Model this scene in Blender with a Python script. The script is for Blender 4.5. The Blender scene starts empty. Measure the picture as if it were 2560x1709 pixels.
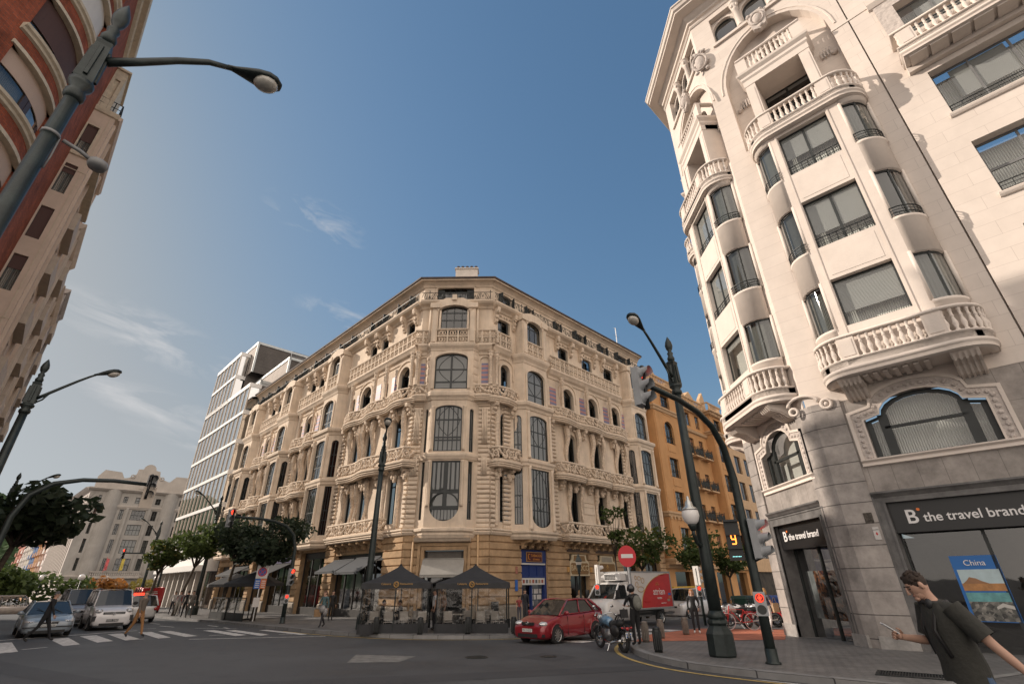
import bpy, math, random
from mathutils import Vector, Matrix
rnd = random.Random(11)
SC = bpy.context.scene
COL = SC.collection
R_ = math.radians
# ------------------------------------------------------------------ camera
cam_d = bpy.data.cameras.new('camera')
cam_d.sensor_width = 36.0
cam_d.lens = 1190.0/2560*36
cam_d.clip_start = 0.1
cam_d.clip_end = 9000
cam = bpy.data.objects.new('camera', cam_d)
COL.objects.link(cam)
cam.matrix_world = Matrix.Translation((0, 0, 1.55)) @ Matrix.Rotation(math.pi/2+math.atan(602.5/1190), 4, 'X') @ Matrix.Rotation(-math.atan(.011), 4, 'Z')
SC.camera = cam
# ------------------------------------------------------------------ sun, sky, exposure
SUN_AZ, SUN_EL = -78.0, 26.5          # azimuth from +y towards +x
SUN_STRENGTH, SKY_STRENGTH, EXPO = 3.3, 0.13, 0.6
SKY_GAIN, BACK_FILL = 1.1, (8.2, 7.3, 6.5)
sd = bpy.data.lights.new('sun', 'SUN')
sd.energy = SUN_STRENGTH
sd.angle = R_(0.5)
sd.color = (1.0, .87, .74)
so = bpy.data.objects.new('sun', sd)
COL.objects.link(so)
sv = Vector((math.sin(R_(SUN_AZ))*math.cos(R_(SUN_EL)), math.cos(R_(SUN_AZ))*math.cos(R_(SUN_EL)), math.sin(R_(SUN_EL))))
so.rotation_euler = sv.to_track_quat('Z', 'Y').to_euler()
W = bpy.data.worlds.new('World')
SC.world = W
W.use_nodes = True
nt = W.node_tree
nt.nodes.clear()
def wn(t, **k):
    n = nt.nodes.new(t)
    for a, b in k.items(): setattr(n, a, b)
    return n
sky = wn('ShaderNodeTexSky', sky_type='NISHITA', sun_disc=False, sun_elevation=R_(SUN_EL), sun_rotation=R_(SUN_AZ), altitude=0, air_density=1.0, dust_density=1.2, ozone_density=1.2)
bg = wn('ShaderNodeBackground')
bg.inputs['Strength'].default_value = SKY_STRENGTH
wo = wn('ShaderNodeOutputWorld')
tc = wn('ShaderNodeTexCoord')
def cloud_mask(az, el, waz, wel, scale, lo, hi, seed):
    # thin drifting cloud bank: noise inside a soft window around one direction of the sky
    mp = wn('ShaderNodeMapping')
    mp.inputs['Rotation'].default_value = (0, R_(-9), R_(az))
    nt.links.new(tc.outputs['Generated'], mp.inputs[0])
    mp2 = wn('ShaderNodeMapping')
    mp2.inputs['Scale'].default_value = (scale, scale*.7, scale*3.2)
    mp2.inputs['Location'].default_value = (seed, seed*.7, 0)
    nt.links.new(mp.outputs[0], mp2.inputs[0])
    nz = wn('ShaderNodeTexNoise')
    nz.inputs['Scale'].default_value = 3.0
    nz.inputs['Detail'].default_value = 9
    nz.inputs['Roughness'].default_value = .62
    nz.inputs['Distortion'].default_value = .6
    nt.links.new(mp2.outputs[0], nz.inputs['Vector'])
    mr = wn('ShaderNodeMapRange')
    mr.inputs[1].default_value = lo; mr.inputs[2].default_value = hi
    nt.links.new(nz.outputs[0], mr.inputs[0])
    # soft window
    c = Vector((math.sin(R_(az))*math.cos(R_(el)), math.cos(R_(az))*math.cos(R_(el)), math.sin(R_(el))))
    t = Vector((math.cos(R_(az)), -math.sin(R_(az)), 0)); t = (t + Vector((0, 0, -.22))).normalized()
    up = t.cross(c) * -1
    sm = None
    for ax, w in ((t, waz), (up, wel)):
        dp = wn('ShaderNodeVectorMath', operation='DOT_PRODUCT')
        dp.inputs[1].default_value = ax
        nt.links.new(tc.outputs['Generated'], dp.inputs[0])
        sb = wn('ShaderNodeMath', operation='SUBTRACT'); sb.inputs[1].default_value = c.dot(ax)
        nt.links.new(dp.outputs['Value'], sb.inputs[0])
        dv = wn('ShaderNodeMath', operation='DIVIDE'); dv.inputs[1].default_value = math.sin(R_(w))
        nt.links.new(sb.outputs[0], dv.inputs[0])
        pw = wn('ShaderNodeMath', operation='MULTIPLY')
        nt.links.new(dv.outputs[0], pw.inputs[0]); nt.links.new(dv.outputs[0], pw.inputs[1])
        if sm is None: sm = pw
        else:
            ad = wn('ShaderNodeMath', operation='ADD')
            nt.links.new(sm.outputs[0], ad.inputs[0]); nt.links.new(pw.outputs[0], ad.inputs[1]); sm = ad
    win = wn('ShaderNodeMapRange')
    win.inputs[1].default_value = 1.0; win.inputs[2].default_value = .15
    nt.links.new(sm.outputs[0], win.inputs[0])
    mu = wn('ShaderNodeMath', operation='MULTIPLY')
    nt.links.new(mr.outputs[0], mu.inputs[0]); nt.links.new(win.outputs[0], mu.inputs[1])
    return mu
masks = [cloud_mask(-40.5, 22.0, 9.5, 2.6, 2.6, .44, .72, 3.1), cloud_mask(-38.0, 15.6, 7.5, 1.8, 2.2, .38, .62, 7.7),
         cloud_mask(-33, 12.6, 8, 1.0, 3.0, .42, .8, 1.7), cloud_mask(-27.5, 38, 6, 2.5, 4.5, .5, .95, 5.2), cloud_mask(-22, 28, 6, 2.0, 4.5, .5, .95, 9.1)]
acc = masks[0]
for m_ in masks[1:]:
    mx = wn('ShaderNodeMath', operation='MAXIMUM')
    nt.links.new(acc.outputs[0], mx.inputs[0]); nt.links.new(m_.outputs[0], mx.inputs[1]); acc = mx
cm = wn('ShaderNodeMath', operation='MULTIPLY'); cm.inputs[1].default_value = .75
nt.links.new(acc.outputs[0], cm.inputs[0])
# haze compresses and whitens the bright side of the sky; unseen bright cloud added behind the camera fills the shaded walls
def vm(op, a, b):
    n = wn('ShaderNodeMath', operation=op)
    for i, q in enumerate((a, b)):
        if isinstance(q, (int, float)): n.inputs[i].default_value = q
        else: nt.links.new(q, n.inputs[i])
    return n.outputs[0]
def cmix(f, a, b, blend='MIX'):
    n = wn('ShaderNodeMix', data_type='RGBA', blend_type=blend)
    for i, q in ((0, f), (6, a), (7, b)):
        if isinstance(q, (int, float)): n.inputs[i].default_value = q
        elif isinstance(q, tuple): n.inputs[i].default_value = (*q, 1)
        else: nt.links.new(q, n.inputs[i])
    return n.outputs[2]
bw = wn('ShaderNodeRGBToBW'); nt.links.new(sky.outputs[0], bw.inputs[0])
lum = bw.outputs[0]
gain = vm('DIVIDE', SKY_GAIN, vm('ADD', 1.0, vm('MULTIPLY', lum, .30)))
tinted = cmix(1.0, sky.outputs[0], (.78, 1.0, 1.04), 'MULTIPLY')
whit = wn('ShaderNodeMapRange', interpolation_type='SMOOTHSTEP'); whit.inputs[1].default_value = .9; whit.inputs[2].default_value = 6; whit.inputs[4].default_value = .92
nt.links.new(lum, whit.inputs[0])
hazy = cmix(whit.outputs[0], tinted, cmix(1.0, lum, (.95, 1.0, 1.05), 'MULTIPLY'))
skyc = cmix(1.0, hazy, gain, 'MULTIPLY')
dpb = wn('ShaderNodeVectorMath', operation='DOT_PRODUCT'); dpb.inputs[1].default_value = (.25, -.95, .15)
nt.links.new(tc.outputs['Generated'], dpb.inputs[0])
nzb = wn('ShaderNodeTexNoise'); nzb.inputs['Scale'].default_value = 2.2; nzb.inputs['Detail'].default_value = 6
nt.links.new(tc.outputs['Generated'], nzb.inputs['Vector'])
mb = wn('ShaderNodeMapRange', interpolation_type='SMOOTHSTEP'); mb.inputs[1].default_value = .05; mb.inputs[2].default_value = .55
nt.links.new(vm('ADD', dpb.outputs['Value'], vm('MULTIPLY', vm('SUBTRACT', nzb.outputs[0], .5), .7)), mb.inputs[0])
skyc = cmix(mb.outputs[0], skyc, BACK_FILL)
mixc = wn('ShaderNodeMix', data_type='RGBA')
nt.links.new(cm.outputs[0], mixc.inputs[0])
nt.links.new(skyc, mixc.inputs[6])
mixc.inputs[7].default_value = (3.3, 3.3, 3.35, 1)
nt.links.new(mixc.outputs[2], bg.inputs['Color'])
nt.links.new(bg.outputs[0], wo.inputs[0])
SC.view_settings.view_transform = 'Standard'
SC.view_settings.look = 'None'
SC.view_settings.exposure = EXPO
SC.view_settings.gamma = 1
SC.cycles.max_bounces = 6
SC.cycles.diffuse_bounces = 3
SC.cycles.transparent_max_bounces = 12
SC.cycles.use_denoising = True
# ------------------------------------------------------------------ helpers
def gz(x, y):
    yy = max(-25.0, min(260.0, y)); xx = max(-120.0, min(120.0, x))
    return -.0172*yy - .0075*xx
class Fr:
    """facade frame: u along the wall, v outwards, z up"""
    def __init__(s, x, y, az, flip=1):
        s.o = (x, y); s.d = (math.sin(R_(az)), math.cos(R_(az)))
        s.n = (s.d[1]*flip, -s.d[0]*flip)
    def __call__(s, u, v, z):
        return (s.o[0]+s.d[0]*u+s.n[0]*v, s.o[1]+s.d[1]*u+s.n[1]*v, z)
def root_of(o):
    while o.parent: o = o.parent
    return o
class MB:
    """collects shapes, builds ONE mesh object"""
    def __init__(s, fr=None): s.v = []; s.uv = []; s.f = []; s.fm = []; s.fs = []; s.fr = fr; s.mi = 0; s.sm = False
    def p(s, u, v, z):
        s.uv.append((u+v, z)); s.v.append(s.fr(u, v, z) if s.fr else (u, v, z)); return len(s.v)-1
    def fc(s, idx): s.f.append(tuple(idx)); s.fm.append(s.mi); s.fs.append(s.sm)
    def poly(s, pts): s.fc([s.p(*q) for q in pts]); return s
    def box(s, u0, u1, v0, v1, z0, z1):
        i = [s.p(u, v, z) for z in (z0, z1) for v in (v0, v1) for u in (u0, u1)]
        for q in ((0, 1, 3, 2), (4, 6, 7, 5), (0, 4, 5, 1), (2, 3, 7, 6), (0, 2, 6, 4), (1, 5, 7, 3)): s.fc([i[k] for k in q])
        return s
    def ext(s, pts, a, b, ax='v', caps=True):
        """extrude a 2-D outline: ax v -> pts (u,z); u -> (v,z); z -> (u,v)"""
        mk = {'v': lambda q, t: (q[0], t, q[1]), 'u': lambda q, t: (t, q[0], q[1]), 'z': lambda q, t: (q[0], q[1], t)}[ax]
        A = [s.p(*mk(q, a)) for q in pts]; B = [s.p(*mk(q, b)) for q in pts]; n = len(pts)
        for k in range(n): s.fc((A[k], A[(k+1) % n], B[(k+1) % n], B[k]))
        if caps:
            sm, s.sm = s.sm, False
            s.fc(A[::-1]); s.fc(B); s.sm = sm
        return s
    def lathe(s, prof, cu=0, cv=0, n=12, z0=0, caps=True, a0=0, a1=360):
        full = abs(a1-a0) >= 360; cnt = n if full else n+1
        rings = []
        for r, z in prof:
            rings.append([s.p(cu+r*math.cos(R_(a0+(a1-a0)*k/n)), cv+r*math.sin(R_(a0+(a1-a0)*k/n)), z0+z) for k in range(cnt)])
        for a, b in zip(rings, rings[1:]):
            for k in range(n): s.fc((a[k], a[(k+1) % cnt], b[(k+1) % cnt], b[k]))
        if caps and full:
            if prof[0][0] > 1e-5: s.fc(rings[0][::-1])
            if prof[-1][0] > 1e-5: s.fc(rings[-1])
        return s
    def tube(s, pts, r, n=6, closed=False, caps=True):
        P = [Vector(q) for q in pts]; m = len(P); rr = r if isinstance(r, (list, tuple)) else [r]*m
        rings = []; prev = None
        for k in range(m):
            if closed: t = P[(k+1) % m]-P[k-1]
            else: t = P[min(k+1, m-1)]-P[max(k-1, 0)]
            t = t.normalized() if t.length > 1e-9 else Vector((0, 0, 1))
            if prev is None:
                a = Vector((0, 0, 1)) if abs(t.z) < .9 else Vector((1, 0, 0))
                x = t.cross(a).normalized()
            else:
                x = prev - t*prev.dot(t)
                x = x.normalized() if x.length > 1e-6 else t.orthogonal().normalized()
            prev = x; y = t.cross(x)
            rings.append([s.p(*(P[k]+(x*math.cos(2*math.pi*j/n)+y*math.sin(2*math.pi*j/n))*rr[k])) for j in range(n)])
        for k in range(m if closed else m-1):
            a, b = rings[k], rings[(k+1) % m]
            for j in range(n): s.fc((a[j], a[(j+1) % n], b[(j+1) % n], b[j]))
        if caps and not closed: s.fc(rings[0][::-1]); s.fc(rings[-1])
        return s
    def ring(s, c, R1, r, ax=1, n=10, m=5, e=1.0):
        pts = []
        for k in range(n):
            a = 2*math.pi*k/n; q = [0, 0, 0]; i, j = [(1, 2), (0, 2), (0, 1)][ax]
            q[i] = R1*math.cos(a); q[j] = R1*e*math.sin(a); pts.append((c[0]+q[0], c[1]+q[1], c[2]+q[2]))
        return s.tube(pts, r, m, closed=True)
    def ball(s, u, v, z, ru, rv=None, rz=None, n=8, m=5):
        rv = rv or ru; rz = rz or ru
        top = s.p(u, v, z+rz); bot = s.p(u, v, z-rz); rings = []
        for i in range(1, m):
            t = math.pi*i/m
            rings.append([s.p(u+ru*math.sin(t)*math.cos(2*math.pi*k/n), v+rv*math.sin(t)*math.sin(2*math.pi*k/n), z+rz*math.cos(t)) for k in range(n)])
        for k in range(n): s.fc((top, rings[0][k], rings[0][(k+1) % n])); s.fc((bot, rings[-1][(k+1) % n], rings[-1][k]))
        for a, b in zip(rings, rings[1:]):
            for k in range(n): s.fc((a[k], b[k], b[(k+1) % n], a[(k+1) % n]))
        return s
    def sweep(s, path, prof, closed=False):
        """profile (out,z) swept along a plan path (u,v); out is to the right-hand side given by path normals"""
        m = len(path); rings = []
        for k in range(m):
            a = Vector(path[k-1] if (k > 0 or closed) else path[k]); b = Vector(path[k]); c = Vector(path[(k+1) % m] if (k < m-1 or closed) else path[k])
            d1 = (b-a); d2 = (c-b)
            d1 = d1.normalized() if d1.length > 1e-9 else d2.normalized(); d2 = d2.normalized() if d2.length > 1e-9 else d1
            n1 = Vector((-d1.y, d1.x)); n2 = Vector((-d2.y, d2.x)); nn = (n1+n2)
            nn = nn.normalized() if nn.length > 1e-6 else n1
            sc = 1/max(.35, nn.dot(n1))
            rings.append([s.p(b.x+nn.x*o*sc, b.y+nn.y*o*sc, z) for o, z in prof])
        q = len(prof)
        for k in range(m if closed else m-1):
            a, b = rings[k], rings[(k+1) % m]
            for j in range(q-1): s.fc((a[j], b[j], b[j+1], a[j+1]))
        if not closed:
            s.fc(rings[0]); s.fc(rings[-1][::-1])
        return s
    def wall(s, u0, u1, z0, z1, ops=(), depth=.25, v=0, cuts=()):
        """flat wall with openings (a,b,c,d[,arch]) and their reveals"""
        us = sorted({u0, u1} | set(cuts) | {min(max(q, u0), u1) for o in ops for q in o[:2]}); zs = sorted({z0, z1} | {min(max(q, z0), z1) for o in ops for q in o[2:4]})
        for i in range(len(us)-1):
            for j in range(len(zs)-1):
                cu, cz = (us[i]+us[i+1])/2, (zs[j]+zs[j+1])/2
                if any(o[0] < cu < o[1] and o[2] < cz < o[3] for o in ops): continue
                s.poly([(us[i], v, zs[j]), (us[i+1], v, zs[j]), (us[i+1], v, zs[j+1]), (us[i], v, zs[j+1])])
        for o in ops:
            a, b, c, d = o[:4]; h = o[4] if len(o) > 4 else 0
            dp = o[5] if len(o) > 5 else depth
            for e in (a, b): s.poly([(e, v, c), (e, v-dp, c), (e, v-dp, d-h), (e, v, d-h)])
            s.poly([(a, v, c), (b, v, c), (b, v-dp, c), (a, v-dp, c)])
            if not h: s.poly([(a, v, d), (b, v, d), (b, v-dp, d), (a, v-dp, d)])
            else:
                C = arc_pts(a, b, d-h, h, 8)
                for k in range(len(C)-1):
                    p, q = C[k], C[k+1]
                    s.poly([(p[0], v, p[1]), (q[0], v, q[1]), (q[0], v, d), (p[0], v, d)])
                    s.poly([(p[0], v, p[1]), (q[0], v, q[1]), (q[0], v-dp, q[1]), (p[0], v-dp, p[1])])
        return s
    def build(s, name, mats, parent=None, bevel=0):
        me = bpy.data.meshes.new(name)
        off = root_of(parent).location if parent and root_of(parent).name not in LOCALS else Vector((0, 0, 0))
        me.from_pydata([(a-off.x, b-off.y, c-off.z) for a, b, c in s.v], [], s.f)
        if not isinstance(mats, (list, tuple)): mats = [mats]
        for m in mats: me.materials.append(m)
        me.polygons.foreach_set('material_index', s.fm); me.polygons.foreach_set('use_smooth', s.fs)
        l = me.uv_layers.new(name='UVMap')
        li = [0]*len(me.loops); me.loops.foreach_get('vertex_index', li)
        buf = []
        for i in li: buf.extend(s.uv[i])
        l.data.foreach_set('uv', buf)
        me.update()
        o = bpy.data.objects.new(name, me); COL.objects.link(o)
        if parent: o.parent = parent
        if bevel:
            b = o.modifiers.new('bevel', 'BEVEL'); b.width = bevel; b.segments = 2; b.limit_method = 'ANGLE'; b.angle_limit = R_(40)
        return o
def arc_pts(a, b, z, h, n=10):
    """arch outline from (a,z) up and over to (b,z): super-ellipse of rise h"""
    out = []
    for k in range(n+1):
        t = math.pi*(1-k/n); out.append(((a+b)/2+(b-a)/2*math.cos(t), z+h*math.sin(t)))
    return out
def arch_outline(a, b, c, d, h, n=10):
    return [(a, c), (b, c)] + [q for q in reversed(arc_pts(a, b, d-h, h, n))] if h else [(a, c), (b, c), (b, d), (a, d)]
def tag(o, label=None, cat=None, group=None, kind=None):
    if label: o['label'] = label
    if cat: o['category'] = cat
    if group: o['group'] = group
    if kind: o['kind'] = kind
    return o
def thing(name, label, cat, loc=(0, 0, 0), rz=0, group=None, sc=1):
    o = bpy.data.objects.new(name, None); COL.objects.link(o)
    o.empty_display_size = .2; o.location = loc; o.rotation_euler = (0, 0, rz); o.scale = (sc,)*3
    return tag(o, label, cat, group)
LOCALS = set()     # things whose parts are modelled in the thing's own axes
def dup(o, loc=None, rz=None, label=None, sc=None, parent=None):
    c = o.copy(); COL.objects.link(c)
    if parent: c.parent = parent
    if loc: c.location = loc
    if rz is not None: c.rotation_euler = (0, 0, rz)
    if sc: c.scale = (sc,)*3
    if label: c['label'] = label
    for ch in [k for k in o.children]: dup(ch, parent=c)
    return c
def place(o, loc, rz=0, sc=1):
    o.location = loc; o.rotation_euler = (0, 0, rz); o.scale = (sc,)*3
# ------------------------------------------------------------------ materials
MATS = {}
def mat(name, col, rough=.7, metal=0, var=.1, vs=2.5, bump=0, bs=25, spec=.5, coat=0, streak=0, var2=None, emit=None):
    if name in MATS: return MATS[name]
    m = bpy.data.materials.new(name); m.use_nodes = True; n = m.node_tree; b = n.nodes['Principled BSDF']; L = n.links
    b.inputs['Roughness'].default_value = rough; b.inputs['Metallic'].default_value = metal
    b.inputs['Specular IOR Level'].default_value = spec; b.inputs['Coat Weight'].default_value = coat
    b.inputs['Coat Roughness'].default_value = .04
    b.inputs['Base Color'].default_value = (*col, 1)
    if emit: b.inputs['Emission Color'].default_value = (*emit[:3], 1); b.inputs['Emission Strength'].default_value = emit[3]
    if var or bump or streak:
        t = n.nodes.new('ShaderNodeTexCoord')
        if var:
            z = n.nodes.new('ShaderNodeTexNoise'); z.inputs['Scale'].default_value = vs; z.inputs['Detail'].default_value = 6; z.inputs['Roughness'].default_value = .65
            L.new(t.outputs['Object'], z.inputs['Vector'])
            x = n.nodes.new('ShaderNodeMix'); x.data_type = 'RGBA'
            rp = n.nodes.new('ShaderNodeMapRange'); rp.inputs[1].default_value = .32; rp.inputs[2].default_value = .68
            L.new(z.outputs[0], rp.inputs[0]); L.new(rp.outputs[0], x.inputs[0])
            lo = var2 or tuple(c*(1-var) for c in col)
            x.inputs[6].default_value = (*lo, 1); x.inputs[7].default_value = (*[min(1, c*(1+var)) for c in col], 1)
            out = x.outputs[2]
            if streak:      # rain streaks: noise stretched along z
                mp = n.nodes.new('ShaderNodeMapping'); mp.inputs['Scale'].default_value = (3.2, 3.2, .22); L.new(t.outputs['Object'], mp.inputs[0])
                z2 = n.nodes.new('ShaderNodeTexNoise'); z2.inputs['Scale'].default_value = 1.6; z2.inputs['Detail'].default_value = 7; L.new(mp.outputs[0], z2.inputs['Vector'])
                r2 = n.nodes.new('ShaderNodeMapRange'); r2.inputs[1].default_value = .5; r2.inputs[2].default_value = .8; r2.inputs[4].default_value = streak
                L.new(z2.outputs[0], r2.inputs[0])
                x2 = n.nodes.new('ShaderNodeMix'); x2.data_type = 'RGBA'; L.new(r2.outputs[0], x2.inputs[0]); L.new(out, x2.inputs[6])
                x2.inputs[7].default_value = (*[c*.45 for c in col], 1); out = x2.outputs[2]
            L.new(out, b.inputs['Base Color'])
        if bump:
            z3 = n.nodes.new('ShaderNodeTexNoise'); z3.inputs['Scale'].default_value = bs; z3.inputs['Detail'].default_value = 5; L.new(t.outputs['Object'], z3.inputs['Vector'])
            bp = n.nodes.new('ShaderNodeBump'); bp.inputs['Strength'].default_value = bump; bp.inputs['Distance'].default_value = .05
            L.new(z3.outputs[0], bp.inputs['Height']); L.new(bp.outputs[0], b.inputs['Normal'])
    MATS[name] = m
    return m
def brick(name, c1, c2, cm, bw, rh, mort=.01, rough=.85, bump=.4, offs=.5, var=.1, spec=.3, vs=.8, coord='UV'):
    if name in MATS: return MATS[name]
    m = bpy.data.materials.new(name); m.use_nodes = True; n = m.node_tree; b = n.nodes['Principled BSDF']; L = n.links
    b.inputs['Roughness'].default_value = rough; b.inputs['Specular IOR Level'].default_value = spec
    t = n.nodes.new('ShaderNodeTexCoord'); k = n.nodes.new('ShaderNodeTexBrick')
    k.inputs['Color1'].default_value = (*c1, 1); k.inputs['Color2'].default_value = (*c2, 1); k.inputs['Mortar'].default_value = (*cm, 1)
    k.inputs['Scale'].default_value = 1; k.inputs['Mortar Size'].default_value = mort; k.inputs['Brick Width'].default_value = bw; k.inputs['Row Height'].default_value = rh
    k.inputs['Mortar Smooth'].default_value = .2; k.offset = offs
    L.new(t.outputs[coord], k.inputs['Vector'])
    z = n.nodes.new('ShaderNodeTexNoise'); z.inputs['Scale'].default_value = vs; z.inputs['Detail'].default_value = 7; z.inputs['Roughness'].default_value = .7; L.new(t.outputs['Object'], z.inputs['Vector'])
    r = n.nodes.new('ShaderNodeMapRange'); r.inputs[1].default_value = .3; r.inputs[2].default_value = .7; r.inputs[3].default_value = 1-var*1.6; r.inputs[4].default_value = 1+var; L.new(z.outputs[0], r.inputs[0])
    x = n.nodes.new('ShaderNodeMix'); x.data_type = 'RGBA'; x.blend_type = 'MULTIPLY'; x.inputs[0].default_value = 1
    L.new(k.outputs[0], x.inputs[6]); L.new(r.outputs[0], x.inputs[7]); L.new(x.outputs[2], b.inputs['Base Color'])
    if bump:
        bp = n.nodes.new('ShaderNodeBump'); bp.inputs['Strength'].default_value = bump; bp.inputs['Distance'].default_value = .02; bp.invert = True
        L.new(k.outputs['Fac'], bp.inputs['Height']); L.new(bp.outputs[0], b.inputs['Normal'])
    MATS[name] = m
    return m
def glassy(name, tint=(.8, .85, .85), clear=.55, rough=.03, refl=.9, base=.1):
    """window glass: partly see-through, partly mirror (fresnel)"""
    if name in MATS: return MATS[name]
    m = bpy.data.materials.new(name); m.use_nodes = True; n = m.node_tree; L = n.links; n.nodes.clear()
    o = n.nodes.new('ShaderNodeOutputMaterial'); t = n.nodes.new('ShaderNodeBsdfTransparent'); t.inputs[0].default_value = (*[c*clear for c in tint], 1)
    g = n.nodes.new('ShaderNodeBsdfGlossy'); g.inputs['Roughness'].default_value = rough; g.inputs[0].default_value = (refl, refl, refl, 1)
    lw = n.nodes.new('ShaderNodeLayerWeight'); lw.inputs[0].default_value = .5
    pw = n.nodes.new('ShaderNodeMath'); pw.operation = 'POWER'; pw.inputs[1].default_value = 3.2; L.new(lw.outputs['Facing'], pw.inputs[0])
    f = n.nodes.new('ShaderNodeMapRange'); f.inputs[3].default_value = base; f.inputs[4].default_value = .95; L.new(pw.outputs[0], f.inputs[0])
    tc_ = n.nodes.new('ShaderNodeTexCoord'); z = n.nodes.new('ShaderNodeTexNoise'); z.inputs['Scale'].default_value = .9; L.new(tc_.outputs['Object'], z.inputs['Vector'])
    bp = n.nodes.new('ShaderNodeBump'); bp.inputs['Strength'].default_value = .05; bp.inputs['Distance'].default_value = .05
    L.new(z.outputs[0], bp.inputs['Height']); L.new(bp.outputs[0], g.inputs['Normal'])
    x = n.nodes.new('ShaderNodeMixShader'); L.new(f.outputs[0], x.inputs[0]); L.new(t.outputs[0], x.inputs[1]); L.new(g.outputs[0], x.inputs[2]); L.new(x.outputs[0], o.inputs[0])
    MATS[name] = m
    return m
def striped(name, cols, period, axis='UV', rot=0, rough=.8, sharp=True, ax='X'):
    """stripes across UV; cols two colours (wave bands)"""
    if name in MATS: return MATS[name]
    m = bpy.data.materials.new(name); m.use_nodes = True; n = m.node_tree; b = n.nodes['Principled BSDF']; L = n.links
    b.inputs['Roughness'].default_value = rough
    t = n.nodes.new('ShaderNodeTexCoord'); w = n.nodes.new('ShaderNodeTexWave'); w.bands_direction = ax; w.inputs['Scale'].default_value = math.pi/(10*period)*2
    w.inputs['Distortion'].default_value = .6; w.inputs['Detail'].default_value = 2; w.inputs['Detail Scale'].default_value = .6
    L.new(t.outputs[axis], w.inputs['Vector'])
    r = n.nodes.new('ShaderNodeValToRGB'); r.color_ramp.elements[0].color = (*cols[0], 1); r.color_ramp.elements[1].color = (*cols[1], 1)
    if sharp: r.color_ramp.elements[0].position = .42; r.color_ramp.elements[1].position = .58
    L.new(w.outputs[0], r.inputs[0]); L.new(r.outputs[0], b.inputs['Base Color'])
    if not sharp:
        bp = n.nodes.new('ShaderNodeBump'); bp.inputs['Strength'].default_value = .8; bp.inputs['Distance'].default_value = .05
        L.new(w.outputs[0], bp.inputs['Height']); L.new(bp.outputs[0], b.inputs['Normal'])
    MATS[name] = m
    return m
iron = mat('dark_iron', (.012, .016, .017), .45, .3, var=.3, vs=9, bump=.15, bs=60)
M_glass = glassy('window_glass')
M_dark = mat('dark_room', (.012, .012, .013), .9, var=0)
M_curt = striped('curtain_cloth', ((.58, .55, .50), (.74, .71, .66)), .13, sharp=False)
M_blind = striped('roller_blind', ((.36, .35, .335), (.46, .44, .42)), .09, ax='Y', sharp=False)
M_frame = mat('dark_window_frame', (.018, .022, .022), .45, var=.2)
def text(body, size, mat_, parent, pos, az, name='lettering', ext=.012, sx=1, align='CENTER', font_shear=0, bold=0):
    """raised lettering on a vertical face; az = compass direction in which the text reads (left to right)"""
    c = bpy.data.curves.new(name, 'FONT'); c.body = body; c.size = size; c.extrude = ext; c.align_x = align; c.align_y = 'CENTER'; c.shear = font_shear; c.offset = bold
    o = bpy.data.objects.new(name+'_curve', c); COL.objects.link(o)
    dg = bpy.context.evaluated_depsgraph_get()
    me = bpy.data.meshes.new_from_object(o.evaluated_get(dg)); bpy.data.objects.remove(o)
    d = Vector((math.sin(R_(az)), math.cos(R_(az)), 0))
    n = Vector((d.y, -d.x, 0))
    mtx = Matrix(((d.x*sx, 0, n.x, 0), (d.y*sx, 0, n.y, 0), (0, 1, 0, 0), (0, 0, 0, 1)))
    off = root_of(parent).location if parent else Vector((0, 0, 0))
    me.transform(Matrix.Translation(Vector(pos)-off) @ mtx)
    me.materials.clear(); me.materials.append(mat_)
    q = bpy.data.objects.new(name, me); COL.objects.link(q); q.parent = parent
    return q
# ------------------------------------------------------------------ ground, road, pavements
def asphalt(name, c, seed=0, patch=.35):
    m = mat(name, c, .82, var=0); n = m.node_tree; b = n.nodes['Principled BSDF']; L = n.links
    t = n.nodes.new('ShaderNodeTexCoord')
    def nz(scale, det, lo, hi, a, bb):
        z = n.nodes.new('ShaderNodeTexNoise'); z.inputs['Scale'].default_value = scale; z.inputs['Detail'].default_value = det; z.inputs['Roughness'].default_value = .6
        L.new(t.outputs['Object'], z.inputs['Vector'])
        r = n.nodes.new('ShaderNodeMapRange'); r.inputs[1].default_value = lo; r.inputs[2].default_value = hi; r.inputs[3].default_value = a; r.inputs[4].default_value = bb
        L.new(z.outputs[0], r.inputs[0]); return r, z
    r1, _ = nz(.16, 6, .35, .65, 1-patch, 1+patch); r2, z2 = nz(60, 3, .3, .7, .72, 1.28); r3, _ = nz(1.4, 6, .55, .75, 1, .72)
    a = n.nodes.new('ShaderNodeMath'); a.operation = 'MULTIPLY'; L.new(r1.outputs[0], a.inputs[0]); L.new(r2.outputs[0], a.inputs[1])
    a2 = n.nodes.new('ShaderNodeMath'); a2.operation = 'MULTIPLY'; L.new(a.outputs[0], a2.inputs[0]); L.new(r3.outputs[0], a2.inputs[1])
    x = n.nodes.new('ShaderNodeMix'); x.data_type = 'RGBA'; x.blend_type = 'MULTIPLY'; x.inputs[0].default_value = 1; x.inputs[6].default_value = (*c, 1)
    L.new(a2.outputs[0], x.inputs[7]); L.new(x.outputs[2], b.inputs['Base Color'])
    bp = n.nodes.new('ShaderNodeBump'); bp.inputs['Strength'].default_value = .35; bp.inputs['Distance'].default_value = .012; L.new(z2.outputs[0], bp.inputs['Height']); L.new(bp.outputs[0], b.inputs['Normal'])
    rr = n.nodes.new('ShaderNodeMapRange'); rr.inputs[3].default_value = .55; rr.inputs[4].default_value = .9; L.new(r1.outputs[0], rr.inputs[0]); rr.inputs[1].default_value = .6; rr.inputs[2].default_value = 1.4; L.new(rr.outputs[0], b.inputs['Roughness'])
    return m
M_asph = asphalt('asphalt', (.062, .064, .067))
M_asph2 = asphalt('asphalt_repair', (.046, .047, .05), patch=.2)
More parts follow.
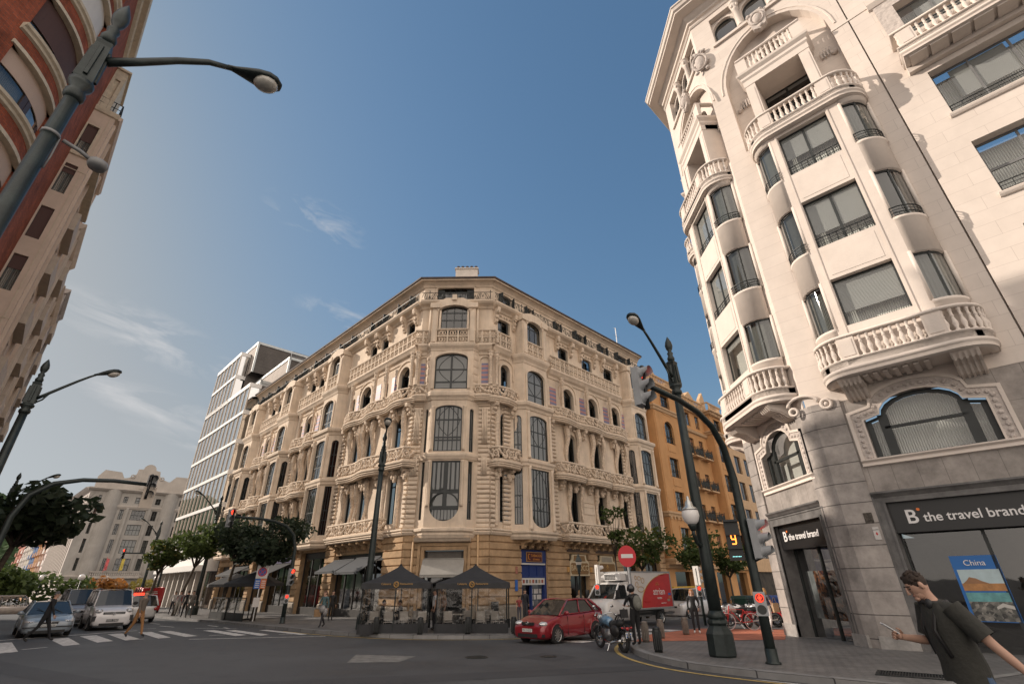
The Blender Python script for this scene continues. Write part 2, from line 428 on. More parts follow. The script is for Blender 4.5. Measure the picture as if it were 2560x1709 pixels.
M_paint = mat('road_paint', (.62, .60, .57), .7, var=.25, vs=6, var2=(.3, .29, .28))
M_yell = mat('yellow_road_paint', (.42, .30, .10), .7, var=.35, vs=8)
g = MB()
xs = [-4000, -120, 120, 4000]; ys = [-600, -25, 260, 7000]
for i in range(3):
    for j in range(3): g.poly([(x, y, gz(x, y)) for x, y in ((xs[i], ys[j]), (xs[i+1], ys[j]), (xs[i+1], ys[j+1]), (xs[i], ys[j+1]))])
tag(g.build('road', M_asph), kind='structure')
M_tile = brick('pavement_tiles', (.17, .165, .16), (.135, .132, .13), (.07, .07, .07), .4, .4, .012, .7, .3, 0, .2, coord='Object')
M_tile2 = brick('small_pavement_tiles', (.185, .178, .17), (.15, .146, .142), (.075, .075, .075), .22, .22, .012, .55, .35, .5, .22, spec=.5, coord='Object')
M_kerb = brick('kerb_granite', (.24, .235, .23), (.2, .2, .2), (.06, .06, .06), 1.0, 5, .012, .7, .2, 0, .2, coord='Object')
M_red = brick('red_crossing_tiles', (.50, .17, .10), (.42, .15, .09), (.25, .12, .08), .4, .4, .01, .8, .2, 0, .15, coord='Object')
def pavement(name, kerb, rest, m, kh=.13, kw=.22):
    b = MB(); pts = kerb+rest
    b.poly([(x, y, gz(x, y)+kh-.004) for x, y in pts]); o = tag(b.build(name, m), kind='structure')
    k = MB()
    def off(i):
        a, c = kerb[max(i-1, 0)], kerb[min(i+1, len(kerb)-1)]; dx, dy = c[0]-a[0], c[1]-a[1]; l = math.hypot(dx, dy)
        return kerb[i][0]-dy/l*kw, kerb[i][1]+dx/l*kw
    for i in range(len(kerb)-1):
        a, c = kerb[i], kerb[i+1]; ai, ci = off(i), off(i+1)
        z = lambda q, h: (q[0], q[1], gz(*q)+h)
        k.poly([z(a, -.05), z(c, -.05), z(c, kh-.02), z(a, kh-.02)])
        bi = lambda q, r: (q[0]*.88+r[0]*.12, q[1]*.88+r[1]*.12)
        k.poly([z(a, kh-.02), z(c, kh-.02), z(bi(c, ci), kh), z(bi(a, ai), kh)])
        k.poly([z(bi(a, ai), kh), z(bi(c, ci), kh), z(ci, kh), z(ai, kh)])
    tag(k.build('kerb', M_kerb), kind='structure')
    return o
def smooth_path(P, it=2):
    for _ in range(it):
        Q = [P[0]]
        for a, b in zip(P, P[1:]): Q += [(a[0]*.75+b[0]*.25, a[1]*.75+b[1]*.25), (a[0]*.25+b[0]*.75, a[1]*.25+b[1]*.75)]
        P = Q+[P[-1]]
    return P
KC = smooth_path([(-70, 84), (-25.6, 39.5), (-19, 34.2), (-13.1, 28.7), (-9.2, 25), (-6.45, 22.9), (-4.2, 21.75), (-1.9, 21.5), (0, 21.9), (1.4, 24.2), (4, 30), (34, 60)])
pavement('pavement', KC, [(34, 110), (-70, 130)], M_tile)
KR = smooth_path([(60, 77.3), (11.7, 29), (8, 25.2), (5.1, 21.9), (3.75, 18.6), (3.4, 16.4), (3.5, 14.8), (3.95, 13.2), (5, 11.9), (6.6, 10.3), (32, -15)])
pavement('pavement', KR, [(60, -15)], M_tile2)
KL = [(-6, -2), (-14, 14.6), (-17.4, 18.6), (-40, 41.2), (-58, 59)]
pavement('pavement', KL[:], [(-95, 59), (-95, -2)], M_tile)
def sheet(name, quads, m, h=.006, kind='structure', z0=0):
    b = MB()
    for q in quads: b.poly([(x, y, gz(x, y)+h+z0) for x, y in q])
    return tag(b.build(name, m), kind=kind)
ZEB = [[(-18.9, 20.1), (-18.6, 20.6), (-15.34, 17.33), (-15.46, 16.67)], [(-18.38, 21.95), (-18.24, 22.69), (-15.38, 19.75), (-15.45, 19.13)],
       [(-18.39, 23.44), (-18.11, 23.99), (-15.17, 21.05), (-15.29, 20.41)], [(-17.47, 25.66), (-17.08, 26.0), (-14.02, 22.66), (-14.21, 22.17)],
       [(-17.02, 26.37), (-16.64, 26.69), (-13.4, 23.44), (-13.65, 23.0)], [(-18.1, 24.6), (-17.75, 25.0), (-14.75, 21.9), (-14.9, 21.3)],
       [(-15.14, 26.82), (-14.79, 27.18), (-11.57, 23.95), (-11.77, 23.4)], [(-14.05, 26.79), (-13.72, 27.14), (-10.67, 24.1), (-10.8, 23.53)],
       [(-12.5, 26.99), (-12.21, 27.27), (-9.08, 24.3), (-9.19, 23.9)]]
sheet('zebra_crossing', ZEB, M_paint)
def line(a, b, w):
    dx, dy = b[0]-a[0], b[1]-a[1]; l = math.hypot(dx, dy); nx, ny = -dy/l*w/2, dx/l*w/2
    return [(a[0]+nx, a[1]+ny), (b[0]+nx, b[1]+ny), (b[0]-nx, b[1]-ny), (a[0]-nx, a[1]-ny)]
LN = [line((-20.1, 20.3), (-18.4, 26.9), .22), line((-12.74, 21.75), (-7.87, 23.1), .16)]
for a, b in (((-15.75, 17.9), (-15.65, 18.7)), ((-18.02, 24.5), (-17.73, 24.9)), ((-14.97, 21.5), (-14.68, 22)), ((-13, 23.6), (-12.55, 24)), ((-10.3, 24.2), (-9.75, 24.3)),
             ((-19.8, 30.7), (-18.3, 29.6)), ((-17.4, 31.2), (-16.1, 29.9)), ((-16.6, 28.6), (-14.2, 28.2)), ((-21, 32.5), (-22.3, 33.6)), ((-24, 35), (-26, 37)), ((-19.4, 27.9), (-18.6, 28.6)), ((-15.4, 29.2), (-14.5, 28.1))):
    LN.append(line(a, b, .14))
LN += [[(5.0, 11.45), (4.8, 11.75), (6.95, 11.05-1.3), (7.2, 9.3)], line((3.2, 19.4), (6.2, 24.3), .35), line((4.4, 19.9), (2.6, 21.6), .3)]
LN += [[(1.2, 20.6), (2.4, 19.9), (2.9, 20.5), (1.5, 21.3)], [(3.0, 21.8), (4.3, 21.1), (4.8, 21.9), (3.4, 22.6)], [(4.4, 24.4), (6.2, 23.4), (6.9, 24.4), (5.0, 25.4)], [(5.6, 26.4), (7.4, 25.4), (8.0, 26.4), (6.3, 27.4)]]
sheet('road_marking', LN, M_paint, .008)
YL = []
def offs(P, o):
    Q = []
    for i in range(len(P)):
        a, c = P[max(i-1, 0)], P[min(i+1, len(P)-1)]; dx, dy = c[0]-a[0], c[1]-a[1]; l = math.hypot(dx, dy); Q.append((P[i][0]+dy/l*o, P[i][1]-dx/l*o))
    return Q
for P, o, w, rng in ((KR, .38, .12, (8, 42)), (KC, .33, .12, (16, 34))):
    Q1, Q2 = offs(P, o), offs(P, o+w)
    for i in range(rng[0], min(rng[1], len(P)-1)): YL.append([Q1[i], Q1[i+1], Q2[i+1], Q2[i]])
sheet('yellow_kerb_line', YL, M_yell, .007)
sheet('road_patch', [[(-4.3, 14.5), (-3.0, 14.6), (-2.8, 15.9), (-4.6, 16.3)]], mat('pale_asphalt', (.17, .165, .155), .85, var=.3, vs=4), .005)
sheet('road_patch', [[(-9, 9), (4, 13.4), (3.9, 14.1), (-9.2, 10.4)], [(-30, 24), (-14, 15.2), (-3, 8.5), (-3.2, 7.9), (-14.2, 14.3), (-30, 23)], [(.1, 15.6), (.85, 16.75), (1.7, 15.7), (1.0, 14.7)]], M_asph2, .004)
sheet('crossing_pavement', [[(3.9, 18.7), (9.3, 19.3), (11.9, 24.4), (8.3, 25.2), (5.35, 21.9)]], M_red, .135)
sheet('tactile_strip', [[(5.3, 8.9), (5.5, 9.2), (12.2, 16.1-3.4), (12.0, 12.4)]], mat('pale_paving', (.24, .235, .225), .6, var=.2), .134)
# covers and drains let into the ground
def cover(loc, r, label, sq=False):
    z = gz(*loc); b = MB(lambda u, v, w: (loc[0]+u, loc[1]+v, z+w))
    b.lathe([(r, -.02), (r, .012), (r*.9, .016), (r*.88, .009), (0, .009)], n=24)
    for k in range(-3, 4): b.box(-r*.7, r*.7, k*r*.2-.02, k*r*.2+.02, .009, .016)
    tag(b.build('manhole_cover', iron), label, 'manhole cover')
cover((-1.07, 15.6), .31, 'round dark manhole cover in the road in front of the café tents')
cover((.9, 15.7), .24, 'round iron manhole cover in the dark asphalt patch before the red car')
cover((-6.5, 9.3), .34, 'round manhole cover in the near road at the bottom left edge')
zz = gz(7.7, 11.2)+.13
ga = math.atan2(-.63, .83)
gfr = lambda u, v, w: (7.71+u*math.cos(ga)-v*math.sin(ga), 11.18+u*math.sin(ga)+v*math.cos(ga), zz+w)
b = MB(gfr)
for q in ((-.6, .6, -.33, -.27), (-.6, .6, .27, .33), (-.6, -.55, -.27, .27), (.55, .6, -.27, .27)): b.box(*q, -.01, .016)
for k in range(24): b.box(-.55+k*.046, -.55+k*.046+.02, -.27, .27, -.01, .01)
b.mi = 1; b.box(-.55, .55, -.27, .27, -.02, -.002)
tag(b.build('drain_grate', [iron, M_dark]), 'long slotted iron drain grate set in the pavement near the walking man', 'drain grate')
# ------------------------------------------------------------------ facade building blocks
def sub(fr, a, b):
    """frame along the segment a->b of a facade plan (u,v)"""
    du, dv = b[0]-a[0], b[1]-a[1]; l = math.hypot(du, dv); du /= l; dv /= l
    return (lambda u, v, z: fr(a[0]+du*u-dv*v, a[1]+dv*u+du*v, z)), l
def win(par, fr, a, b, c, d, v, arch=0, cols=2, rows=(), fw=.06, pane=None, back=None, fm=None, botarch=0, arcs=0, name='window', backv=.3, t=.05):
    """one window: frame mesh (+mullions) with its pane and what hangs behind it as children"""
    fm = fm or M_frame
    m = MB(fr); O = arch_outline(a, b, c, d, arch)
    if botarch: O = list(reversed([(x, c+botarch-(z-c-botarch)) for x, z in arc_pts(a, b, c+botarch, botarch, 8)])) + (list(reversed(arc_pts(a, b, d-arch, arch, 8))) if arch else [(b, d), (a, d)])
    if botarch: O = O if O[0][0] < O[len(O)//3][0] else O
    cx, cz = (a+b)/2, (c+d)/2; n = len(O)
    I = [(cx+(x-cx)*(1-2*fw/(b-a)), cz+(z-cz)*(1-2*fw/(d-c))) for x, z in O]
    for k in range(n):
        p, q, r, s_ = O[k], O[(k+1) % n], I[(k+1) % n], I[k]
        m.poly([(p[0], v, p[1]), (q[0], v, q[1]), (r[0], v, r[1]), (s_[0], v, s_[1])])
        m.poly([(s_[0], v, s_[1]), (r[0], v, r[1]), (r[0], v-t, r[1]), (s_[0], v-t, s_[1])])
    for k in range(1, cols):
        x = a+(b-a)*k/cols; w = fw*(.75 if cols <= 2 else .4); zt = d-(arch*(1-math.sqrt(max(0, 1-((x-cx)/((b-a)/2))**2))) if arch else 0)
        zb = c+(botarch*(1-math.sqrt(max(0, 1-((x-cx)/((b-a)/2))**2))) if botarch else 0)
        m.box(x-w, x+w, v-t, v-.004, zb+.02, zt-.02)
    for r in rows:
        z = c+(d-c)*r; m.box(a+.02, b-.02, v-t, v-.002, z-fw*.6, z+fw*.6)
    if arcs:
        for sgn in (-1, 1):
            pts = [(cx+sgn*(.06+(b-a)*.36*math.sin(math.pi*k/10)), v-.02, c+(d-c)*(arcs+(1-arcs)*k/10.5)) for k in range(11)]
            m.tube(pts, .025, 4)
    o = m.build(name, [fm], par)
    p = MB(fr); p.poly([(x, v-t*.6, z) for x, z in O]); p.build('pane', pane or M_glass, o)
    if back is not None:
        q = MB(fr); q.poly([(x, v-backv, z) for x, z in O])
        q.build({'curtain_cloth': 'curtain', 'roller_blind': 'roller_blind'}.get(back.name, 'room_interior'), back, o)
    return o
def surround(m, a, b, c, d, h, w, pr, v=0):
    O = [(a, c)]+arc_pts(a, b, d-h, h, 10)+[(b, c)] if h else [(a, c), (a, d), (b, d), (b, c)]
    P = [(a-w, c)]+arc_pts(a-w, b+w, d-h, h+w, 10)+[(b+w, c)] if h else [(a-w, c), (a-w, d+w), (b+w, d+w), (b+w, c)]
    for k in range(len(O)-1):
        p, q, r, s_ = O[k], O[k+1], P[k+1], P[k]
        m.poly([(p[0], v+pr, p[1]), (q[0], v+pr, q[1]), (r[0], v+pr, r[1]), (s_[0], v+pr, s_[1])])
        m.poly([(p[0], v+pr, p[1]), (q[0], v+pr, q[1]), (q[0], v, q[1]), (p[0], v, p[1])])
        m.poly([(s_[0], v+pr, s_[1]), (r[0], v+pr, r[1]), (r[0], v, r[1]), (s_[0], v, s_[1])])
def walk(path, step):
    """points with tangents at even spacing along a plan path"""
    out = []; acc = step/2
    for a, b in zip(path, path[1:]):
        l = math.hypot(b[0]-a[0], b[1]-a[1])
        if l < 1e-6: continue
        t = ((b[0]-a[0])/l, (b[1]-a[1])/l)
        while acc <= l: out.append((a[0]+t[0]*acc, a[1]+t[1]*acc, t)); acc += step
        acc -= l
    return out
def wavy(u0, u1, d, waves=2, amp=.18, n=16, ends=True):
    P = [(u0, 0)] if ends else []
    for k in range(n+1):
        t = k/n; e = min(1, min(t, 1-t)*6+.35); P.append((u0+(u1-u0)*t, d*math.sin(e*math.pi/2)+amp*math.sin(t*math.pi*2*waves-math.pi/2)*(1 if 0 < k < n else .3)))
    return P + ([(u1, 0)] if ends else [])
def bow(u0, u1, d, n=10, sq=.5):
    """rounded balcony plan"""
    P = [(u0, 0)]
    for k in range(n+1):
        t = math.pi*(1-k/n); c, s_ = math.cos(t), math.sin(t)
        P.append(((u0+u1)/2+(u1-u0)/2*math.copysign(abs(c)**sq, c), d*abs(s_)**sq))
    return P+[(u1, 0)]
def carved_parapet(fr, path, z0, z1, cell=.46, seed=0):
    """stone balcony: moulded slab, carved open parapet of rings and scrolls, moulded rail"""
    m = MB(fr); r = random.Random(seed)
    m.mi = 0
    inner = [(path[0][0], -.05)]+list(path)+[(path[-1][0], -.05)]
    m.ext(inner, z0-.16, z0-.02, 'z')
    m.sweep(path, [(-.25, z0-.42), (-.02, z0-.42), (.05, z0-.36), (.03, z0-.3), (.11, z0-.24), (.09, z0-.18), (.17, z0-.1), (.17, z0), (-.1, z0)])
    m.sweep(path, [(-.1, z0), (.02, z0), (.02, z0+.14), (-.1, z0+.14)])
    m.sweep(path, [(-.1, z1-.16), (.02, z1-.16), (.08, z1-.08), (.06, z1), (-.12, z1), (-.1, z1-.16)])
    m.mi = 1; h = z1-z0-.3; zc = z0+.14+h/2; m.sm = True
    for i, (u, v, t) in enumerate(walk(path, cell)):
        nx, nv = -t[1], t[0]
        def at(s_, z, o=0): return (u+t[0]*s_+nx*o, v+t[1]*s_+nv*o, z)
        sg = 1 if i % 2 else -1; R1 = min(cell*.42, h*.42)
        if i % 3 == 1:
            m.tube([at(R1*math.cos(a*math.pi/6), zc+R1*1.1*math.sin(a*math.pi/6)) for a in range(12)], .07, 5, closed=True)
            m.ball(*at(0, zc, -.02), .07, .07, .09, 6, 4)
        else:
            m.tube([at(sg*(-.2+.4*k/9)+.12*math.sin(k/9*6.3), zc-h*.5+h*k/9, .03*math.sin(k)) for k in range(10)], [.06+.035*math.sin(k/9*math.pi) for k in range(10)], 5)
            m.ball(*at(sg*.12, zc+h*.22, .0), .1, .08, .12, 6, 4); m.ball(*at(-sg*.12, zc-h*.22, 0), .11, .08, .11, 6, 4)
        m.ball(*at(cell*.5, z0+.25, .02), .09, .07, .13, 6, 4); m.ball(*at(cell*.5, z1-.27, .02), .1, .07, .1, 6, 4)
    m.sm = False
    return m
def lattice(m, path, z0, z1, cell=.62):
    """pierced stone balustrade: posts, rails and a small quatrefoil in every cell"""
    m.sweep(path, [(-.1, z0), (.04, z0), (.04, z0+.1), (-.1, z0+.1)]); m.sweep(path, [(-.1, z1-.13), (.02, z1-.13), (.08, z1-.06), (.08, z1), (-.12, z1), (-.1, z1-.13)])
    zm = (z0+z1)/2-.01; m.sweep(path, [(-.08, zm-.045), (.03, zm-.045), (.03, zm+.045), (-.08, zm+.045), (-.08, zm-.045)])
    for u, v, t in walk(path, cell):
        n = (-t[1], t[0])
        def at(s_, z, o): return (u+t[0]*s_+n[0]*o, v+t[1]*s_+n[1]*o, z)
        a = [at(s_, z, o) for z in (z0+.1, z1-.13) for o in (-.08, .035) for s_ in (cell/2-.055, cell/2+.055)]
        i = [m.p(*q) for q in a]
        for q in ((0, 1, 5, 4), (2, 3, 7, 6), (0, 2, 6, 4), (1, 3, 7, 5)): m.fc([i[k] for k in q])
        for z in ((z0+.1+zm-.045)/2, (zm+.045+z1-.13)/2):
            for s_ in (-.12, .12):
                m.tube([at(s_+.11*math.cos(k*1.0472), z+.17*math.sin(k*1.0472), -.02) for k in range(6)], .05, 4, closed=True)
def iron_rail(m, path, z0, z1, step=.62):
    zz = lambda z: z
    for z, r in ((z1, .03), (z0+.05, .022)): m.tube([(u, v, z) for u, v in path], r, 5)
    for i, (u, v, t) in enumerate(walk(path, step)):
        at = lambda s_, z: (u+t[0]*s_, v+t[1]*s_, z)
        h = z1-z0; zc = (z0+z1)/2; sg = 1 if i % 2 else -1
        m.tube([at(sg*(-step*.5+step*k/8), zc+h*.42*math.sin((k/8-.5)*math.pi*2.2)) for k in range(9)], .024, 4)
        m.tube([at(step*.22*math.cos(k*.785), zc+h*.36*math.sin(k*.785)) for k in range(8)], .02, 4, closed=True)
        if i % 4 == 0: m.tube([at(step/2, z0), at(step/2, z1+.12)], .03, 5); m.ball(*at(step/2, z1+.14), .05, n=6, m=4)
def corbel(m, u, w, d, z0, z1):
    """scrolled bracket under a slab: profile in (v,z)"""
    h = z1-z0
    m.ext([(0, z0), (d*.25, z0+h*.04), (d*.4, z0+h*.2), (d*.34, z0+h*.4), (d*.5, z0+h*.62), (d*.95, z0+h*.7), (d, z0+h*.85), (d, z1), (0, z1)], u-w/2, u+w/2, 'u')
def bands(m, u0, u1, z0, z1, h, d, v=0, jit=.0, r=None):
    """rounded courses of rusticated stone"""
    z = z0
    while z < z1-.05:
        e = min(z+h, z1); k = (r.uniform(-jit, jit) if r else 0); dd = d+k
        m.ext([(v-.02, z+.02), (v+dd*.6, z+.025), (v+dd, z+h*.3), (v+dd*.95, e-h*.25), (v+dd*.45, e-.03), (v-.02, e-.02)], u0, u1, 'u'); z += h
def column(m, u, v, z0, z1, r):
    h = z1-z0
    m.sm = True
    m.lathe([(r*1.35, 0), (r*1.35, .08), (r*1.05, .14), (r, .2), (r*.92, h-.62), (r*1.15, h-.58), (r*.95, h-.52), (r*1.25, h-.35), (r*1.5, h-.2), (r*1.25, h-.12), (r*1.7, h-.08), (r*1.7, h)], u, v, 8, z0)
    m.sm = False
    for k in range(4): m.ball(u+r*1.2*math.cos(k*1.57+.6), v+r*1.2*math.sin(k*1.57+.6), z1-.32, r*.5, r*.5, .14, 5, 3)
def blobs(m, pts, s, r, n=6):
    """cluster of carved leaves and fruit"""
    for (u, v, z) in pts: m.ball(u+r.uniform(-.05, .05), v+r.uniform(-.03, .03), z+r.uniform(-.05, .05), s*r.uniform(.7, 1.3), s*.7, s*r.uniform(.7, 1.3), n, 4)
# ------------------------------------------------------------------ ornate cream corner block (centre)
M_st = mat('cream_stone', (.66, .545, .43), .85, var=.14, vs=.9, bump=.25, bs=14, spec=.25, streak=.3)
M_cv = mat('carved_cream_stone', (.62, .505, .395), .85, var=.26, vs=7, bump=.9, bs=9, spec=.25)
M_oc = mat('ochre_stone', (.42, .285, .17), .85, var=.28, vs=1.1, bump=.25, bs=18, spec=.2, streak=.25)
M_pl = mat('grey_plinth_stone', (.26, .225, .185), .85, var=.2, vs=2)
M_shut = mat('dark_shutter', (.022, .026, .026), .6, var=.3, vs=12)
M_tileband = mat('striped_tile_panel', (.3, .3, .4), .5, var=0)
def tile_panel_mat():
    n = M_tileband.node_tree; b = n.nodes['Principled BSDF']; L = n.links
    t = n.nodes.new('ShaderNodeTexCoord'); w = n.nodes.new('ShaderNodeTexWave'); w.bands_direction = 'Y'; w.inputs['Scale'].default_value = .85; w.inputs['Distortion'].default_value = 1.2; w.inputs['Detail'].default_value = 2
    L.new(t.outputs['UV'], w.inputs['Vector']); r = n.nodes.new('ShaderNodeValToRGB'); r.color_ramp.elements[0].color = (.15, .16, .27, 1); r.color_ramp.elements[1].color = (.50, .19, .14, 1)
    e = r.color_ramp.elements.new(.5); e.color = (.27, .24, .32, 1)
    L.new(w.outputs[0], r.inputs[0]); L.new(r.outputs[0], b.inputs['Base Color'])
tile_panel_mat()
casa = thing('apartment_building', 'ornate cream stone corner block with carved balconies and bay windows behind the black café tents', 'building', (-4.4, 36, gz(-4.4, 36)))
FL = Fr(-7.2, 33.5, -45, -1); FC = Fr(-7.2, 33.5, 90); FR_ = Fr(-1.65, 33.5, 45)
LL, LC, LR = 37.6, 5.55, 22.3
ZB = 4.5
def bldwin(fr, a, b, c, d, arch=0, v=-.28, shut=True, cols=2, back=None, **k):
    o = win(casa, fr, a, b, c, d, v, arch, cols, (.72,) if d-c > 1.5 else (), back=back if back else M_dark, **k)
    if shut:
        s = MB(fr); w = (b-a)*.42; ang = .9; hh = d-arch*.6
        s.ext([(b-.03, v+.06), (b-.03-w*math.cos(ang), v+.06+w*math.sin(ang)*.6), (b-.03-w*math.cos(ang)-.03, v+.03+w*math.sin(ang)*.6), (b-.06, v+.02)], c+.02, hh-.1, 'z')
        s.build('shutter', M_shut, o)
    return o
# --- solid walls per facade with their openings
def upper_wall(fr, L, ops, top_ops):
    m = MB(fr)
    m.wall(-.0, L, ZB, 21.75, ops, .32)
    m.wall(0, L, 21.75, 24.1, top_ops, .3)
    return m
PAIR = lambda c: [(c-1.6, c-.55), (c+.55, c+1.6)]
secL = [dict(single=2.0, pair=7.3, L3=[(1.0, 2.5, 1), (4.25, 4.95, 0), (6.8, 8.5, 1), (9.75, 10.3, 0)], L4=[(1.0, 2.15), (5.0, 6.15), (6.9, 8.05)], b1=(2.4, 9.5), b2=[(2.75, 9.4), (-.45, 2.2)], b3=(-.15, 10.7), cols=[.12, 3.75, 5.5, 9.45]),
        dict(single=None, pair=18.9, L3=[(16.1, 16.7, 0), (17.95, 19.75, 1), (20.9, 21.5, 0)], L4=[(17.3, 18.5), (19.3, 20.5)], b1=(16.0, 21.9), b2=[(16.1, 21.8)], b3=(15.6, 22.1), cols=[17.3, 20.4]),
        dict(single=None, pair=29.9, L3=[(27.1, 27.7, 0), (28.95, 30.75, 1), (31.9, 32.5, 0)], L4=[(28.3, 29.5), (30.3, 31.5)], b1=(27.0, 32.9), b2=[(27.1, 32.8)], b3=(26.6, 33.1), cols=[28.3, 31.4])]
bayL = [13.25, 24.35, 35.35]
topL = [(1.35, 3.5), (5.6, 8.0), (11.4, 14.2), (17.0, 19.8), (22.4, 25.1), (27.5, 30.2), (32.9, 35.3)]
secR = [dict(single=1.5, pair=None, L3=[(.95, 1.95, 1)], L4=[(.72, 2.1)], b1=None, b2=[(-.1, 2.45)], b3=(-.3, 2.5), cols=[.15]),
        dict(single=None, pair=None, trip=[9.3, 12.9, 16.6], L3=[(8.45, 9.95, 1), (12.05, 13.55, 1), (15.75, 17.2, 1), (18.1, 18.6, 0)], L4=[(8.24, 9.69), (11.75, 13.35), (15.3, 16.9)], b1=(7.3, 17.25), b2=[(6.6, 10.2), (10.3, 13.8), (13.9, 17.3)], b3=(5.95, 18.0), cols=[7.9, 11.45, 15.1])]
bayR = [4.2, 19.85]
topR = [(.8, 2.4), (3.9, 4.95), (7.75, 8.8), (10.6, 12.4), (14.65, 16.15), (17.65, 20.2)]
for fr, L, secs, bays, tops, side in ((FL, LL, secL, bayL, topL, 'l'), (FR_, LR, secR, bayR, topR, 'r')):
    ops = []; wins = []
    for s in secs:
        if s['single'] is not None:
            c = s['single']; ops += [(c-.62, c+.62, 5.25, 8.8, .6), (c-.6, c+.6, 9.15, 13.0, .6)]
        for a, b in (PAIR(s['pair']) if s['pair'] else [(c-.6, c+.6) for c in s.get('trip', [])]):
            ops += [(a, b, 4.7, 8.6, .5), (a, b, 9.2, 12.9, .5)]
        ops += [(a, b, 14.0, 16.95 if w else 16.5, (b-a)/2*.95) for a, b, w in s['L3']]
        ops += [(a, b, 18.2, 21.0, .12) for a, b in s['L4']]
    tp = [(a, b, 22.15, 23.5, .15) for a, b in tops]
    upper_wall(fr, L, ops, tp).build('wall', M_st, casa)
    for o in ops: bldwin(fr, *o[:4], o[4], back=M_curt if (o[2] < 14 and rnd.random() < .25) else None)
    for a, b, c, d, h in tp:
        o = bldwin(fr, a, b, c, d, h, shut=False, cols=3)
        for e, sg in ((a, -1), (b, 1)):     # folded-out shutters
            s = MB(fr); w = min(.55, (b-a)*.3); s.ext([(e+.02*sg, 0.02), (e-sg*w*.25, w*.85), (e-sg*(w*.25+.04), w*.85), (e-sg*.03, 0.02)], c+.05, d-.12, 'z'); s.build('shutter', M_shut, o)
    m = MB(fr); m.mi = 0                                          # mouldings, surrounds, carved ornament
    r = random.Random(5)
    for s in secs:
        if s['single'] is not None:
            c = s['single']; surround(m, c-.62, c+.62, 5.25, 8.8, .6, .16, .1); surround(m, c-.6, c+.6, 10.2, 13.0, .6, .2, .12)
        cs = [(a+b)/2 for a, b in PAIR(s['pair'])] if s['pair'] else s.get('trip', [])
        for a, b, w in s['L3']:
            if w: surround(m, a, b, 14.6, 16.95, (b-a)/2*.95, .2, .12); surround(m, a-.35, b+.35, 15.8, 17.4, (b-a)/2, .1, .09)
        m.mi = 1
        for a, b in s['L4']:
            for e in (a-.32, b+.32): corbel(m, e, .3, .55, 20.3, 21.7); blobs(m, [(e, .4, 21.3), (e, .3, 20.9), (e, .25, 20.55)], .16, r)
            blobs(m, [(a+(b-a)*k/4, .08, 21.25) for k in range(5)], .11, r)
        for c in cs:
            hw = .6
            for e in (c-hw-.18, c+hw+.18):            # sculpted posts either side of the lower windows
                m.tube([(e, .12+.1*math.sin(k*.9), 4.7+k*.43) for k in range(10)], [.17, .15, .13, .12, .13, .16, .2, .24, .2, .22], 6)
                m.tube([(e+.06*math.sin(k), .16+.12*math.cos(k*.8), 9.2+k*.42) for k in range(11)], [.13+.03*math.sin(k*1.7)+.012*k for k in range(11)], 6)
                blobs(m, [(e, .2, 7.7), (e, .25, 8.05), (e, .28, 8.35), (e+.05, .3, 13.1), (e-.05, .3, 13.35)], .2, r)
            blobs(m, [(c+.75*math.cos(k*.52), .12, 8.55+.45*math.sin(k*.52)) for k in range(7)], .15, r)
            blobs(m, [(c+.8*math.cos(k*.52), .12, 12.75+.55*math.sin(k*.52)) for k in range(7)], .16, r)
        if s['single'] is not None:
            c = s['single']
            for e in (c-.95, c+.95):
                m.tube([(e, .15+.06*math.sin(k), 9.4+k*.4) for k in range(11)], [.14+.012*k for k in range(11)], 6)
                m.tube([(e, .1, 5.0+k*.42) for k in range(9)], [.15+.02*math.sin(k*1.3) for k in range(9)], 6)
            blobs(m, [(c+.8*math.cos(k*.52), .12, 12.8+.5*math.sin(k*.52)) for k in range(7)]+[(c+.75*math.cos(k*.52), .1, 8.7+.4*math.sin(k*.52)) for k in range(7)], .15, r)
        m.mi = 0
        lo = s['b3'][0]; hi = s['b3'][1]
        for c1, c2 in zip(cs, cs[1:]) if side == 'r' else []:
            u0, u1 = c1+1.05, c2-1.05
            for z in (5.3, 6.5, 7.4): m.box(u0, u1, 0, .05, z, z+.75)
            m.box(u0, u1, 0, .08, 7.05, 7.3)
    for c in bays:                                                    # banded courses beside the bays
        for a, b in ((c-2.95, c-2.25), (c+2.25, c+2.95)):
            if a > 0 and b < L: bands(m, a, b, 4.8, 13.4, .3, .14, 0, .04, r)
    bands(m, 0, .38, 4.8, 13.3, .31, .17, 0, .05, r)
    m.build('stone_ornament', [M_st, M_cv], casa)
    # ledges along the facade, broken where the bays stand
    cut = sorted([(c-2.35, c+2.35) for c in bays])
    def runs():
        a = 0
        for p, q in cut:
            yield a, p
            a = q
        if a < L: yield a, L
    for a, b in runs():
        if b-a < .3: continue
        m = MB(fr)
        m.sweep([(a, 0), (b, 0)], [(0, ZB-.12), (.2, ZB-.08), (.28, ZB+.06), (.22, ZB+.14), (.32, ZB+.2), (.3, ZB+.3), (0, ZB+.34)])
        m.sweep([(a, 0), (b, 0)], [(0, 13.35), (.1, 13.4), (.16, 13.6), (.3, 13.7), (.34, 13.9), (0, 13.95)])
        m.sweep([(a, 0), (b, 0)], [(0, 17.35), (.08, 17.4), (.12, 17.6), (.3, 17.75), (.42, 17.95), (.5, 18.05), (.5, 18.15), (0, 18.18)])
        m.build('ledge', M_st, casa)
    m = MB(fr)
    m.sweep([(0, 0), (L, 0)], [(0, 21.5), (.1, 21.55), (.2, 21.7), (.5, 21.85), (.62, 22.0), (.62, 22.12), (0, 22.14)])
    m.build('ledge', M_st, casa)
    for a, b in runs():
        if b-a > .5:
            m = MB(fr); lattice(m, [(max(a, -.2)+(.0 if a == 0 else .12), .42), (b-.12, .42)], 18.15, 19.42); m.build('stone_balustrade', M_st, casa)
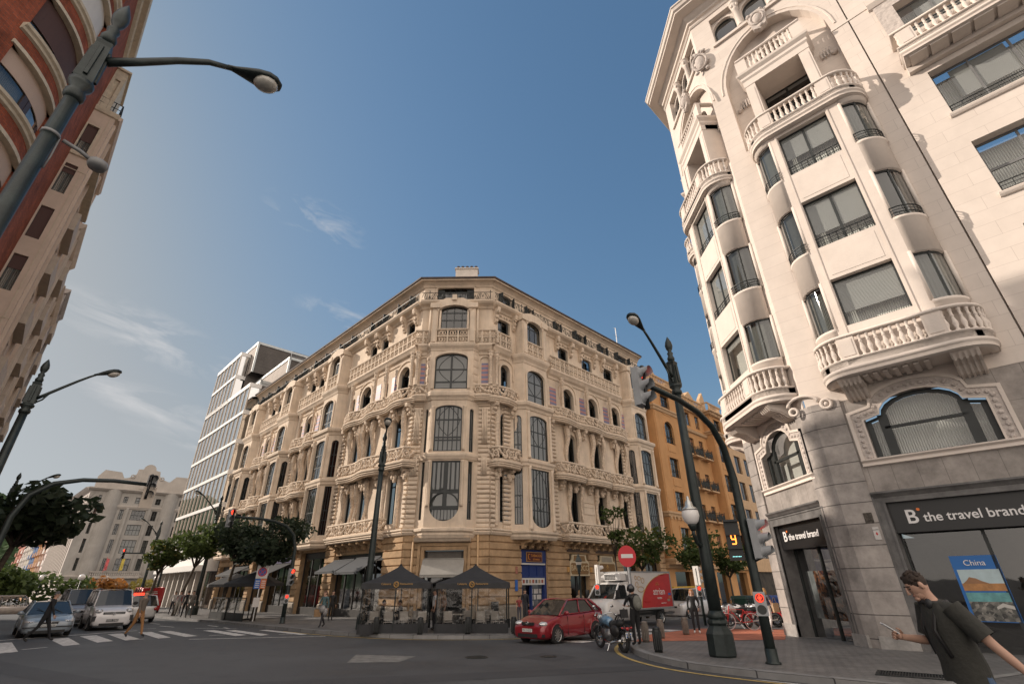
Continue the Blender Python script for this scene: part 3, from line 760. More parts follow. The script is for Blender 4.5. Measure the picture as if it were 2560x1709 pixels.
    m = MB(fr); iron_rail(m, [(-.05, .5), (L, .5)], 22.14, 22.86); m.build('iron_railing', iron, casa)
    # balconies
    for i, s in enumerate(secs):
        if s['b1']:
            a, b = s['b1']; m = carved_parapet(fr, [(a, 0), (a, .85), (b, .85), (b, 0)], 4.72, 5.66, .62, i)
            n = int((b-a)/.9)
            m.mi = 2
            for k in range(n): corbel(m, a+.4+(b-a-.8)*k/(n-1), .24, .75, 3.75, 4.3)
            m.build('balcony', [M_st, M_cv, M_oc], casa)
        for a, b in s['b2']:
            big = (b-a) > 4
            m = carved_parapet(fr, wavy(a, b, .85, 1.5 if big else .5, .16 if big else .12, 20) if side == 'l' else bow(a, b, .95, 12), 9.15, 10.15, .44, i+7)
            m.mi = 1; r = random.Random(i)
            for k in range(3 if big else 2):
                u = a+(b-a)*(k+.5)/(3 if big else 2)
                corbel(m, u, .3, .6, 8.05, 8.8); blobs(m, [(u, .4, 8.6), (u-.15, .3, 8.3), (u+.15, .3, 8.35), (u, .25, 8.1)], .17, r)
            m.build('balcony', [M_st, M_cv], casa)
        a, b = s['b3']
        P = wavy(a, b, .62, max(1, round((b-a)/4)), .14, 28, True)
        m = carved_parapet(fr, P, 13.85, 14.75, .44, i+3)
        m.mi = 1; r = random.Random(i+4)
        for k in range(max(2, int((b-a)/1.8))):
            u = a+.5+(b-a-1)*k/(max(2, int((b-a)/1.8))-1); corbel(m, u, .32, .6, 12.6, 13.5); blobs(m, [(u, .45, 13.3), (u, .35, 13.0), (u+.1, .25, 12.75)], .16, r)
        m.build('balcony', [M_st, M_cv], casa)
        for cu in s['cols']:
            m = MB(fr); column(m, cu, .5, 14.75, 17.5, .13); m.build('column', M_cv, casa)
        wl = sorted([w for w in s['L3']])
        for (a1, b1, w1), (a2, b2, w2) in zip(wl, wl[1:]):
            if a2-b1 > .9:
                u = (b1+a2)/2+(.35 if side == 'r' else -.1); t = MB(fr); t.box(u-.42, u+.42, 0, .03, 14.9, 16.6); t.build('tile_panel', M_tileband, casa)
        if side == 'r' and i: t = MB(fr); t.box(6.8, 7.62, 0, .03, 14.95, 16.6); t.build('tile_panel', M_tileband, casa)
    # bay windows
    for c in bays:
        hw, fw2, dp = 2.3, 1.42, .98
        pl = [(c-hw, 0), (c-fw2, dp), (c+fw2, dp), (c+hw, 0)]
        if c+hw > L+.1: pl[-1] = (L+.02, .1)
        bay = MB(fr); bay.mi = 0
        bay.ext([(u, v) for u, v in pl], 4.2, 4.66, 'z')
        bay.sweep(pl, [(-.2, ZB-.3), (.02, ZB-.28), (.12, ZB-.12), (.08, ZB), (.2, ZB+.12), (.2, ZB+.24), (0, ZB+.3)])
        bay.sweep(pl, [(0, 9.1), (.1, 9.14), (.12, 9.3), (.2, 9.42), (.2, 9.58), (0, 9.66)])
        bay.sweep(pl, [(-.1, 13.35), (.06, 13.4), (.12, 13.6), (.26, 13.72), (.3, 13.92), (.26, 14.02), (-.3, 14.05)])
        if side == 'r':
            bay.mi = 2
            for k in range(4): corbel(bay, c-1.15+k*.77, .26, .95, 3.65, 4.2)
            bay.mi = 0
        for (p, q), kind in zip(zip(pl, pl[1:]), ('s', 'f', 's')):
            sf, l = sub(fr, p, q); wm = MB(sf)
            if kind == 'f': o1 = (.42, l-.42, 5.0, 9.0, 0, .12); o2 = (.42, l-.42, 9.75, 13.1, .32, .12)
            else: o1 = (l/2-.3, l/2+.3, 5.15, 9.0, 0, .12); o2 = (l/2-.3, l/2+.3, 9.75, 12.95, .3, .12)
            wm.wall(0, l, 4.6, 13.4, [o1, o2], .14)
            for zz_, zt in ((4.8, 9.1), (9.7, 13.3)):
                for e in ((.2, l-.2) if kind == 'f' else ()): wm.sm = True; wm.lathe([(.15, 0), (.15, .15), (.12, .2), (.12, zt-zz_-.2), (.16, zt-zz_)], e, .05, 8, zz_); wm.sm = False
            if kind == 'f':        # rounded apron closing the foot of the tall window
                wm.poly([(.42, -.02, 5.0)]+[(x, -.02, 5.0+.75-(z-5.75)) for x, z in arc_pts(.42, l-.42, 5.75, .75, 10)][:6]); wm.poly([(x, -.02, 5.0+.75-(z-5.75)) for x, z in arc_pts(.42, l-.42, 5.75, .75, 10)][5:]+[(l-.42, -.02, 5.0)])
            wm.build('bay_wall', M_st, casa)
            if kind == 'f':
                win(casa, sf, .42, l-.42, 5.0, 9.0, -.1, 0, 6, (.28, .5), back=M_curt, arcs=.28)
                win(casa, sf, .42, l-.42, 9.75, 13.1, -.1, .32, 4, (.3, .62), back=M_curt, arcs=.3)
            else:
                win(casa, sf, l/2-.3, l/2+.3, 5.15, 9.0, -.1, 0, 3, (.3, .5), back=M_dark); win(casa, sf, l/2-.3, l/2+.3, 9.75, 12.95, -.1, .3, 2, (.3, .6), back=M_dark)
        # third floor of the bay
        p3 = [(c-1.75, 0), (c-1.4, .78), (c+1.4, .78), (c+1.75, 0)]
        sf, l = sub(fr, p3[1], p3[2]); wm = MB(sf); wm.wall(0, l, 14.0, 17.9, [(.35, l-.35, 14.25, 16.95, .55, .14)], .14); surround(wm, .35, l-.35, 14.25, 16.95, .55, .16, .1)
        wm.build('bay_wall', M_st, casa); win(casa, sf, .35, l-.35, 14.25, 16.95, -.1, .55, 2, (.22, .62), back=M_curt, arcs=.22)
        for p, q in ((p3[0], p3[1]), (p3[2], p3[3])):
            sf, l = sub(fr, p, q); wm = MB(sf); wm.wall(0, l, 14.0, 17.9); wm.build('bay_wall', M_st, casa)
        bay.sweep(p3, [(-.1, 17.3), (.04, 17.4), (.1, 17.6), (.26, 17.85), (.3, 18.05), (.26, 18.12), (-.5, 18.15)])
        # fourth floor: two piers, window between, arched cornice on top
        for e in (c-1.2, c+1.2):
            bay.box(e-.28, e+.28, .0, .88, 18.1, 21.3); bay.box(e-.2, e+.2, .88, .94, 18.3, 21.0); bay.box(e-.38, e+.38, 0, 1.02, 21.3, 21.75)
        bay.ext([(c-.92, 21.0)]+arc_pts(c-.92, c+.92, 21.0, .5, 8)+[(c+.92, 21.0), (c+1.55, 21.7), (c+1.2, 21.95), (c+.5, 22.2), (c-.5, 22.2), (c-1.2, 21.95), (c-1.55, 21.7)], .55, .95)
        b2 = MB(fr); lattice(b2, [(c-.92, .85), (c+.92, .85)], 18.15, 19.42); b2.build('stone_balustrade', M_st, casa)
        bay.build('bay', [M_st, M_cv, M_oc], casa)
        win(casa, fr, c-.92, c+.92, 19.3, 21.5, .6, .5, 3, (.72,), back=M_dark, backv=.5)
    # cornice at the eaves
    m = MB(fr); m.sweep([(0, 0), (L, 0)], [(0, 23.6), (.08, 23.65), (.14, 23.8), (.3, 23.95), (.42, 24.05), (0, 24.1)])
    m.build('ledge', M_st, casa)
# --- chamfered corner facade
fr, L = FC, LC
m = MB(fr); cc = 2.6
m.wall(0, L, ZB, 21.75, [], .3); m.wall(0, L, 21.75, 24.1, [(1.05, 4.1, 22.15, 23.75, .2)], .3); m.build('wall', M_st, casa)
o = win(casa, fr, 1.05, 4.1, 22.15, 23.75, -.28, .2, 6, (.7,), back=M_dark)
for a, b in ((1.08, 1.62), (3.5, 4.07)): s = MB(fr); s.box(a, b, -.2, -.15, 22.2, 23.5); s.build('shutter', M_shut, o)
m = MB(fr); r = random.Random(9)
for a, b in ((0, .62), (4.72, L)): bands(m, a, b, 4.8, 13.3, .31, .15, 0, .05, r)
for a in (.12, 5.0):
    for k in range(4): m.sm = True; m.lathe([(.05, 0), (.05, 2.6)], a+k*.11, .17, 6, 10.4); m.lathe([(.05, 0), (.05, 1.3)], a+k*.11, .17, 6, 8.2); m.sm = False
surround(m, 1.05, 4.1, 22.15, 23.75, .2, .14, .06); m.box(.25, .85, 0, .04, 22.4, 23.6); m.box(4.5, 5.2, 0, .04, 22.4, 23.6)
m.mi = 1; blobs(m, [(1.0+k*.35, .08, 23.85) for k in range(10)]+[(.9, .08, 23.7), (4.25, .08, 23.7)], .08, r)
m.build('stone_ornament', [M_st, M_cv], casa)
m = MB(fr)
for prof in ([(0, 13.35), (.1, 13.4), (.16, 13.6), (.3, 13.7), (.34, 13.9), (.3, 14.0), (0, 14.05)], [(0, 21.5), (.1, 21.55), (.2, 21.7), (.5, 21.85), (.62, 22.0), (.62, 22.12), (0, 22.14)], [(0, 23.6), (.08, 23.65), (.14, 23.8), (.3, 23.95), (.42, 24.05), (0, 24.1)]):
    m.sweep([(-.15, 0), (L+.15, 0)], prof)
m.sweep([(-.1, 0), (L+.1, 0)], [(0, ZB-.12), (.2, ZB-.08), (.28, ZB+.06), (.22, ZB+.14), (.32, ZB+.2), (.3, ZB+.3), (0, ZB+.34)])
m.sweep([(-.1, 0), (L+.1, 0)], [(0, 17.35), (.08, 17.4), (.12, 17.6), (.3, 17.75), (.42, 17.95), (.5, 18.05), (.5, 18.15), (0, 18.18)])
m.build('ledge', M_st, casa)
m = MB(fr); iron_rail(m, [(-.1, .5), (L+.1, .5)], 22.14, 22.86); m.build('iron_railing', iron, casa)
pl = [(cc-2.0, 0), (cc-1.28, .72), (cc+1.28, .72), (cc+2.0, 0)]
bay = MB(fr); bay.ext(pl, 4.2, 4.66, 'z')
bay.sweep(pl, [(-.3, ZB-.34), (.0, ZB-.32), (.1, ZB-.12), (.06, ZB), (.2, ZB+.1), (.2, ZB+.24), (0, ZB+.32)])
bay.ext([(0, 3.95), (.5, 4.0), (.68, 4.2), (0, 4.25)], .75, 4.4, 'u')
bay.sweep(pl, [(0, 9.15), (.08, 9.2), (.12, 9.3), (.18, 9.42), (.18, 9.56), (0, 9.64)])
bay.sweep(pl, [(-.1, 13.45), (.06, 13.5), (.12, 13.65), (.24, 13.78), (.26, 14.0), (.22, 14.1), (-.3, 14.14)])
for (p, q), kind in zip(zip(pl, pl[1:]), 'sfs'):
    sf, l = sub(fr, p, q); wm = MB(sf)
    if kind == 'f':
        a, b = l/2-.98, l/2+.98
        wm.wall(0, l, 4.6, 13.5, [(a, b, 5.2, 9.1, 0, .12), (a, b, 9.75, 13.1, .32, .12)], .14)
        A = [(x, -.02, 5.2+.95-(z-6.15)) for x, z in arc_pts(a, b, 6.15, .95, 12)]
        wm.poly([(a, -.02, 5.2)]+A[:7]); wm.poly(A[6:]+[(b, -.02, 5.2)])
        for e in (.15, l-.15): wm.sm = True; wm.lathe([(.12, 0), (.1, .15), (.1, 2.9), (.14, 3.0)], e, .04, 8, 6.1); wm.lathe([(.12, 0), (.1, .15), (.1, 3.1), (.14, 3.2)], e, .04, 8, 9.8); wm.sm = False
    else: wm.wall(0, l, 4.6, 13.5, [(l/2-.2, l/2+.2, 5.3, 9.1, 0, .12), (l/2-.2, l/2+.2, 9.75, 12.9, .2, .12)], .14)
    wm.build('bay_wall', M_st, casa)
    if kind == 'f':
        w = win(casa, sf, a, b, 5.2, 9.1, -.1, 0, 1, (.21, .5), back=M_curt, fm=M_frame, fw=.1)
        f = MB(sf)         # organ-pipe glazing: dark sheet with round-ended slots, rounded panes below
        for k in range(7): f.box(a+(b-a)*k/6-.055, a+(b-a)*k/6+.055, -.16, -.09, 7.1, 9.05)
        f.box(l/2-.14, l/2+.14, -.17, -.085, 5.9, 9.05); f.box(a, b, -.16, -.09, 6.95, 7.15); f.box(a, b, -.16, -.09, 5.9, 6.15)
        for sg in (-1, 1): f.tube([(l/2+sg*(.1+.86*math.sin(k*math.pi/20)), -.1, 6.05+.92*math.cos(k*math.pi/20)) for k in range(11)], .055, 5)
        for k in range(9): f.box(a+.1+(b-a-.2)*k/8-.02, a+.1+(b-a-.2)*k/8+.02, -.15, -.09, 5.2, 5.95)
        f.build('glazing_bar', M_frame, w)
        win(casa, sf, a, b, 9.75, 13.1, -.1, .32, 6, (.24, .3, .68), back=M_curt, arcs=.34, fw=.09)
    else:
        win(casa, sf, l/2-.2, l/2+.2, 5.3, 9.1, -.1, 0, 2, (.3,), back=M_dark); win(casa, sf, l/2-.2, l/2+.2, 9.75, 12.9, -.1, .2, 2, (.3,), back=M_dark)
p3 = [(cc-2.05, 0), (cc-1.62, .55), (cc+1.62, .55), (cc+2.05, 0)]
sf, l = sub(fr, p3[1], p3[2]); wm = MB(sf); a, b = l/2-1.24, l/2+1.24
wm.wall(0, l, 14.05, 18.0, [(a, b, 14.42, 17.3, .45, .14)], .14); surround(wm, a, b, 14.42, 17.3, .45, .22, .12); wm.build('bay_wall', M_st, casa)
win(casa, sf, a, b, 14.42, 17.3, -.1, .45, 2, (.2, .55), back=M_curt, arcs=.2, fw=.1)
for p, q in ((p3[0], p3[1]), (p3[2], p3[3])):
    sf, l = sub(fr, p, q); wm = MB(sf); wm.wall(0, l, 14.05, 18.0); bands(wm, .05, l-.05, 14.4, 17.2, .6, .06); wm.build('bay_wall', M_st, casa)
bay.sweep(p3, [(-.1, 17.45), (.04, 17.55), (.08, 17.7), (.22, 17.9), (.26, 18.08), (.2, 18.14), (-.3, 18.16)])
for e in (cc-1.5, cc+1.5):
    bay.box(e-.24, e+.24, 0, .6, 18.12, 21.3); bay.box(e-.16, e+.16, .6, .67, 18.3, 21.0); bay.box(e-.4, e+.4, 0, .78, 21.3, 21.72); bay.sm = True; bay.lathe([(.1, 0), (.09, 3)], e-.38, .45, 8, 18.2); bay.lathe([(.1, 0), (.09, 3)], e+.38, .45, 8, 18.2); bay.sm = False
bay.ext([(cc-1.24, 21.0)]+arc_pts(cc-1.24, cc+1.24, 21.0, .6, 10)+[(cc+1.24, 21.0), (cc+1.8, 21.72), (cc+1.3, 21.9), (cc+.7, 22.25), (cc-.7, 22.25), (cc-1.3, 21.9), (cc-1.8, 21.72)], .3, .66)
bay.box(cc-.18, cc+.18, .3, .8, 22.0, 22.5)
bay.build('bay', [M_st], casa)
win(casa, fr, cc-1.24, cc+1.24, 19.3, 21.6, .34, .6, 4, (.45, .74), back=M_dark, fw=.08)
m = MB(fr); lattice(m, [(cc-1.24, .62), (cc+1.24, .62)], 18.15, 19.42, .82); m.build('stone_balustrade', M_st, casa)
for a, b in ((-.35, .95), (4.25, 5.9)): m = MB(fr); lattice(m, [(a, .42), (b, .42)], 18.15, 19.42); m.build('stone_balustrade', M_st, casa)
for a, b, tp in ((-.15, .9, .45), (4.3, 5.7, 5.1)):
    m = carved_parapet(fr, bow(a, b, .5, 8), 13.95, 14.8, .44, 2); m.build('balcony', [M_st, M_cv], casa)
    t = MB(fr); t.box(tp-.26, tp+.26, 0, .03, 14.9, 16.7); t.build('tile_panel', M_tileband, casa)
    s = MB(fr); surround(s, tp-.4, tp+.4, 14.8, 17.2, .4, .12, .1); s.build('stone_ornament', M_st, casa)
for e in (0, L): m = MB(fr); column(m, e, .42, 14.75, 17.5, .14); m.build('column', M_cv, casa)
# --- ground floor
M_shop = glassy('shop_glass', (.5, .5, .5), .4, .05)
grd = {'l': [(2.3, 9.3, 3.55, 0), (10.9, 15.4, 4.0, 0), (16.8, 22.2, 3.5, 0), (23.2, 26.6, 3.6, 0), (27.6, 32.6, 3.5, 0), (33.6, 36.9, 3.5, 0)], 'c': [(1.4, 3.95, 3.5, 0)], 'r': [(2.95, 5.55, 3.65, 0), (8.1, 10.4, 3.5, 0), (11.65, 14.0, 3.5, 0), (15.2, 17.6, 3.5, 0), (18.7, 21.2, 3.5, 0)]}
for fr, L, key in ((FL, LL, 'l'), (FC, LC, 'c'), (FR_, LR, 'r')):
    m = MB(fr); ops = [(a, b, -1.6, t) for a, b, t, _ in grd[key]]
    m.wall(0, L, -1.6, ZB, ops, .45)
    edges = [0]+[e for a, b, t, _ in grd[key] for e in (a, b)]+[L]
    for a, b in zip(edges[0::2], edges[1::2]):
        if b-a > .2:
            z = .35
            while z < 4.15: m.ext([(0, z+.02), (.09, z+.05), (.09, z+.40), (0, z+.43)], a+.02 if a else 0, b-.02 if b < L else L, 'u'); z += .455
    for a, b, t, _ in grd[key]:
        z = .35
        while z < 4.15:
            if z > t: m.ext([(0, z+.02), (.09, z+.05), (.09, z+.40), (0, z+.43)], a-.02, b+.02, 'u')
            z += .455
    m.build('wall', M_oc, casa)
    m = MB(fr)
    for a, b in zip(edges[0::2], edges[1::2]):
        if b-a > .2: m.ext([(0, -1.6), (.16, -1.6), (.16, .22), (.1, .3), (0, .33)], a, b, 'u')
    m.build('plinth', M_pl, casa)
    for a, b, t, _ in grd[key]:
        n = max(2, int((b-a)/1.2)); s = MB(fr)
        s.box(a, b, -.4, -.3, t-.5, t-.02)
        for k in range(n+1): u = a+(b-a)*k/n; s.box(max(a, u-.05), min(b, u+.05), -.42, -.3, -1.2, t-.5)
        s.box(a, b, -.42, -.28, -1.2, 0.02)
        o = s.build('shop_front', mat('dark_shop_frame', (.03, .028, .026), .5, var=.3), casa)
        p = MB(fr); p.poly([(a, -.36, -1.2), (b, -.36, -1.2), (b, -.36, t-.5), (a, -.36, t-.5)]); p.build('pane', M_shop, o)
        q = MB(fr); q.poly([(a, -1.6, -1.2), (b, -1.6, -1.2), (b, -1.6, t), (a, -1.6, t)]); q.build('shop_interior', mat('shop_dark', (.05, .04, .03), .8, var=.6, vs=1.5), o)
m = MB(FC); surround(m, 1.4, 3.95, -1.3, 3.5, 0, .2, .16); surround(m, 1.15, 4.2, -1.3, 3.75, 0, .18, .2); m.box(1.6, 3.75, .1, .14, 3.0, 3.02)
m.build('door_surround', M_oc, casa)
m = MB(FC)
for k in range(30): m.box(1.6+k*.073, 1.64+k*.073, -.24, -.18, 2.85, 3.42)
m.build('louvre', mat('grey_louvre', (.2, .18, .16), .6), casa)
for u in (.67, 4.85):
    m = MB(FC); m.sm = True; m.tube([(u, .2, -.3), (u, .2, 4.4)], .07, 8); m.build('downpipe', mat('ochre_pipe', (.50, .33, .18), .6), casa)
# --- roof
m = MB()
def eave(fr_, u, v, z): return fr_(u, v, z)
def corner_off(o):   # plan of the wall line moved outwards by o
    k = math.tan(R_(22.5))*o
    return [FL(LL, o, 0)[:2], FC(-k, o, 0)[:2], FC(LC+k, o, 0)[:2], FR_(LR, o, 0)[:2]]
E0, E1, E2, IN = corner_off(0), corner_off(.62), corner_off(.72), corner_off(-6)
def strip(A, za, B, zb):
    for k in range(3): m.poly([(*A[k], za), (*A[k+1], za), (*B[k+1], zb), (*B[k], zb)])
strip(E0, 24.06, E1, 24.02); strip(E1, 24.02, E1, 24.14); m.mi = 1; strip(E1, 24.14, E2, 24.14); strip(E2, 24.14, E2, 24.28); strip(E2, 24.28, IN, 27.2)
m.poly([(*IN[0], 27.2), (*IN[1], 27.2), (*IN[2], 27.2), (*IN[3], 27.2), (4, 62, 27.2), (-14, 66, 27.2)])
m.mi = 2
for A in (E2,):
    a, b = FL(LL, 0, 0)[:2], FL(LL, -14, 0)[:2]; m.poly([(*a, -2), (*b, -2), (*b, 24.2), (*a, 24.2)])
    a, b = FR_(LR, 0, 0)[:2], FR_(LR, -14, 0)[:2]; m.poly([(*a, -2), (*b, -2), (*b, 24.2), (*a, 24.2)])
roof = m.build('roof', [M_st, mat('dark_roof_tiles', (.07, .05, .042), .8, var=.4, vs=3, bump=.5, bs=8), M_st], casa)
def chimney(fr_, u, v, z, w, d, h, pots):
    c = MB(fr_); c.box(u-w/2, u+w/2, v-d/2, v+d/2, z-3, z+h); c.box(u-w/2-.08, u+w/2+.08, v-d/2-.08, v+d/2+.08, z+h, z+h+.12)
    c.mi = 1; c.sm = True
    for k in range(pots): c.lathe([(.13, 0), (.12, .25), (.17, .3), (.15, .42)], u-w/2+.18+(w-.36)*k/max(1, pots-1), v, 8, z+h+.12)
    c.build('chimney', [mat('pale_render', (.62, .56, .5), .9), mat('dark_pot', (.06, .04, .035), .8)], roof)
chimney(FC, 3.1, -3.0, 26.9, 2.0, .8, .5, 5)
chimney(FR_, 4.7, -1.6, 25.2, 1.1, .6, .35, 3); chimney(FR_, 15.6, -1.6, 25.2, 1.0, .5, .2, 3)
c = MB(FR_); c.box(9.2, 13.9, -6, -1.9, 24.5, 26.75); c.mi = 1; c.poly([(9.19, -6, 24.5), (9.19, -1.9, 24.5), (9.19, -1.9, 26.75), (9.19, -6, 26.75)])
c.build('roof_cabin', [mat('slate_cladding', (.035, .04, .05), .6, var=.2), mat('white_render', (.8, .78, .75), .8)], roof)
c = MB(FR_); c.tube([(20.6, -1.2, 24.4), (20.6, -1.2, 28.0)], .05, 6)
for z, w in ((27.9, .35), (26.9, .55), (25.9, .8)): c.tube([(20.6-w, -1.2, z), (20.6+w, -1.2, z)], .02, 4)
c.build('aerial', mat('galvanised', (.5, .5, .5), .4, .8), roof)
c = MB(FR_); c.box(21.4, 22.3, -3, -.3, 23.5, 25.1); c.build('roof_cabin', [mat('pale_render', (.62, .56, .5), .9)], roof)
# ------------------------------------------------------------------ white corner tower block (right)
M_wh = brick('white_stone', (.70, .62, .555), (.68, .60, .535), (.52, .45, .40), 1.9, .5, .006, .8, .15, .5, .05, .25, 1.1)
M_wp = mat('white_plain_stone', (.70, .62, .555), .8, var=.06, vs=1.2, bump=.1, bs=20, spec=.25, streak=.06)
M_gs = brick('grey_stone_blocks', (.36, .325, .30), (.32, .29, .27), (.10, .09, .085), 40, .62, .014, .75, .5, .5, .28, .35, 1.3)
M_gp = brick('grey_stone_panels', (.34, .305, .28), (.31, .28, .255), (.2, .18, .165), .62, 3.0, .008, .75, .2, 0, .25, .35, 1.5)
M_gd = mat('dark_grey_stone', (.13, .125, .122), .55, var=.35, vs=2.5, streak=.3, spec=.5)
M_cw = mat('carved_white_stone', (.52, .46, .42), .85, var=.15, vs=6, bump=1.0, bs=7)
M_sign = mat('black_sign_panel', (.012, .012, .013), .35, var=0)
M_wtxt = mat('white_letters', (.75, .73, .72), .5, var=0)
M_orng = mat('orange_dot', (.8, .2, .04), .5, var=0)
M_fine = glassy('clear_glass', (.92, .96, .96), .97, .02, .9, .06)
tower = thing('corner_building', 'white stone corner block with rounded bay windows and balustraded balconies on the right', 'building', (13, 18, gz(13, 18)))
FM = Fr(10.45, 16.35, 135); FK = Fr(10.45, 16.35, 0, -1); FN = Fr(10.45, 21.5, 45, -1)
def baluster_row(m, path, z0, z1, step=.21, r=.062):
    h = z1-z0; m.sm = True
    for u, v, t in walk(path, step):
        m.lathe([(r*.95, 0), (r*.95, h*.08), (r*.6, h*.12), (r*1.25, h*.32), (r*1.1, h*.42), (r*.6, h*.6), (r*.62, h*.64), (r*.95, h*.68), (r*.6, h*.74), (r*.75, h*.9), (r*.95, h*.93), (r*.95, h)], u, v, 8, z0, caps=False)
    m.sm = False
def balcony(fr, P, z0, zs, z1, piers, par, under=None):
    """rounded stone balcony: moulded slab, balusters between square piers, moulded rail"""
    m = MB(fr)
    m.ext(P, z0+.02, zs-.02, 'z'); m.sm = True
    m.sweep(P, [(-.22, z0), (-.05, z0), (-.02, z0+.06), (-.04, z0+.12), (.05, z0+.16), (.05, z0+.24), (0, z0+.28), (0, zs-.05), (.05, zs-.03), (.05, zs), (-.16, zs)])
    m.sweep(P, [(-.15, z1-.1), (.03, z1-.1), (.07, z1-.06), (.05, z1), (-.17, z1), (-.15, z1-.1)]); m.sm = False
    o = m.build('balcony', M_wp, par)
    b = MB(fr); baluster_row(b, [(u, v-.06) for u, v in P[1:-1]], zs, z1-.1)
    b.build('balustrade', M_wp, o)
    q = MB(fr)
    for u in piers:
        vv = max(v for uu, v in P); q.box(u-.24, u+.24, vv-.16, vv+.012, zs, z1-.1); q.box(u-.17, u+.17, vv+.012, vv+.03, zs+.08, z1-.18)
    q.build('pier', M_wp, o)
    return o
def rpath(a, b, d, r, n=7):
    """plan of a bay: straight front with quarter-round ends"""
    A = [(a+r-r*math.cos(math.pi/2*k/n), (d-r)*min(1, k*2/n if d > r else 1)*0+max(0, d-r)+r*math.sin(math.pi/2*k/n)) for k in range(n+1)]
    return [(a, 0)]+A+[(a+b-u, v) for u, v in reversed(A)]+[(b, 0)]
def lpath(a, b, d, r): return [q for i, q in enumerate(rpath(a, b, d, r)) if i]
def stack(fr, a, b, dep, shutters, detail=True):
    """the bay between u=a and u=b: three storeys of a broad window and two curved ones"""
    s = (b-a)/4.2; r = .8; U = lambda u: a+(u-1.05)*s
    lv = [(9.2, 11.05), (12.45, 14.65), (16.1, 18.25)]
    P = rpath(a, b, dep, r); f0, f1 = a+r, b-r
    w0, w1 = U(2.16), U(3.97)
    m = MB(fr)
    sf, l = sub(fr, (f0, dep), (f1, dep))
    m2 = MB(sf); m2.wall(0, l, 7.9, 18.45, [(w0-f0, w1-f0, c, d) for c, d in lv], .32)
    for e in (w0-f0-.1, w1-f0+.04): m2.box(e, e+.06, 0, .03, 7.9, 18.4)
    for (c, d), (c2, d2) in zip(lv, lv[1:]): m2.box(w0-f0+.12, w1-f0-.12, 0, .012, d+.15, c2-.18)
    m2.build('bay_wall', M_wp, tower)
    arcs = [P[1:9], P[-9:-1]]
    for ai, A in enumerate(arcs):
        zc = 7.9; m.sm = True
        for c, d in lv+[(18.45, 18.45)]:
            m.sweep(A, [(-.3, zc), (0, zc), (0, c-.12), (.035, c-.1), (.035, c), (-.3, c), (-.3, zc)]); zc = d-.08
        # slim jambs at both ends of the curve
        for k in (0, -1):
            for c, d in lv: m.tube([(A[k][0], A[k][1]-.04, c), (A[k][0], A[k][1]-.04, d)], .07, 6)
        m.sm = False
        if True:
            for i, (c, d) in enumerate(lv):
                B = [(u+(-.1 if ai else .1)*.6, v-.1) for u, v in A]
                f = MB(fr); f.sweep(B, [(-.05, c), (0, c), (0, c+.07), (-.05, c+.07)]); f.sweep(B, [(-.05, d-.16), (.0, d-.16), (0, d-.08), (-.05, d-.08)])
                for q in (B[0], B[3], B[-1]) if detail else (B[0], B[-1]): f.box(q[0]-.025, q[0]+.025, q[1]-.025, q[1]+.025, c, d-.08)
                o = f.build('window', M_frame, tower)
                g_ = MB(fr); g_.sm = True; g_.sweep([(u, v-.02) for u, v in B], [(0, c+.05), (0, d-.12)]); g_.build('pane', M_glass, o)
                k_ = MB(fr); k_.sm = True; k_.sweep([(u, v-.16) for u, v in B], [(0, c+.03), (0, d-.1)]); k_.build('curtain', M_curt if i != 1 else M_blind, o)
                if i:
                    q = MB(fr)
                    T = [(u, v+.05) for u, v in A]
                    for z in (c+.36, c+.24, c+.12): q.tube([(u, v, z) for u, v in T], .02 if z > c+.3 else .012, 5)
                    for u, v in T[::2]: q.tube([(u, v, c), (u, v, c+.36)], .014, 4)
                    q.build('window_rail', iron, o)
    m.build('bay', M_wp, tower)
    for i, (c, d) in enumerate(lv):
        o = win(tower, sf, w0-f0, w1-f0, c, d, -.2, 0, 2 if i else 1, (), fw=.06, pane=M_fine, back=M_curt, backv=.34)
        sh = shutters[i]
        q = MB(sf); q.box(w0-f0+.06, w1-f0-.06, -.27, -.24, d-.14-(d-c)*sh, d-.03); q.build('roller_blind', M_blind, o)
        if i:
            q = MB(sf)
            for z in (c+.42, c+.28, c+.14): q.tube([(w0-f0, -.06, z), (w1-f0, -.06, z)], .02 if z > c+.4 else .012, 5)
            for k in range(9): e = w0-f0+.03+(w1-w0-.06)*k/8; q.tube([(e, -.06, c), (e, -.06, c+.42)], .014, 4)
            q.build('window_rail', iron, o)
    PB = lambda e, d: lpath(a-e, b+e, dep+d, r+.15)
    low = [(a-.12, 0)]+PB(.12, .32)[:-1]+[(b+.12, 0)]
    balcony(fr, low, 7.42, 7.95, 8.78, [U(2.0), U(4.25)], tower)
    up = [(a-.08, 0)]+PB(.08, .22)[:-1]+[(b+.08, 0)]
    balcony(fr, up, 18.4, 18.9, 19.75, [U(2.0), U(4.25)], tower)
    m = MB(fr)
    for e in (U(1.7), U(4.6)):      # fluted brackets under the lower balcony
        m.ext([(0, 6.9), (.2, 6.95), (.5, 7.15), (.85, 7.25), (dep+.1, 7.42), (0, 7.42)], e-.32, e+.32, 'u')
        for k in range(5): m.ext([(0, 6.86), (.24, 6.92), (.54, 7.12), (.86, 7.2), (dep+.1, 7.36), (0, 7.4)], e-.28+k*.13, e-.22+k*.13, 'u')
    for k in range(7): m.box(U(2.1)+k*.26*s, U(2.1)+k*.26*s+.13, .1, dep, 7.36, 7.42)
    m.build('bracket', M_wp, tower)
    # loggia with its own balustrade inside a round-arched recess
    m = MB(fr); c0 = U(3.05)
    for e0, e1 in ((U(1.62), U(2.05)), (U(3.95), U(4.38))): m.box(e0, e1, -.55, .42, 19.4, 22.6); m.box(e0+.08, e1-.08, .42, .445, 20.0, 22.3)
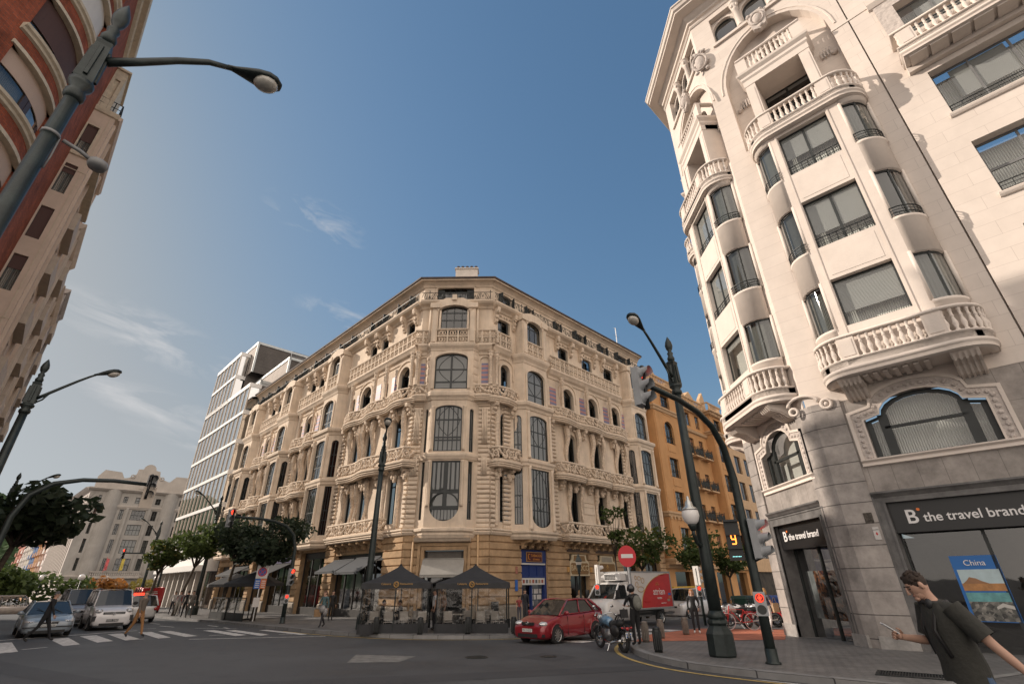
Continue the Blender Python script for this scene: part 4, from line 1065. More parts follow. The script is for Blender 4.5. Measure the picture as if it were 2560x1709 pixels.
    m.sweep([(U(1.6), -.5), (U(1.6), .44), (U(4.4), .44), (U(4.4), -.5)], [(-.3, 22.55), (.0, 22.55), (.0, 22.9), (.06, 23.0), (.05, 23.15), (.16, 23.3), (.18, 23.42), (-.4, 23.44)])
    m.box(U(1.6), U(4.4), -.55, .2, 22.58, 23.3)
    m.build('loggia', M_wp, tower)
    o = MB(fr); TP = [(U(1.6), -.45), (U(1.6), .42), (U(4.4), .42), (U(4.4), -.45)]
    o.sweep(TP, [(-.14, 24.45), (.02, 24.45), (.06, 24.5), (.04, 24.58), (-.16, 24.58), (-.14, 24.45)]); o.sweep(TP, [(-.14, 23.44), (.0, 23.44), (0, 23.6), (-.14, 23.6)])
    for e in (U(1.75), U(4.25)): o.box(e-.16*s-.08, e+.16*s+.08, .25, .425, 23.6, 24.45)
    baluster_row(o, [(U(2.05), .35), (U(3.95), .35)], 23.6, 24.45, .2, .07)
    o.build('balustrade', M_wp, tower)
    return U
def facade(fr, a, b, L0, L1, recess=True):
    """tower wall: plain below, arched recess above, three arched lights under the eaves"""
    U = lambda u: a+(u-1.05)*(b-a)/4.2
    m = MB(fr); c0 = U(3.05); hw = 2.28*(b-a)/4.2
    m.wall(L0, L1, 7.3, 19.3); A = arc_pts(c0-hw, c0+hw, 23.4, 3.1, 16)
    # face around the arch
    for (x0, z0_), (x1, z1_) in zip(A, A[1:]): m.poly([(x0, 0, z0_), (x1, 0, z1_), (x1, 0, 27.0), (x0, 0, 27.0)]); m.poly([(x0, 0, z0_), (x1, 0, z1_), (x1, -.5, z1_), (x0, -.5, z0_)])
    for x0, x1 in ((L0, c0-hw), (c0+hw, L1)): m.poly([(x0, 0, 19.3), (x1, 0, 19.3), (x1, 0, 27.0), (x0, 0, 27.0)])
    for x in (c0-hw, c0+hw): m.poly([(x, 0, 19.3), (x, -.5, 19.3), (x, -.5, 23.4), (x, 0, 23.4)])
    m.wall(c0-hw-.3, c0+hw+.3, 19.0, 26.9, [(U(2.05), U(3.95), 20.0, 22.6), (U(2.3), U(3.8), 23.9, 25.4, .74)], .6, -.5)
    ws = [(U(.98), U(2.12)), (U(2.5), U(3.6)), (U(3.98), U(5.1))]
    m.wall(L0, L1, 27.0, 30.7, [(ws[0][0], ws[-1][1], 27.25, 29.35)], .38)
    m.build('wall', M_wh, tower)
    m = MB(fr); m.wall(ws[0][0], ws[-1][1], 27.25, 29.35, [(p, q, 27.35, 29.1, (q-p)/2) for p, q in ws], .2, -.3)
    for p, q in ws: surround(m, p, q, 27.35, 29.1, (q-p)/2, .1, .05, -.3)
    for e in (U(2.31), U(3.79)): column(m, e, -.08, 27.3, 29.35, .15)
    m.box(ws[0][0]-.15, ws[-1][1]+.15, -.05, .12, 27.05, 27.22)
    m.build('wall', M_wp, tower)
    for p, q in ws: win(tower, fr, p, q, 27.35, 29.1, -.42, (q-p)/2, 1, (), fw=.09, back=M_dark)
    o = win(tower, fr, U(2.05), U(3.95), 20.0, 22.6, -.95, 0, 2, (), back=M_dark)
    win(tower, fr, U(2.3), U(3.8), 23.9, 25.4, -.8, .74, 2, (), back=M_dark)
    m = MB(fr)
    for (x0, z0_), (x1, z1_) in zip(arc_pts(c0-hw-.2, c0+hw+.2, 23.4, 3.3, 18), arc_pts(c0-hw-.2, c0+hw+.2, 23.4, 3.3, 18)[1:]): m.tube([(x0, 0, z0_), (x1, 0, z1_)], .05, 5)
    m.sweep([(L0, 0), (L1, 0)], [(0, 29.7), (.05, 29.72), (.1, 29.8), (.06, 29.85), (0, 29.9)])
    # cartouche on the keystone
    m.mi = 1; r = random.Random(3)
    m.ext([(c0-.3, 26.1), (c0-.42, 26.9), (c0-.2, 27.3), (c0+.2, 27.3), (c0+.42, 26.9), (c0+.3, 26.1), (c0, 25.9)], 0, .22); m.sm = True; m.ball(c0, .22, 26.7, .22, .12, .34, 10, 6)
    m.ring((c0, .24, 26.7), .3, .05, 1, 12, 5, 1.4); blobs(m, [(c0-.3, .2, 27.2), (c0+.3, .2, 27.2), (c0, .22, 26.05)], .12, r); m.sm = False
    for e, sg in ((c0-hw+.5, -1), (c0+hw-.5, 1)):
        for k in range(4): m.box(e+k*.12-.2, e+k*.12-.14, -.5, -.36, 22.3, 22.75)
        m.ball(e+sg*.0+.3*sg, -.42, 22.3, .12, .1, .12)
    m.build('stone_ornament', [M_wp, M_cw], tower)
facade(FM, 1.05, 5.25, 0, 5.92); facade(FK, .3, 4.55, 0, 5.15); facade(FN, .7, 4.95, 0, 13)
stack(FM, 1.05, 5.25, .92, (.62, .62, .5)); stack(FK, .3, 4.55, .88, (.1, .95, .72)); stack(FN, .7, 4.95, .9, (.4, .5, .5), False)
# corner cartouche between the two arches
m = MB(FM); r = random.Random(6); m.sm = True
m.ball(0, .1, 26.6, .3, .2, .55, 10, 6); m.ring((0, .18, 26.6), .38, .07, 1, 14, 5, 1.5); blobs(m, [(-.3+.1*k, .12, 27.35+.05*math.sin(k*2)) for k in range(7)]+[(-.35, .1, 26.4), (.35, .1, 26.4), (-.25, .1, 26.0), (.25, .1, 26.0)], .13, r)
m.build('cartouche', M_cw, tower)
# eaves
m = MB()
def tplan(o):
    k = math.tan(R_(22.5))*o
    return [FM(14.5, o, 0)[:2], FM(-k, o, 0)[:2], FK(5.15+k, o, 0)[:2], FN(13, o, 0)[:2]]
prof = [(0, 30.1), (.12, 30.15), (.12, 30.3), (.28, 30.45), (.34, 30.6), (.85, 30.68), (.85, 30.8), (.95, 30.86), (1.0, 31.05), (1.06, 31.1), (1.06, 31.2), (-1, 31.9)]
for (o1, z1_), (o2, z2_) in zip(prof, prof[1:]):
    A, B = tplan(o1), tplan(o2)
    for k in range(3): m.poly([(*A[k], z1_), (*A[k+1], z1_), (*B[k+1], z2_), (*B[k], z2_)])
m.poly([(*q, 31.9) for q in tplan(-1)]+[(24, 34, 31.9), (30, 16, 31.9)])
m.build('eaves', M_wp, tower)
# wing on the right
m = MB(FM)
WW = [(7.13, 10.3, 16.0, 18.25), (7.13, 10.3, 12.35, 14.62), (7.13, 10.3, 8.9, 11.1), (7.3, 10.3, 20.3, 22.3)]
m.wall(5.97, 14.5, 7.3, 30.2, WW, .4); m.build('wall', M_wh, tower)
m = MB(FM); m.box(5.92, 5.97, -.3, -.25, 7.3, 30.2)
m.poly([(5.92, 0, 7.3), (5.92, -.3, 7.3), (5.92, -.3, 30.2), (5.92, 0, 30.2)]); m.poly([(5.97, 0, 7.3), (5.97, -.3, 7.3), (5.97, -.3, 30.2), (5.97, 0, 30.2)]); m.build('wall', M_wp, tower)
for i, (a, b, c, d) in enumerate(WW):
    o = win(tower, FM, a, b, c, d, -.34, 0, 3, (.5,) if i == 1 else (), fw=.08, pane=M_fine, back=M_curt, fm=mat('grey_window_frame', (.16, .16, .16), .5), backv=.5)
    if i in (0, 3): q = MB(FM); q.box(a+.5, a+2.0, -.42, -.39, c+.8, d-.1); q.build('roller_blind', M_blind, o)
    s = MB(FM); s.sweep([(a-.1, 0), (b+.1, 0)], [(0, c-.16), (.06, c-.14), (.1, c-.08), (.12, c-.02), (.12, c+.01), (-.3, c+.02)]); s.build('sill', M_wp, o)
    q = MB(FM)
    for z in (c+.42, c+.28, c+.14): q.tube([(a, -.08, z), (b, -.08, z)], .02 if z > c+.4 else .012, 5)
    for k in range(11): e = a+.04+(b-a-.08)*k/10; q.tube([(e, -.08, c), (e, -.08, c+.42)], .012, 4)
    q.build('window_rail', iron, o)
m = MB(FM); surround(m, 7.3, 10.3, 20.0, 22.3, 0, .55, .06); m.build('carved_surround', M_cw, tower)
balcony(FM, [(6.7, 0), (6.7, .85), (12.5, .85), (12.5, 0)], 18.75, 19.25, 20.1, [7.05], tower)
m = MB(FM)
for k in range(8): m.box(6.85+k*.6, 6.85+k*.6+.5, .1, .75, 18.68, 18.74)
m.box(6.7, 12.5, 0, .2, 18.5, 18.78); m.sweep([(6.62, 0), (14, 0)], [(0, 22.7), (.1, 22.75), (.2, 22.95), (.1, 23.0), (0, 23.05)]); m.box(5.3, 6.65, 0, .03, 23.0, 23.1)
m.build('stone_ornament', M_wp, tower)
# grey stone base storey
AR = lambda a, b, zs, h: arc_pts(a, b, zs, h, 10)
def basefac(fr, L0, L1, w, shop, name):
    a, b, c, d, aa, ab, top = w
    m = MB(fr); m.wall(L0, L1, 3.95, 7.32, [(a, b, c, top)], .42)
    arc = AR(aa, ab, d+.12, top-d-.12)
    m.poly([(a, 0, top), (a, 0, d), (aa, 0, d+.1)]+arc[:6]+[(arc[5][0], 0, top)] if False else [(a, 0, top), (a, 0, d), (aa, 0, d+.12)]+[(x, 0, z) for x, z in arc[:6]]); m.poly([(x, 0, z) for x, z in arc[5:]]+[(ab, 0, d+.12), (b, 0, d), (b, 0, top)])
    m.build('wall', M_gp, tower)
    O = [(a, c), (a, d), (aa, d+.12)]+arc[1:-1]+[(ab, d+.12), (b, d), (b, c)]
    m = MB(fr); cx = (a+b)/2
    def outset(w_): return [(a-w_, c), (a-w_, d+w_*.8), (aa-w_*.55, d+.12+w_*.8)]+[(cx+(x-cx)*(1+w_/((ab-aa)/2)*.55), z+w_) for x, z in arc[1:-1]]+[(ab+w_*.55, d+.12+w_*.8), (b+w_, d+w_*.8), (b+w_, c)]
    def ringband(A, B, v):
        for k in range(len(A)-1):
            p, q, s_, t = A[k], A[k+1], B[k+1], B[k]
            m.poly([(p[0], v, p[1]), (q[0], v, q[1]), (s_[0], v, s_[1]), (t[0], v, t[1])])
            for X, Y in ((p, q), (t, s_)): m.poly([(X[0], v, X[1]), (Y[0], v, Y[1]), (Y[0], 0, Y[1]), (X[0], 0, X[1])])
    ringband(O, outset(.05), .05); ringband(outset(.32), outset(.42), .07); m.mi = 1; ringband(outset(.05), outset(.32), .035)
    r = random.Random(2); B = outset(.18)
    for p, q in zip(B, B[1:]):
        l = math.hypot(q[0]-p[0], q[1]-p[1]); n = max(1, int(l/.16))
        for k in range(n): t = (k+.5)/n; m.ball(p[0]+(q[0]-p[0])*t+r.uniform(-.02, .02), .04, p[1]+(q[1]-p[1])*t, .075, .05, .06, 6, 4)
    m.mi = 0; m.sweep([(a-.42, 0), (b+.42, 0)], [(0, c-.2), (.08, c-.18), (.06, c-.08), (.14, c-.02), (.14, c+.02), (-.4, c+.02)])
    m.build('carved_surround', [M_wp, M_cw], tower)
    f = MB(fr); v = -.2; I = [(cx+(x-cx)*.9, c+(z-c)*.9+.09) for x, z in O]
    for k in range(len(O)):
        p, q, s_, t = O[k], O[(k+1) % len(O)], I[(k+1) % len(O)], I[k]
        f.poly([(p[0], v, p[1]), (q[0], v, q[1]), (s_[0], v, s_[1]), (t[0], v, t[1])]); f.poly([(t[0], v, t[1]), (s_[0], v, s_[1]), (s_[0], v-.1, s_[1]), (t[0], v-.1, t[1])])
    for e in (aa+.02, ab-.02): f.box(e-.13, e+.13, v-.1, v+.01, c, d+.14)
    f.box(aa, ab, v-.1, v+.01, c+(d-c)*.74, c+(d-c)*.74+.08)
    o = f.build('window', M_frame, tower)
    g_ = MB(fr); g_.poly([(x, v-.05, z) for x, z in O]); g_.build('pane', M_fine, o)
    k_ = MB(fr); k_.poly([(x, v-.5, z) for x, z in O]); k_.build('curtain', M_curt, o)
basefac(FM, .55, 14.5, (1.58, 4.6, 4.95, 6.2, 2.05, 4.12, 6.9), None, 'm')
basefac(FK, .5, 4.75, (.85, 3.75, 4.85, 6.1, 1.35, 3.25, 6.85), None, 'k')
m = MB(FN); m.wall(.4, 13, -1.5, 7.32); m.build('wall', M_gp, tower)
# rusticated corner piers with a scrolled head
def pier(pts, name='corner_pier'):
    m = MB()
    z = [-1.2, 7.0]
    ring = pts
    for p, q in zip(ring, ring[1:]):
        pass
    return m
for (A, B, C, D) in (((FM, 1.1), (FM, .05), (FK, .1), (FK, .62)), ((FK, 4.25), (FK, 5.0), (FN, .12), (FN, .6))):
    m = MB()
    P = [A[0](A[1], .0, 0)[:2], B[0](B[1], .06, 0)[:2], C[0](C[1], .06, 0)[:2], D[0](D[1], .0, 0)[:2]]
    if A[0] is FM: P = [FM(1.1, 0, 0)[:2], FM(1.1, .07, 0)[:2], FM(.22, .07, 0)[:2], FK(.22, .07, 0)[:2], FK(.62, .07, 0)[:2], FK(.62, 0, 0)[:2]]
    else: P = [FK(4.3, 0, 0)[:2], FK(4.3, .07, 0)[:2], FK(4.95, .07, 0)[:2], FN(.2, .07, 0)[:2], FN(.6, .07, 0)[:2], FN(.6, 0, 0)[:2]]
    acc = 0
    for p, q in zip(P, P[1:]):
        l = math.hypot(q[0]-p[0], q[1]-p[1]); n0 = len(m.v)
        m.poly([(*p, -1.2), (*q, -1.2), (*q, 7.05), (*p, 7.05)])
        for i, (uu, zz_) in enumerate(((acc, -1.2), (acc+l, -1.2), (acc+l, 7.05), (acc, 7.05))): m.uv[n0+i] = (uu, zz_)
        acc += l
    m.poly([(*p, 7.05) for p in P])
    m.build('corner_pier', M_gs, tower)
m = MB(FM); m.sm = True         # scrolls where the white wall meets the grey pier
m.tube([(.0+.5*math.cos(k*.35), .06, 7.15+.3*math.sin(k*.35)) for k in range(10)], .06, 6)
m.ring((.72, .1, 7.0), .16, .06, 1, 12, 6); m.ball(.72, .1, 7.0, .08); m.ring((-.35, .06, 6.95), .13, .05, 1, 12, 6)
m.build('scroll', M_wp, tower)
m = MB(FM); m.wall(.05, 14.5, 7.0, 7.33, [], .1, .012); m.build('wall', M_wp, tower)
m = MB(FK); m.wall(.05, 5.1, 7.0, 7.33, [], .1, .012); m.build('wall', M_wp, tower)
# shopfronts
def shop(fr, a, b, zt, zs, L0, L1, az, body_pos):
    m = MB(fr); m.wall(L0, L1, -1.3, 3.95, [(a, b, -1.3, zt)], .9); m.build('wall', M_gd, tower)
    m = MB(fr); surround(m, a, b, -1.3, zt, 0, .26, .05); surround(m, a+.0, b, -1.3, zt, 0, .07, .09); surround(m, a-.26, b+.26, -1.3, zt+.26, 0, .05, .08)
    m.sweep([(L0, 0), (L1, 0)], [(0, 3.78), (.06, 3.8), (.1, 3.86), (.16, 3.92), (.16, 3.97), (0, 3.99)])
    m.build('shop_surround', M_gd, tower)
    o = MB(fr); o.box(a, b, -.3, -.1, zs, zt); so_ = o.build('shop_sign', M_sign, tower)
    return so_
s1 = shop(FM, 1.4, 9.0, 3.64, 2.78, 1.1, 14.5, 135, None)
s2 = shop(FK, .8, 4.05, 3.46, 2.6, .62, 4.3, 180, None)
def lettering(fr, u, z, az, h, par, direction):
    pos = fr(u, -.085, z)
    d = Vector((math.sin(R_(az)), math.cos(R_(az)), 0))
    def at(s_, dz=0): return (pos[0]+d.x*s_*h, pos[1]+d.y*s_*h, pos[2]+dz*h)
    text('B', 1.5*h, M_wtxt, par, at(.5, .05), az, 'lettering', .01, bold=.02*h)
    t = text('the travel brand', .95*h, M_wtxt, par, at(1.25, -.05), az, 'lettering', .01, sx=.98, align='LEFT', bold=.012*h)
    q = MB(lambda a_, b_, c_: (at(1.08)[0]+d.x*a_+d.y*b_, at(1.08)[1]+d.y*a_-d.x*b_, at(0, .62)[2]+c_))
    q.ext([(.12*h*math.cos(k*.5236), .12*h*math.sin(k*.5236)) for k in range(12)], -.012, .012, 'v'); q.build('emblem', M_orng, par)
lettering(FM, 1.72, 3.17, 135, .36, s1, 1)
lettering(FK, 3.78, 3.02, 180, .33, s2, 1)
def shopwin(fr, a, b, z0, zt, cols, back):
    f = MB(fr)
    for k in range(cols+1): u = a+(b-a)*k/cols; f.box(max(a, u-.04), min(b, u+.04), -.6, -.5, z0, zt)
    f.box(a, b, -.6, -.5, z0, z0+.08); o = f.build('shop_window', M_frame, tower)
    p = MB(fr); p.poly([(a, -.55, z0), (b, -.55, z0), (b, -.55, zt), (a, -.55, zt)]); p.build('pane', glassy('shop_pane', (.75, .78, .8), .75, .02), o)
    q = MB(fr); q.poly([(a-1, -3.2, z0), (b+1, -3.2, z0), (b+1, -3.2, zt), (a-1, -3.2, zt)]); q.poly([(a, -.9, -.75), (b, -.9, -.75), (b, -3.2, -.75), (a, -3.2, -.75)]); q.poly([(a, -.3, zt), (b, -.3, zt), (b, -3.2, zt), (a, -3.2, zt)]); q.build('shop_interior', mat('dim_shop_interior', (.035, .03, .028), .8, var=.7, vs=.9), o)
    return o
w1 = shopwin(FM, 1.4, 9.0, -1.2, 2.8, 4, None)
w2 = shopwin(FK, .8, 4.05, -1.2, 2.62, 2, None)
m = MB(FK)           # pillar reveal and low bench of magazines behind the side window
for k in range(4): m.box(1.0, 2.6, -1.3, -.8, -.35+k*.07, -.31+k*.07)
m.box(1.9, 2.1, -1.2, -.75, -.5, .2); m.build('magazine_stack', mat('pale_paper', (.5, .46, .42), .7, var=.4, vs=8), tower)
# plinth
for fr, a, b in ((FM, .16, 1.1), (FM, 9, 14.5), (FK, .12, .8), (FK, 4.05, 5.05)):
    m = MB(fr); m.box(a, b, .0, .12, -1.3, .08); m.build('plinth', mat('pale_grey_plinth', (.30, .285, .27), .7, var=.3, vs=3, streak=.3), tower)
# posters and notices, each a flat sheet hanging in or on the shop
def poster(fr, a, b, v, z0, z1, m_, par=None, t=.012, name='poster'):
    q = MB(fr); q.box(a, b, v-t, v, z0, z1); return q.build(name, m_, par)
def blotchy(name, cols, scale, axis='UV'):
    if name in MATS: return MATS[name]
    m = bpy.data.materials.new(name); m.use_nodes = True; n = m.node_tree; b = n.nodes['Principled BSDF']; L = n.links; b.inputs['Roughness'].default_value = .35
    t = n.nodes.new('ShaderNodeTexCoord'); z = n.nodes.new('ShaderNodeTexVoronoi'); z.inputs['Scale'].default_value = scale; L.new(t.outputs[axis], z.inputs['Vector'])
    y = n.nodes.new('ShaderNodeTexNoise'); y.inputs['Scale'].default_value = scale*.28; y.inputs['Detail'].default_value = 8; L.new(t.outputs[axis], y.inputs['Vector'])
    a = n.nodes.new('ShaderNodeMix'); a.data_type = 'RGBA'; a.inputs[0].default_value = .4; L.new(y.outputs[0], a.inputs[6]); L.new(z.outputs['Color'], a.inputs[7])
    bw_ = n.nodes.new('ShaderNodeRGBToBW'); L.new(a.outputs[2], bw_.inputs[0])
    r = n.nodes.new('ShaderNodeValToRGB'); L.new(bw_.outputs[0], r.inputs[0])
    e = r.color_ramp.elements; e[0].position = .3; e[0].color = (*cols[0], 1); e[1].position = .7; e[1].color = (*cols[-1], 1)
    for i, c in enumerate(cols[1:-1]): k = e.new(.3+.4*(i+1)/(len(cols)-1)); k.color = (*c, 1)
    L.new(r.outputs[0], b.inputs['Base Color']); MATS[name] = m
    return m
p = poster(FK, 1.0, 3.5, -.72, .3, 1.85, blotchy('crowd_photo', [(.012, .012, .014), (.03, .03, .035), (.12, .05, .03), (.45, .17, .06), (.5, .42, .34)], 9))
tag(p, 'large photo poster of a market crowd hanging in the narrow side shop window', 'poster')
tag(poster(FK, 3.5, 4.0, -.735, .3, 1.85, mat('pale_print', (.45, .47, .45), .4, var=.4, vs=2)), 'pale edge panel beside the market crowd poster in the side window', 'poster')
pf = poster(FM, 2.35, 3.35, -.5, .5, 2.12, mat('blue_print', (.01, .13, .42), .35, var=0))
tag(pf, 'tall blue travel poster with landscape photos behind the walking man', 'poster')
cz = FM(2.85, -.485, 1.93)
text('China', .2, M_wtxt, pf, cz, 135, 'lettering', .004)
for (z0, z1, m_, nm) in ((1.42, 1.77, mat('sky_print', (.42, .53, .56), .35, var=.15, vs=3), 'photo'), (1.24, 1.42, mat('wall_print', (.42, .20, .07), .35, var=.3, vs=5), 'photo'), (.98, 1.2, mat('teal_print', (.12, .32, .33), .35, var=.3, vs=5), 'photo'), (.52, .98, blotchy('stone_print', [(.03, .03, .03), (.1, .1, .09), (.3, .28, .25)], 14), 'photo')):
    q = MB(FM); q.box(2.42, 3.3, -.499, -.494, z0, z1); q.build(nm, m_, pf)
q = MB(FM); q.ext([(2.45, 1.42), (2.55, 1.5), (2.62, 1.58), (2.75, 1.55), (2.86, 1.48), (3.0, 1.42)], -.494, -.49); q.build('photo_roof', mat('roof_print', (.30, .15, .07), .4), pf)
q = MB(FM); q.ext([(2.95, .86), (3.1, .95), (3.3, .88), (3.3, .8), (3.1, .86), (2.95, .8)], -.494, -.49); q.build('photo_path', mat('path_print', (.5, .48, .45), .4), pf)
al = poster(FM, .86, 1.02, .085, 2.62, 2.98, mat('notice_paper', (.55, .52, .5), .5, var=.1)); tag(al, 'small white alarm notice plate on the grey pier beside the big shop sign', 'notice')
text('ALARMA', .04, mat('dark_print', (.05, .05, .05), .6), al, FM(.94, .087, 2.9), 135, 'lettering', .002)
q = MB(FM); q.ext([(.91, 2.78), (.94, 2.84), (.97, 2.78), (.94, 2.74)], .085, .089); q.build('emblem', mat('red_print', (.5, .03, .03), .5), al)
tag(poster(FM, .74, .97, .08, 3.1, 3.4, mat('bronze_plaque', (.07, .06, .05), .5, .4, var=.5, vs=15, bump=.6, bs=20)), 'dark weathered bronze plaque on the grey corner pier above the notice', 'plaque')
# ------------------------------------------------------------------ the other buildings
M_brk = brick('red_brick', (.34, .085, .04), (.24, .06, .03), (.16, .07, .05), .26, .085, .012, .85, .5, .5, .3, .25, 1.2)
M_crm = mat('cream_render', (.52, .415, .34), .85, var=.08, vs=1.5, streak=.12, spec=.2)
M_crd = mat('cream_trim', (.50, .43, .33), .8, var=.15, vs=4, streak=.2)
M_bshut = striped('brown_roller_blind', ((.06, .03, .026), (.085, .042, .036)), .05, ax='Y')
M_bfrm = mat('brown_window_frame', (.045, .026, .024), .5, var=.1)
class CFr:
    """wall that turns a rounded corner: u=0 where the curve ends, u>0 along the straight part"""
    def __init__(s, cx, cy, R, p1, d1): s.c = (cx, cy); s.R = R; s.p = p1; s.d = d1
    def __call__(s, u, v, z):
        n = (-s.d[1]*-1, s.d[0]*-1*-1)
        if u >= 0: nx, ny = .70711, .70711; return (s.p[0]+s.d[0]*u+nx*v, s.p[1]+s.d[1]*u+ny*v, z)
        a = math.pi/4+u/s.R
        if a > -math.pi/4: return (s.c[0]+(s.R+v)*math.cos(a), s.c[1]+(s.R+v)*math.sin(a), z)
        e = -(a+math.pi/4)*s.R
        return (s.c[0]+(s.R+v)*.70711-e*.70711, s.c[1]-(s.R+v)*.70711-e*.70711, z)
bk = thing('apartment_building', 'red brick block with a rounded corner and cream window bands behind the tall lamp post', 'building', (-21, 11, gz(-21, 11)))
FB = CFr(-22.0, 10.0, 4.53, (-18.8, 13.2), (-.70711, .70711))
lv = [(3.0*k+1.75, 3.0*k+3.7) for k in range(1, 9)]
lv = [(7.75, 9.65), (10.78, 12.65), (13.8, 15.65), (16.82, 18.68), (19.75, 21.7), (22.85, 24.85), (25.9, 27.9)]
cuts = [-.35*k for k in range(0, 40)]
m = MB(FB); m.wall(-14, 7.1, -1, 31, [(-3.4, -.02, c, d) for c, d in lv]+[(-9.5, -6.2, c, d) for c, d in lv], .25, 0, cuts); m.build('wall', M_brk, bk)
m = MB(FB)
P = [(u, 0) for u in [7.1, 3.5]+cuts+[-14]][::-1]
m.sweep(P, [(0, 30.4), (.15, 30.5), (.2, 30.7), (.45, 30.8), (.5, 31.1), (0, 31.15)])
m.build('cornice', M_crd, bk)
for c, d in lv:
    for a, b in ((-3.4, -.02), (-9.5, -6.2)):
        A = [(a+(b-a)*k/10, 0) for k in range(11)]
        t = MB(FB); t.sweep([(a-.15, 0)]+A[1:-1]+[(b+.15, 0)], [(0, c-.34), (.1, c-.3), (.12, c-.2), (.2, c-.14), (.22, c-.02), (-.25, c)]); t.sweep([(a-.1, 0)]+A[1:-1]+[(b+.1, 0)], [(-.25, d), (.08, d), (.08, d+.16), (0, d+.18)])
        t.build('window_band', M_crd, bk)
        if a < -5: k0 = 3
        f = MB(FB); pale = (c > 22 and c < 24)
        for k in (0, 4.6, 5.4, 9.4, 10): u = a+(b-a)*k/10; f.box(u-(.12 if 0 < k < 10 else .05), u+(.12 if 0 < k < 10 else .05), -.22, -.16, c, d)
        f.sweep(A, [(-.22, c), (-.16, c), (-.16, c+.08), (-.22, c+.08)])
        o = f.build('window', M_bfrm, bk)
        g_ = MB(FB); g_.sweep(A, [(-.2, c), (-.2, d)]); g_.build('pane', M_glass, o)
        k_ = MB(FB); k_.sweep(A, [(-.34, c), (-.34, d)]); k_.build('curtain', M_curt, o)
        sh = .95 if pale else (.72 if c > 19 else .45)
        q = MB(FB); q.sweep(A, [(-.18, d-(d-c)*sh), (-.15, d-(d-c)*sh), (-.15, d)]); q.build('roller_blind', mat('pale_blind', (.55, .53, .5), .7, var=.03) if pale else (M_bshut if c > 19 else striped('beige_roller_blind', ((.40, .30, .24), (.5, .38, .31)), .05, ax='Y')), o)
def storey_windows(par, fr, cols, rows, v=-.25, frame=None, back=None, arch=0, n=2, rows_m=(), fw=.07, sill=None, rail=False):
    for a, b in cols:
        for c, d in rows:
            o = win(par, fr, a, b, c, d, v, arch, n, rows_m, fw=fw, back=back or M_dark, fm=frame)
            if rail:
                q = MB(fr)
                for z in (c+.75, c+.08): q.tube([(a, -.05, z), (b, -.05, z)], .025, 4)
                for k in range(7): e = a+(b-a)*k/6; q.tube([(e, -.05, c), (e, -.05, c+.75)], .015, 4)
                q.build('window_rail', iron, o)
def roofbox(par, fr, L, dep, z1, m_, z0=-3, name='wall', lid=.0):
    b = MB(fr); b.poly([(0, 0, z0), (0, -dep, z0), (0, -dep, z1), (0, 0, z1)]); b.poly([(L, 0, z0), (L, -dep, z0), (L, -dep, z1), (L, 0, z1)]); b.poly([(0, -dep, z0), (L, -dep, z0), (L, -dep, z1), (0, -dep, z1)]); b.poly([(0, 0, z1-lid), (L, 0, z1-lid), (L, -dep, z1-lid), (0, -dep, z1-lid)])
    return b.build(name, m_, par)
# cream block next to the brick one: narrow end wall with one column of windows, balconied street front
cr = thing('apartment_building', 'cream block with one column of narrow windows and a railed terrace beside the brick', 'building', (-24.5, 20.5, gz(-24, 20)))
FW = Fr(-23.12, 18.92, 45); FCL = Fr(-23.12, 18.92, -45, 1)
rows = [(22.95-3.0*k, 24.9-3.0*k) for k in range(8)]
m = MB(FW); m.wall(-1.0, 0, -1, 26.3, [(-.92, -.4, c, d) for c, d in rows], .2); m.build('wall', M_crm, cr)
for i, (c, d) in enumerate(rows):
    o = win(cr, FW, -.92, -.4, c, d, -.12, 0, 2, (), fw=.045, back=M_curt, fm=M_frame)
    q = MB(FW); q.box(-.9, -.42, -.11, -.08, d-(d-c)*[.62, .3, 1, .4, .8, .5, .3, .6][i], d); q.build('roller_blind', M_bshut, o)
m = MB(FW); surround(m, -.92, -.4, 22.95, 24.9, 0, .07, .03); m.sweep([(-1.0, 0), (.06, 0)], [(0, 22.5), (.1, 22.55), (.12, 22.75), (0, 22.8)]); m.sweep([(-1.0, 0), (.12, 0)], [(0, 26.0), (.08, 26.05), (.12, 26.2), (.14, 26.35), (-.4, 26.4)])
for z in (21.6, 12.6): m.box(-1, .05, 0, .02, z, z+.04)
m.box(-.2, -.17, 0, .02, 8, 26); m.build('moulding', M_crd, cr)
roofbox(cr, Fr(*FCL(.5, 0, 0)[:2], -45, 1), 7.9, 12, 26.28, M_crm)
rows2 = [(22.9-3.0*k, 24.9-3.0*k) for k in range(8)]; cols2 = [(.7, 1.7), (3.2, 4.6), (6.3, 7.6)]
m = MB(FCL); m.wall(0, 8.4, -1, 26.3, [(a, b, c, d) for a, b in cols2 for c, d in rows2], .25); m.sweep([(0, 0), (8.4, 0)], [(0, 26.0), (.2, 26.05), (.3, 26.3), (0, 26.4)]); m.build('wall', M_crm, cr)
storey_windows(cr, FCL, cols2, rows2, frame=M_bfrm, back=M_bshut)
for k in range(8):
    z = 22.7-3.0*k; m = MB(FCL)
    if k: m.ext([(2.4, 0), (2.4, .4), (5.6, .4), (5.6, 0)], z-.25, z, 'z'); m.sweep([(2.4, 0), (2.4, .4), (5.6, .4), (5.6, 0)], [(-.06, z), (0, z), (0, z+.9), (-.06, z+.9)]); m.build('balcony', mat('brown_grey_render', (.40, .33, .27), .8, var=.1), cr)
    else: m.ext([(.4, 0), (.4, .4), (6.4, .4), (6.4, 0)], z-.25, z, 'z'); m.build('balcony', M_crd, cr)
for e in (.35, 2.2, 5.8, 8.1): m = MB(FCL); m.box(e-.1, e+.1, 0, .14, 3.5, 25.8); m.build('fin', M_crm, cr)
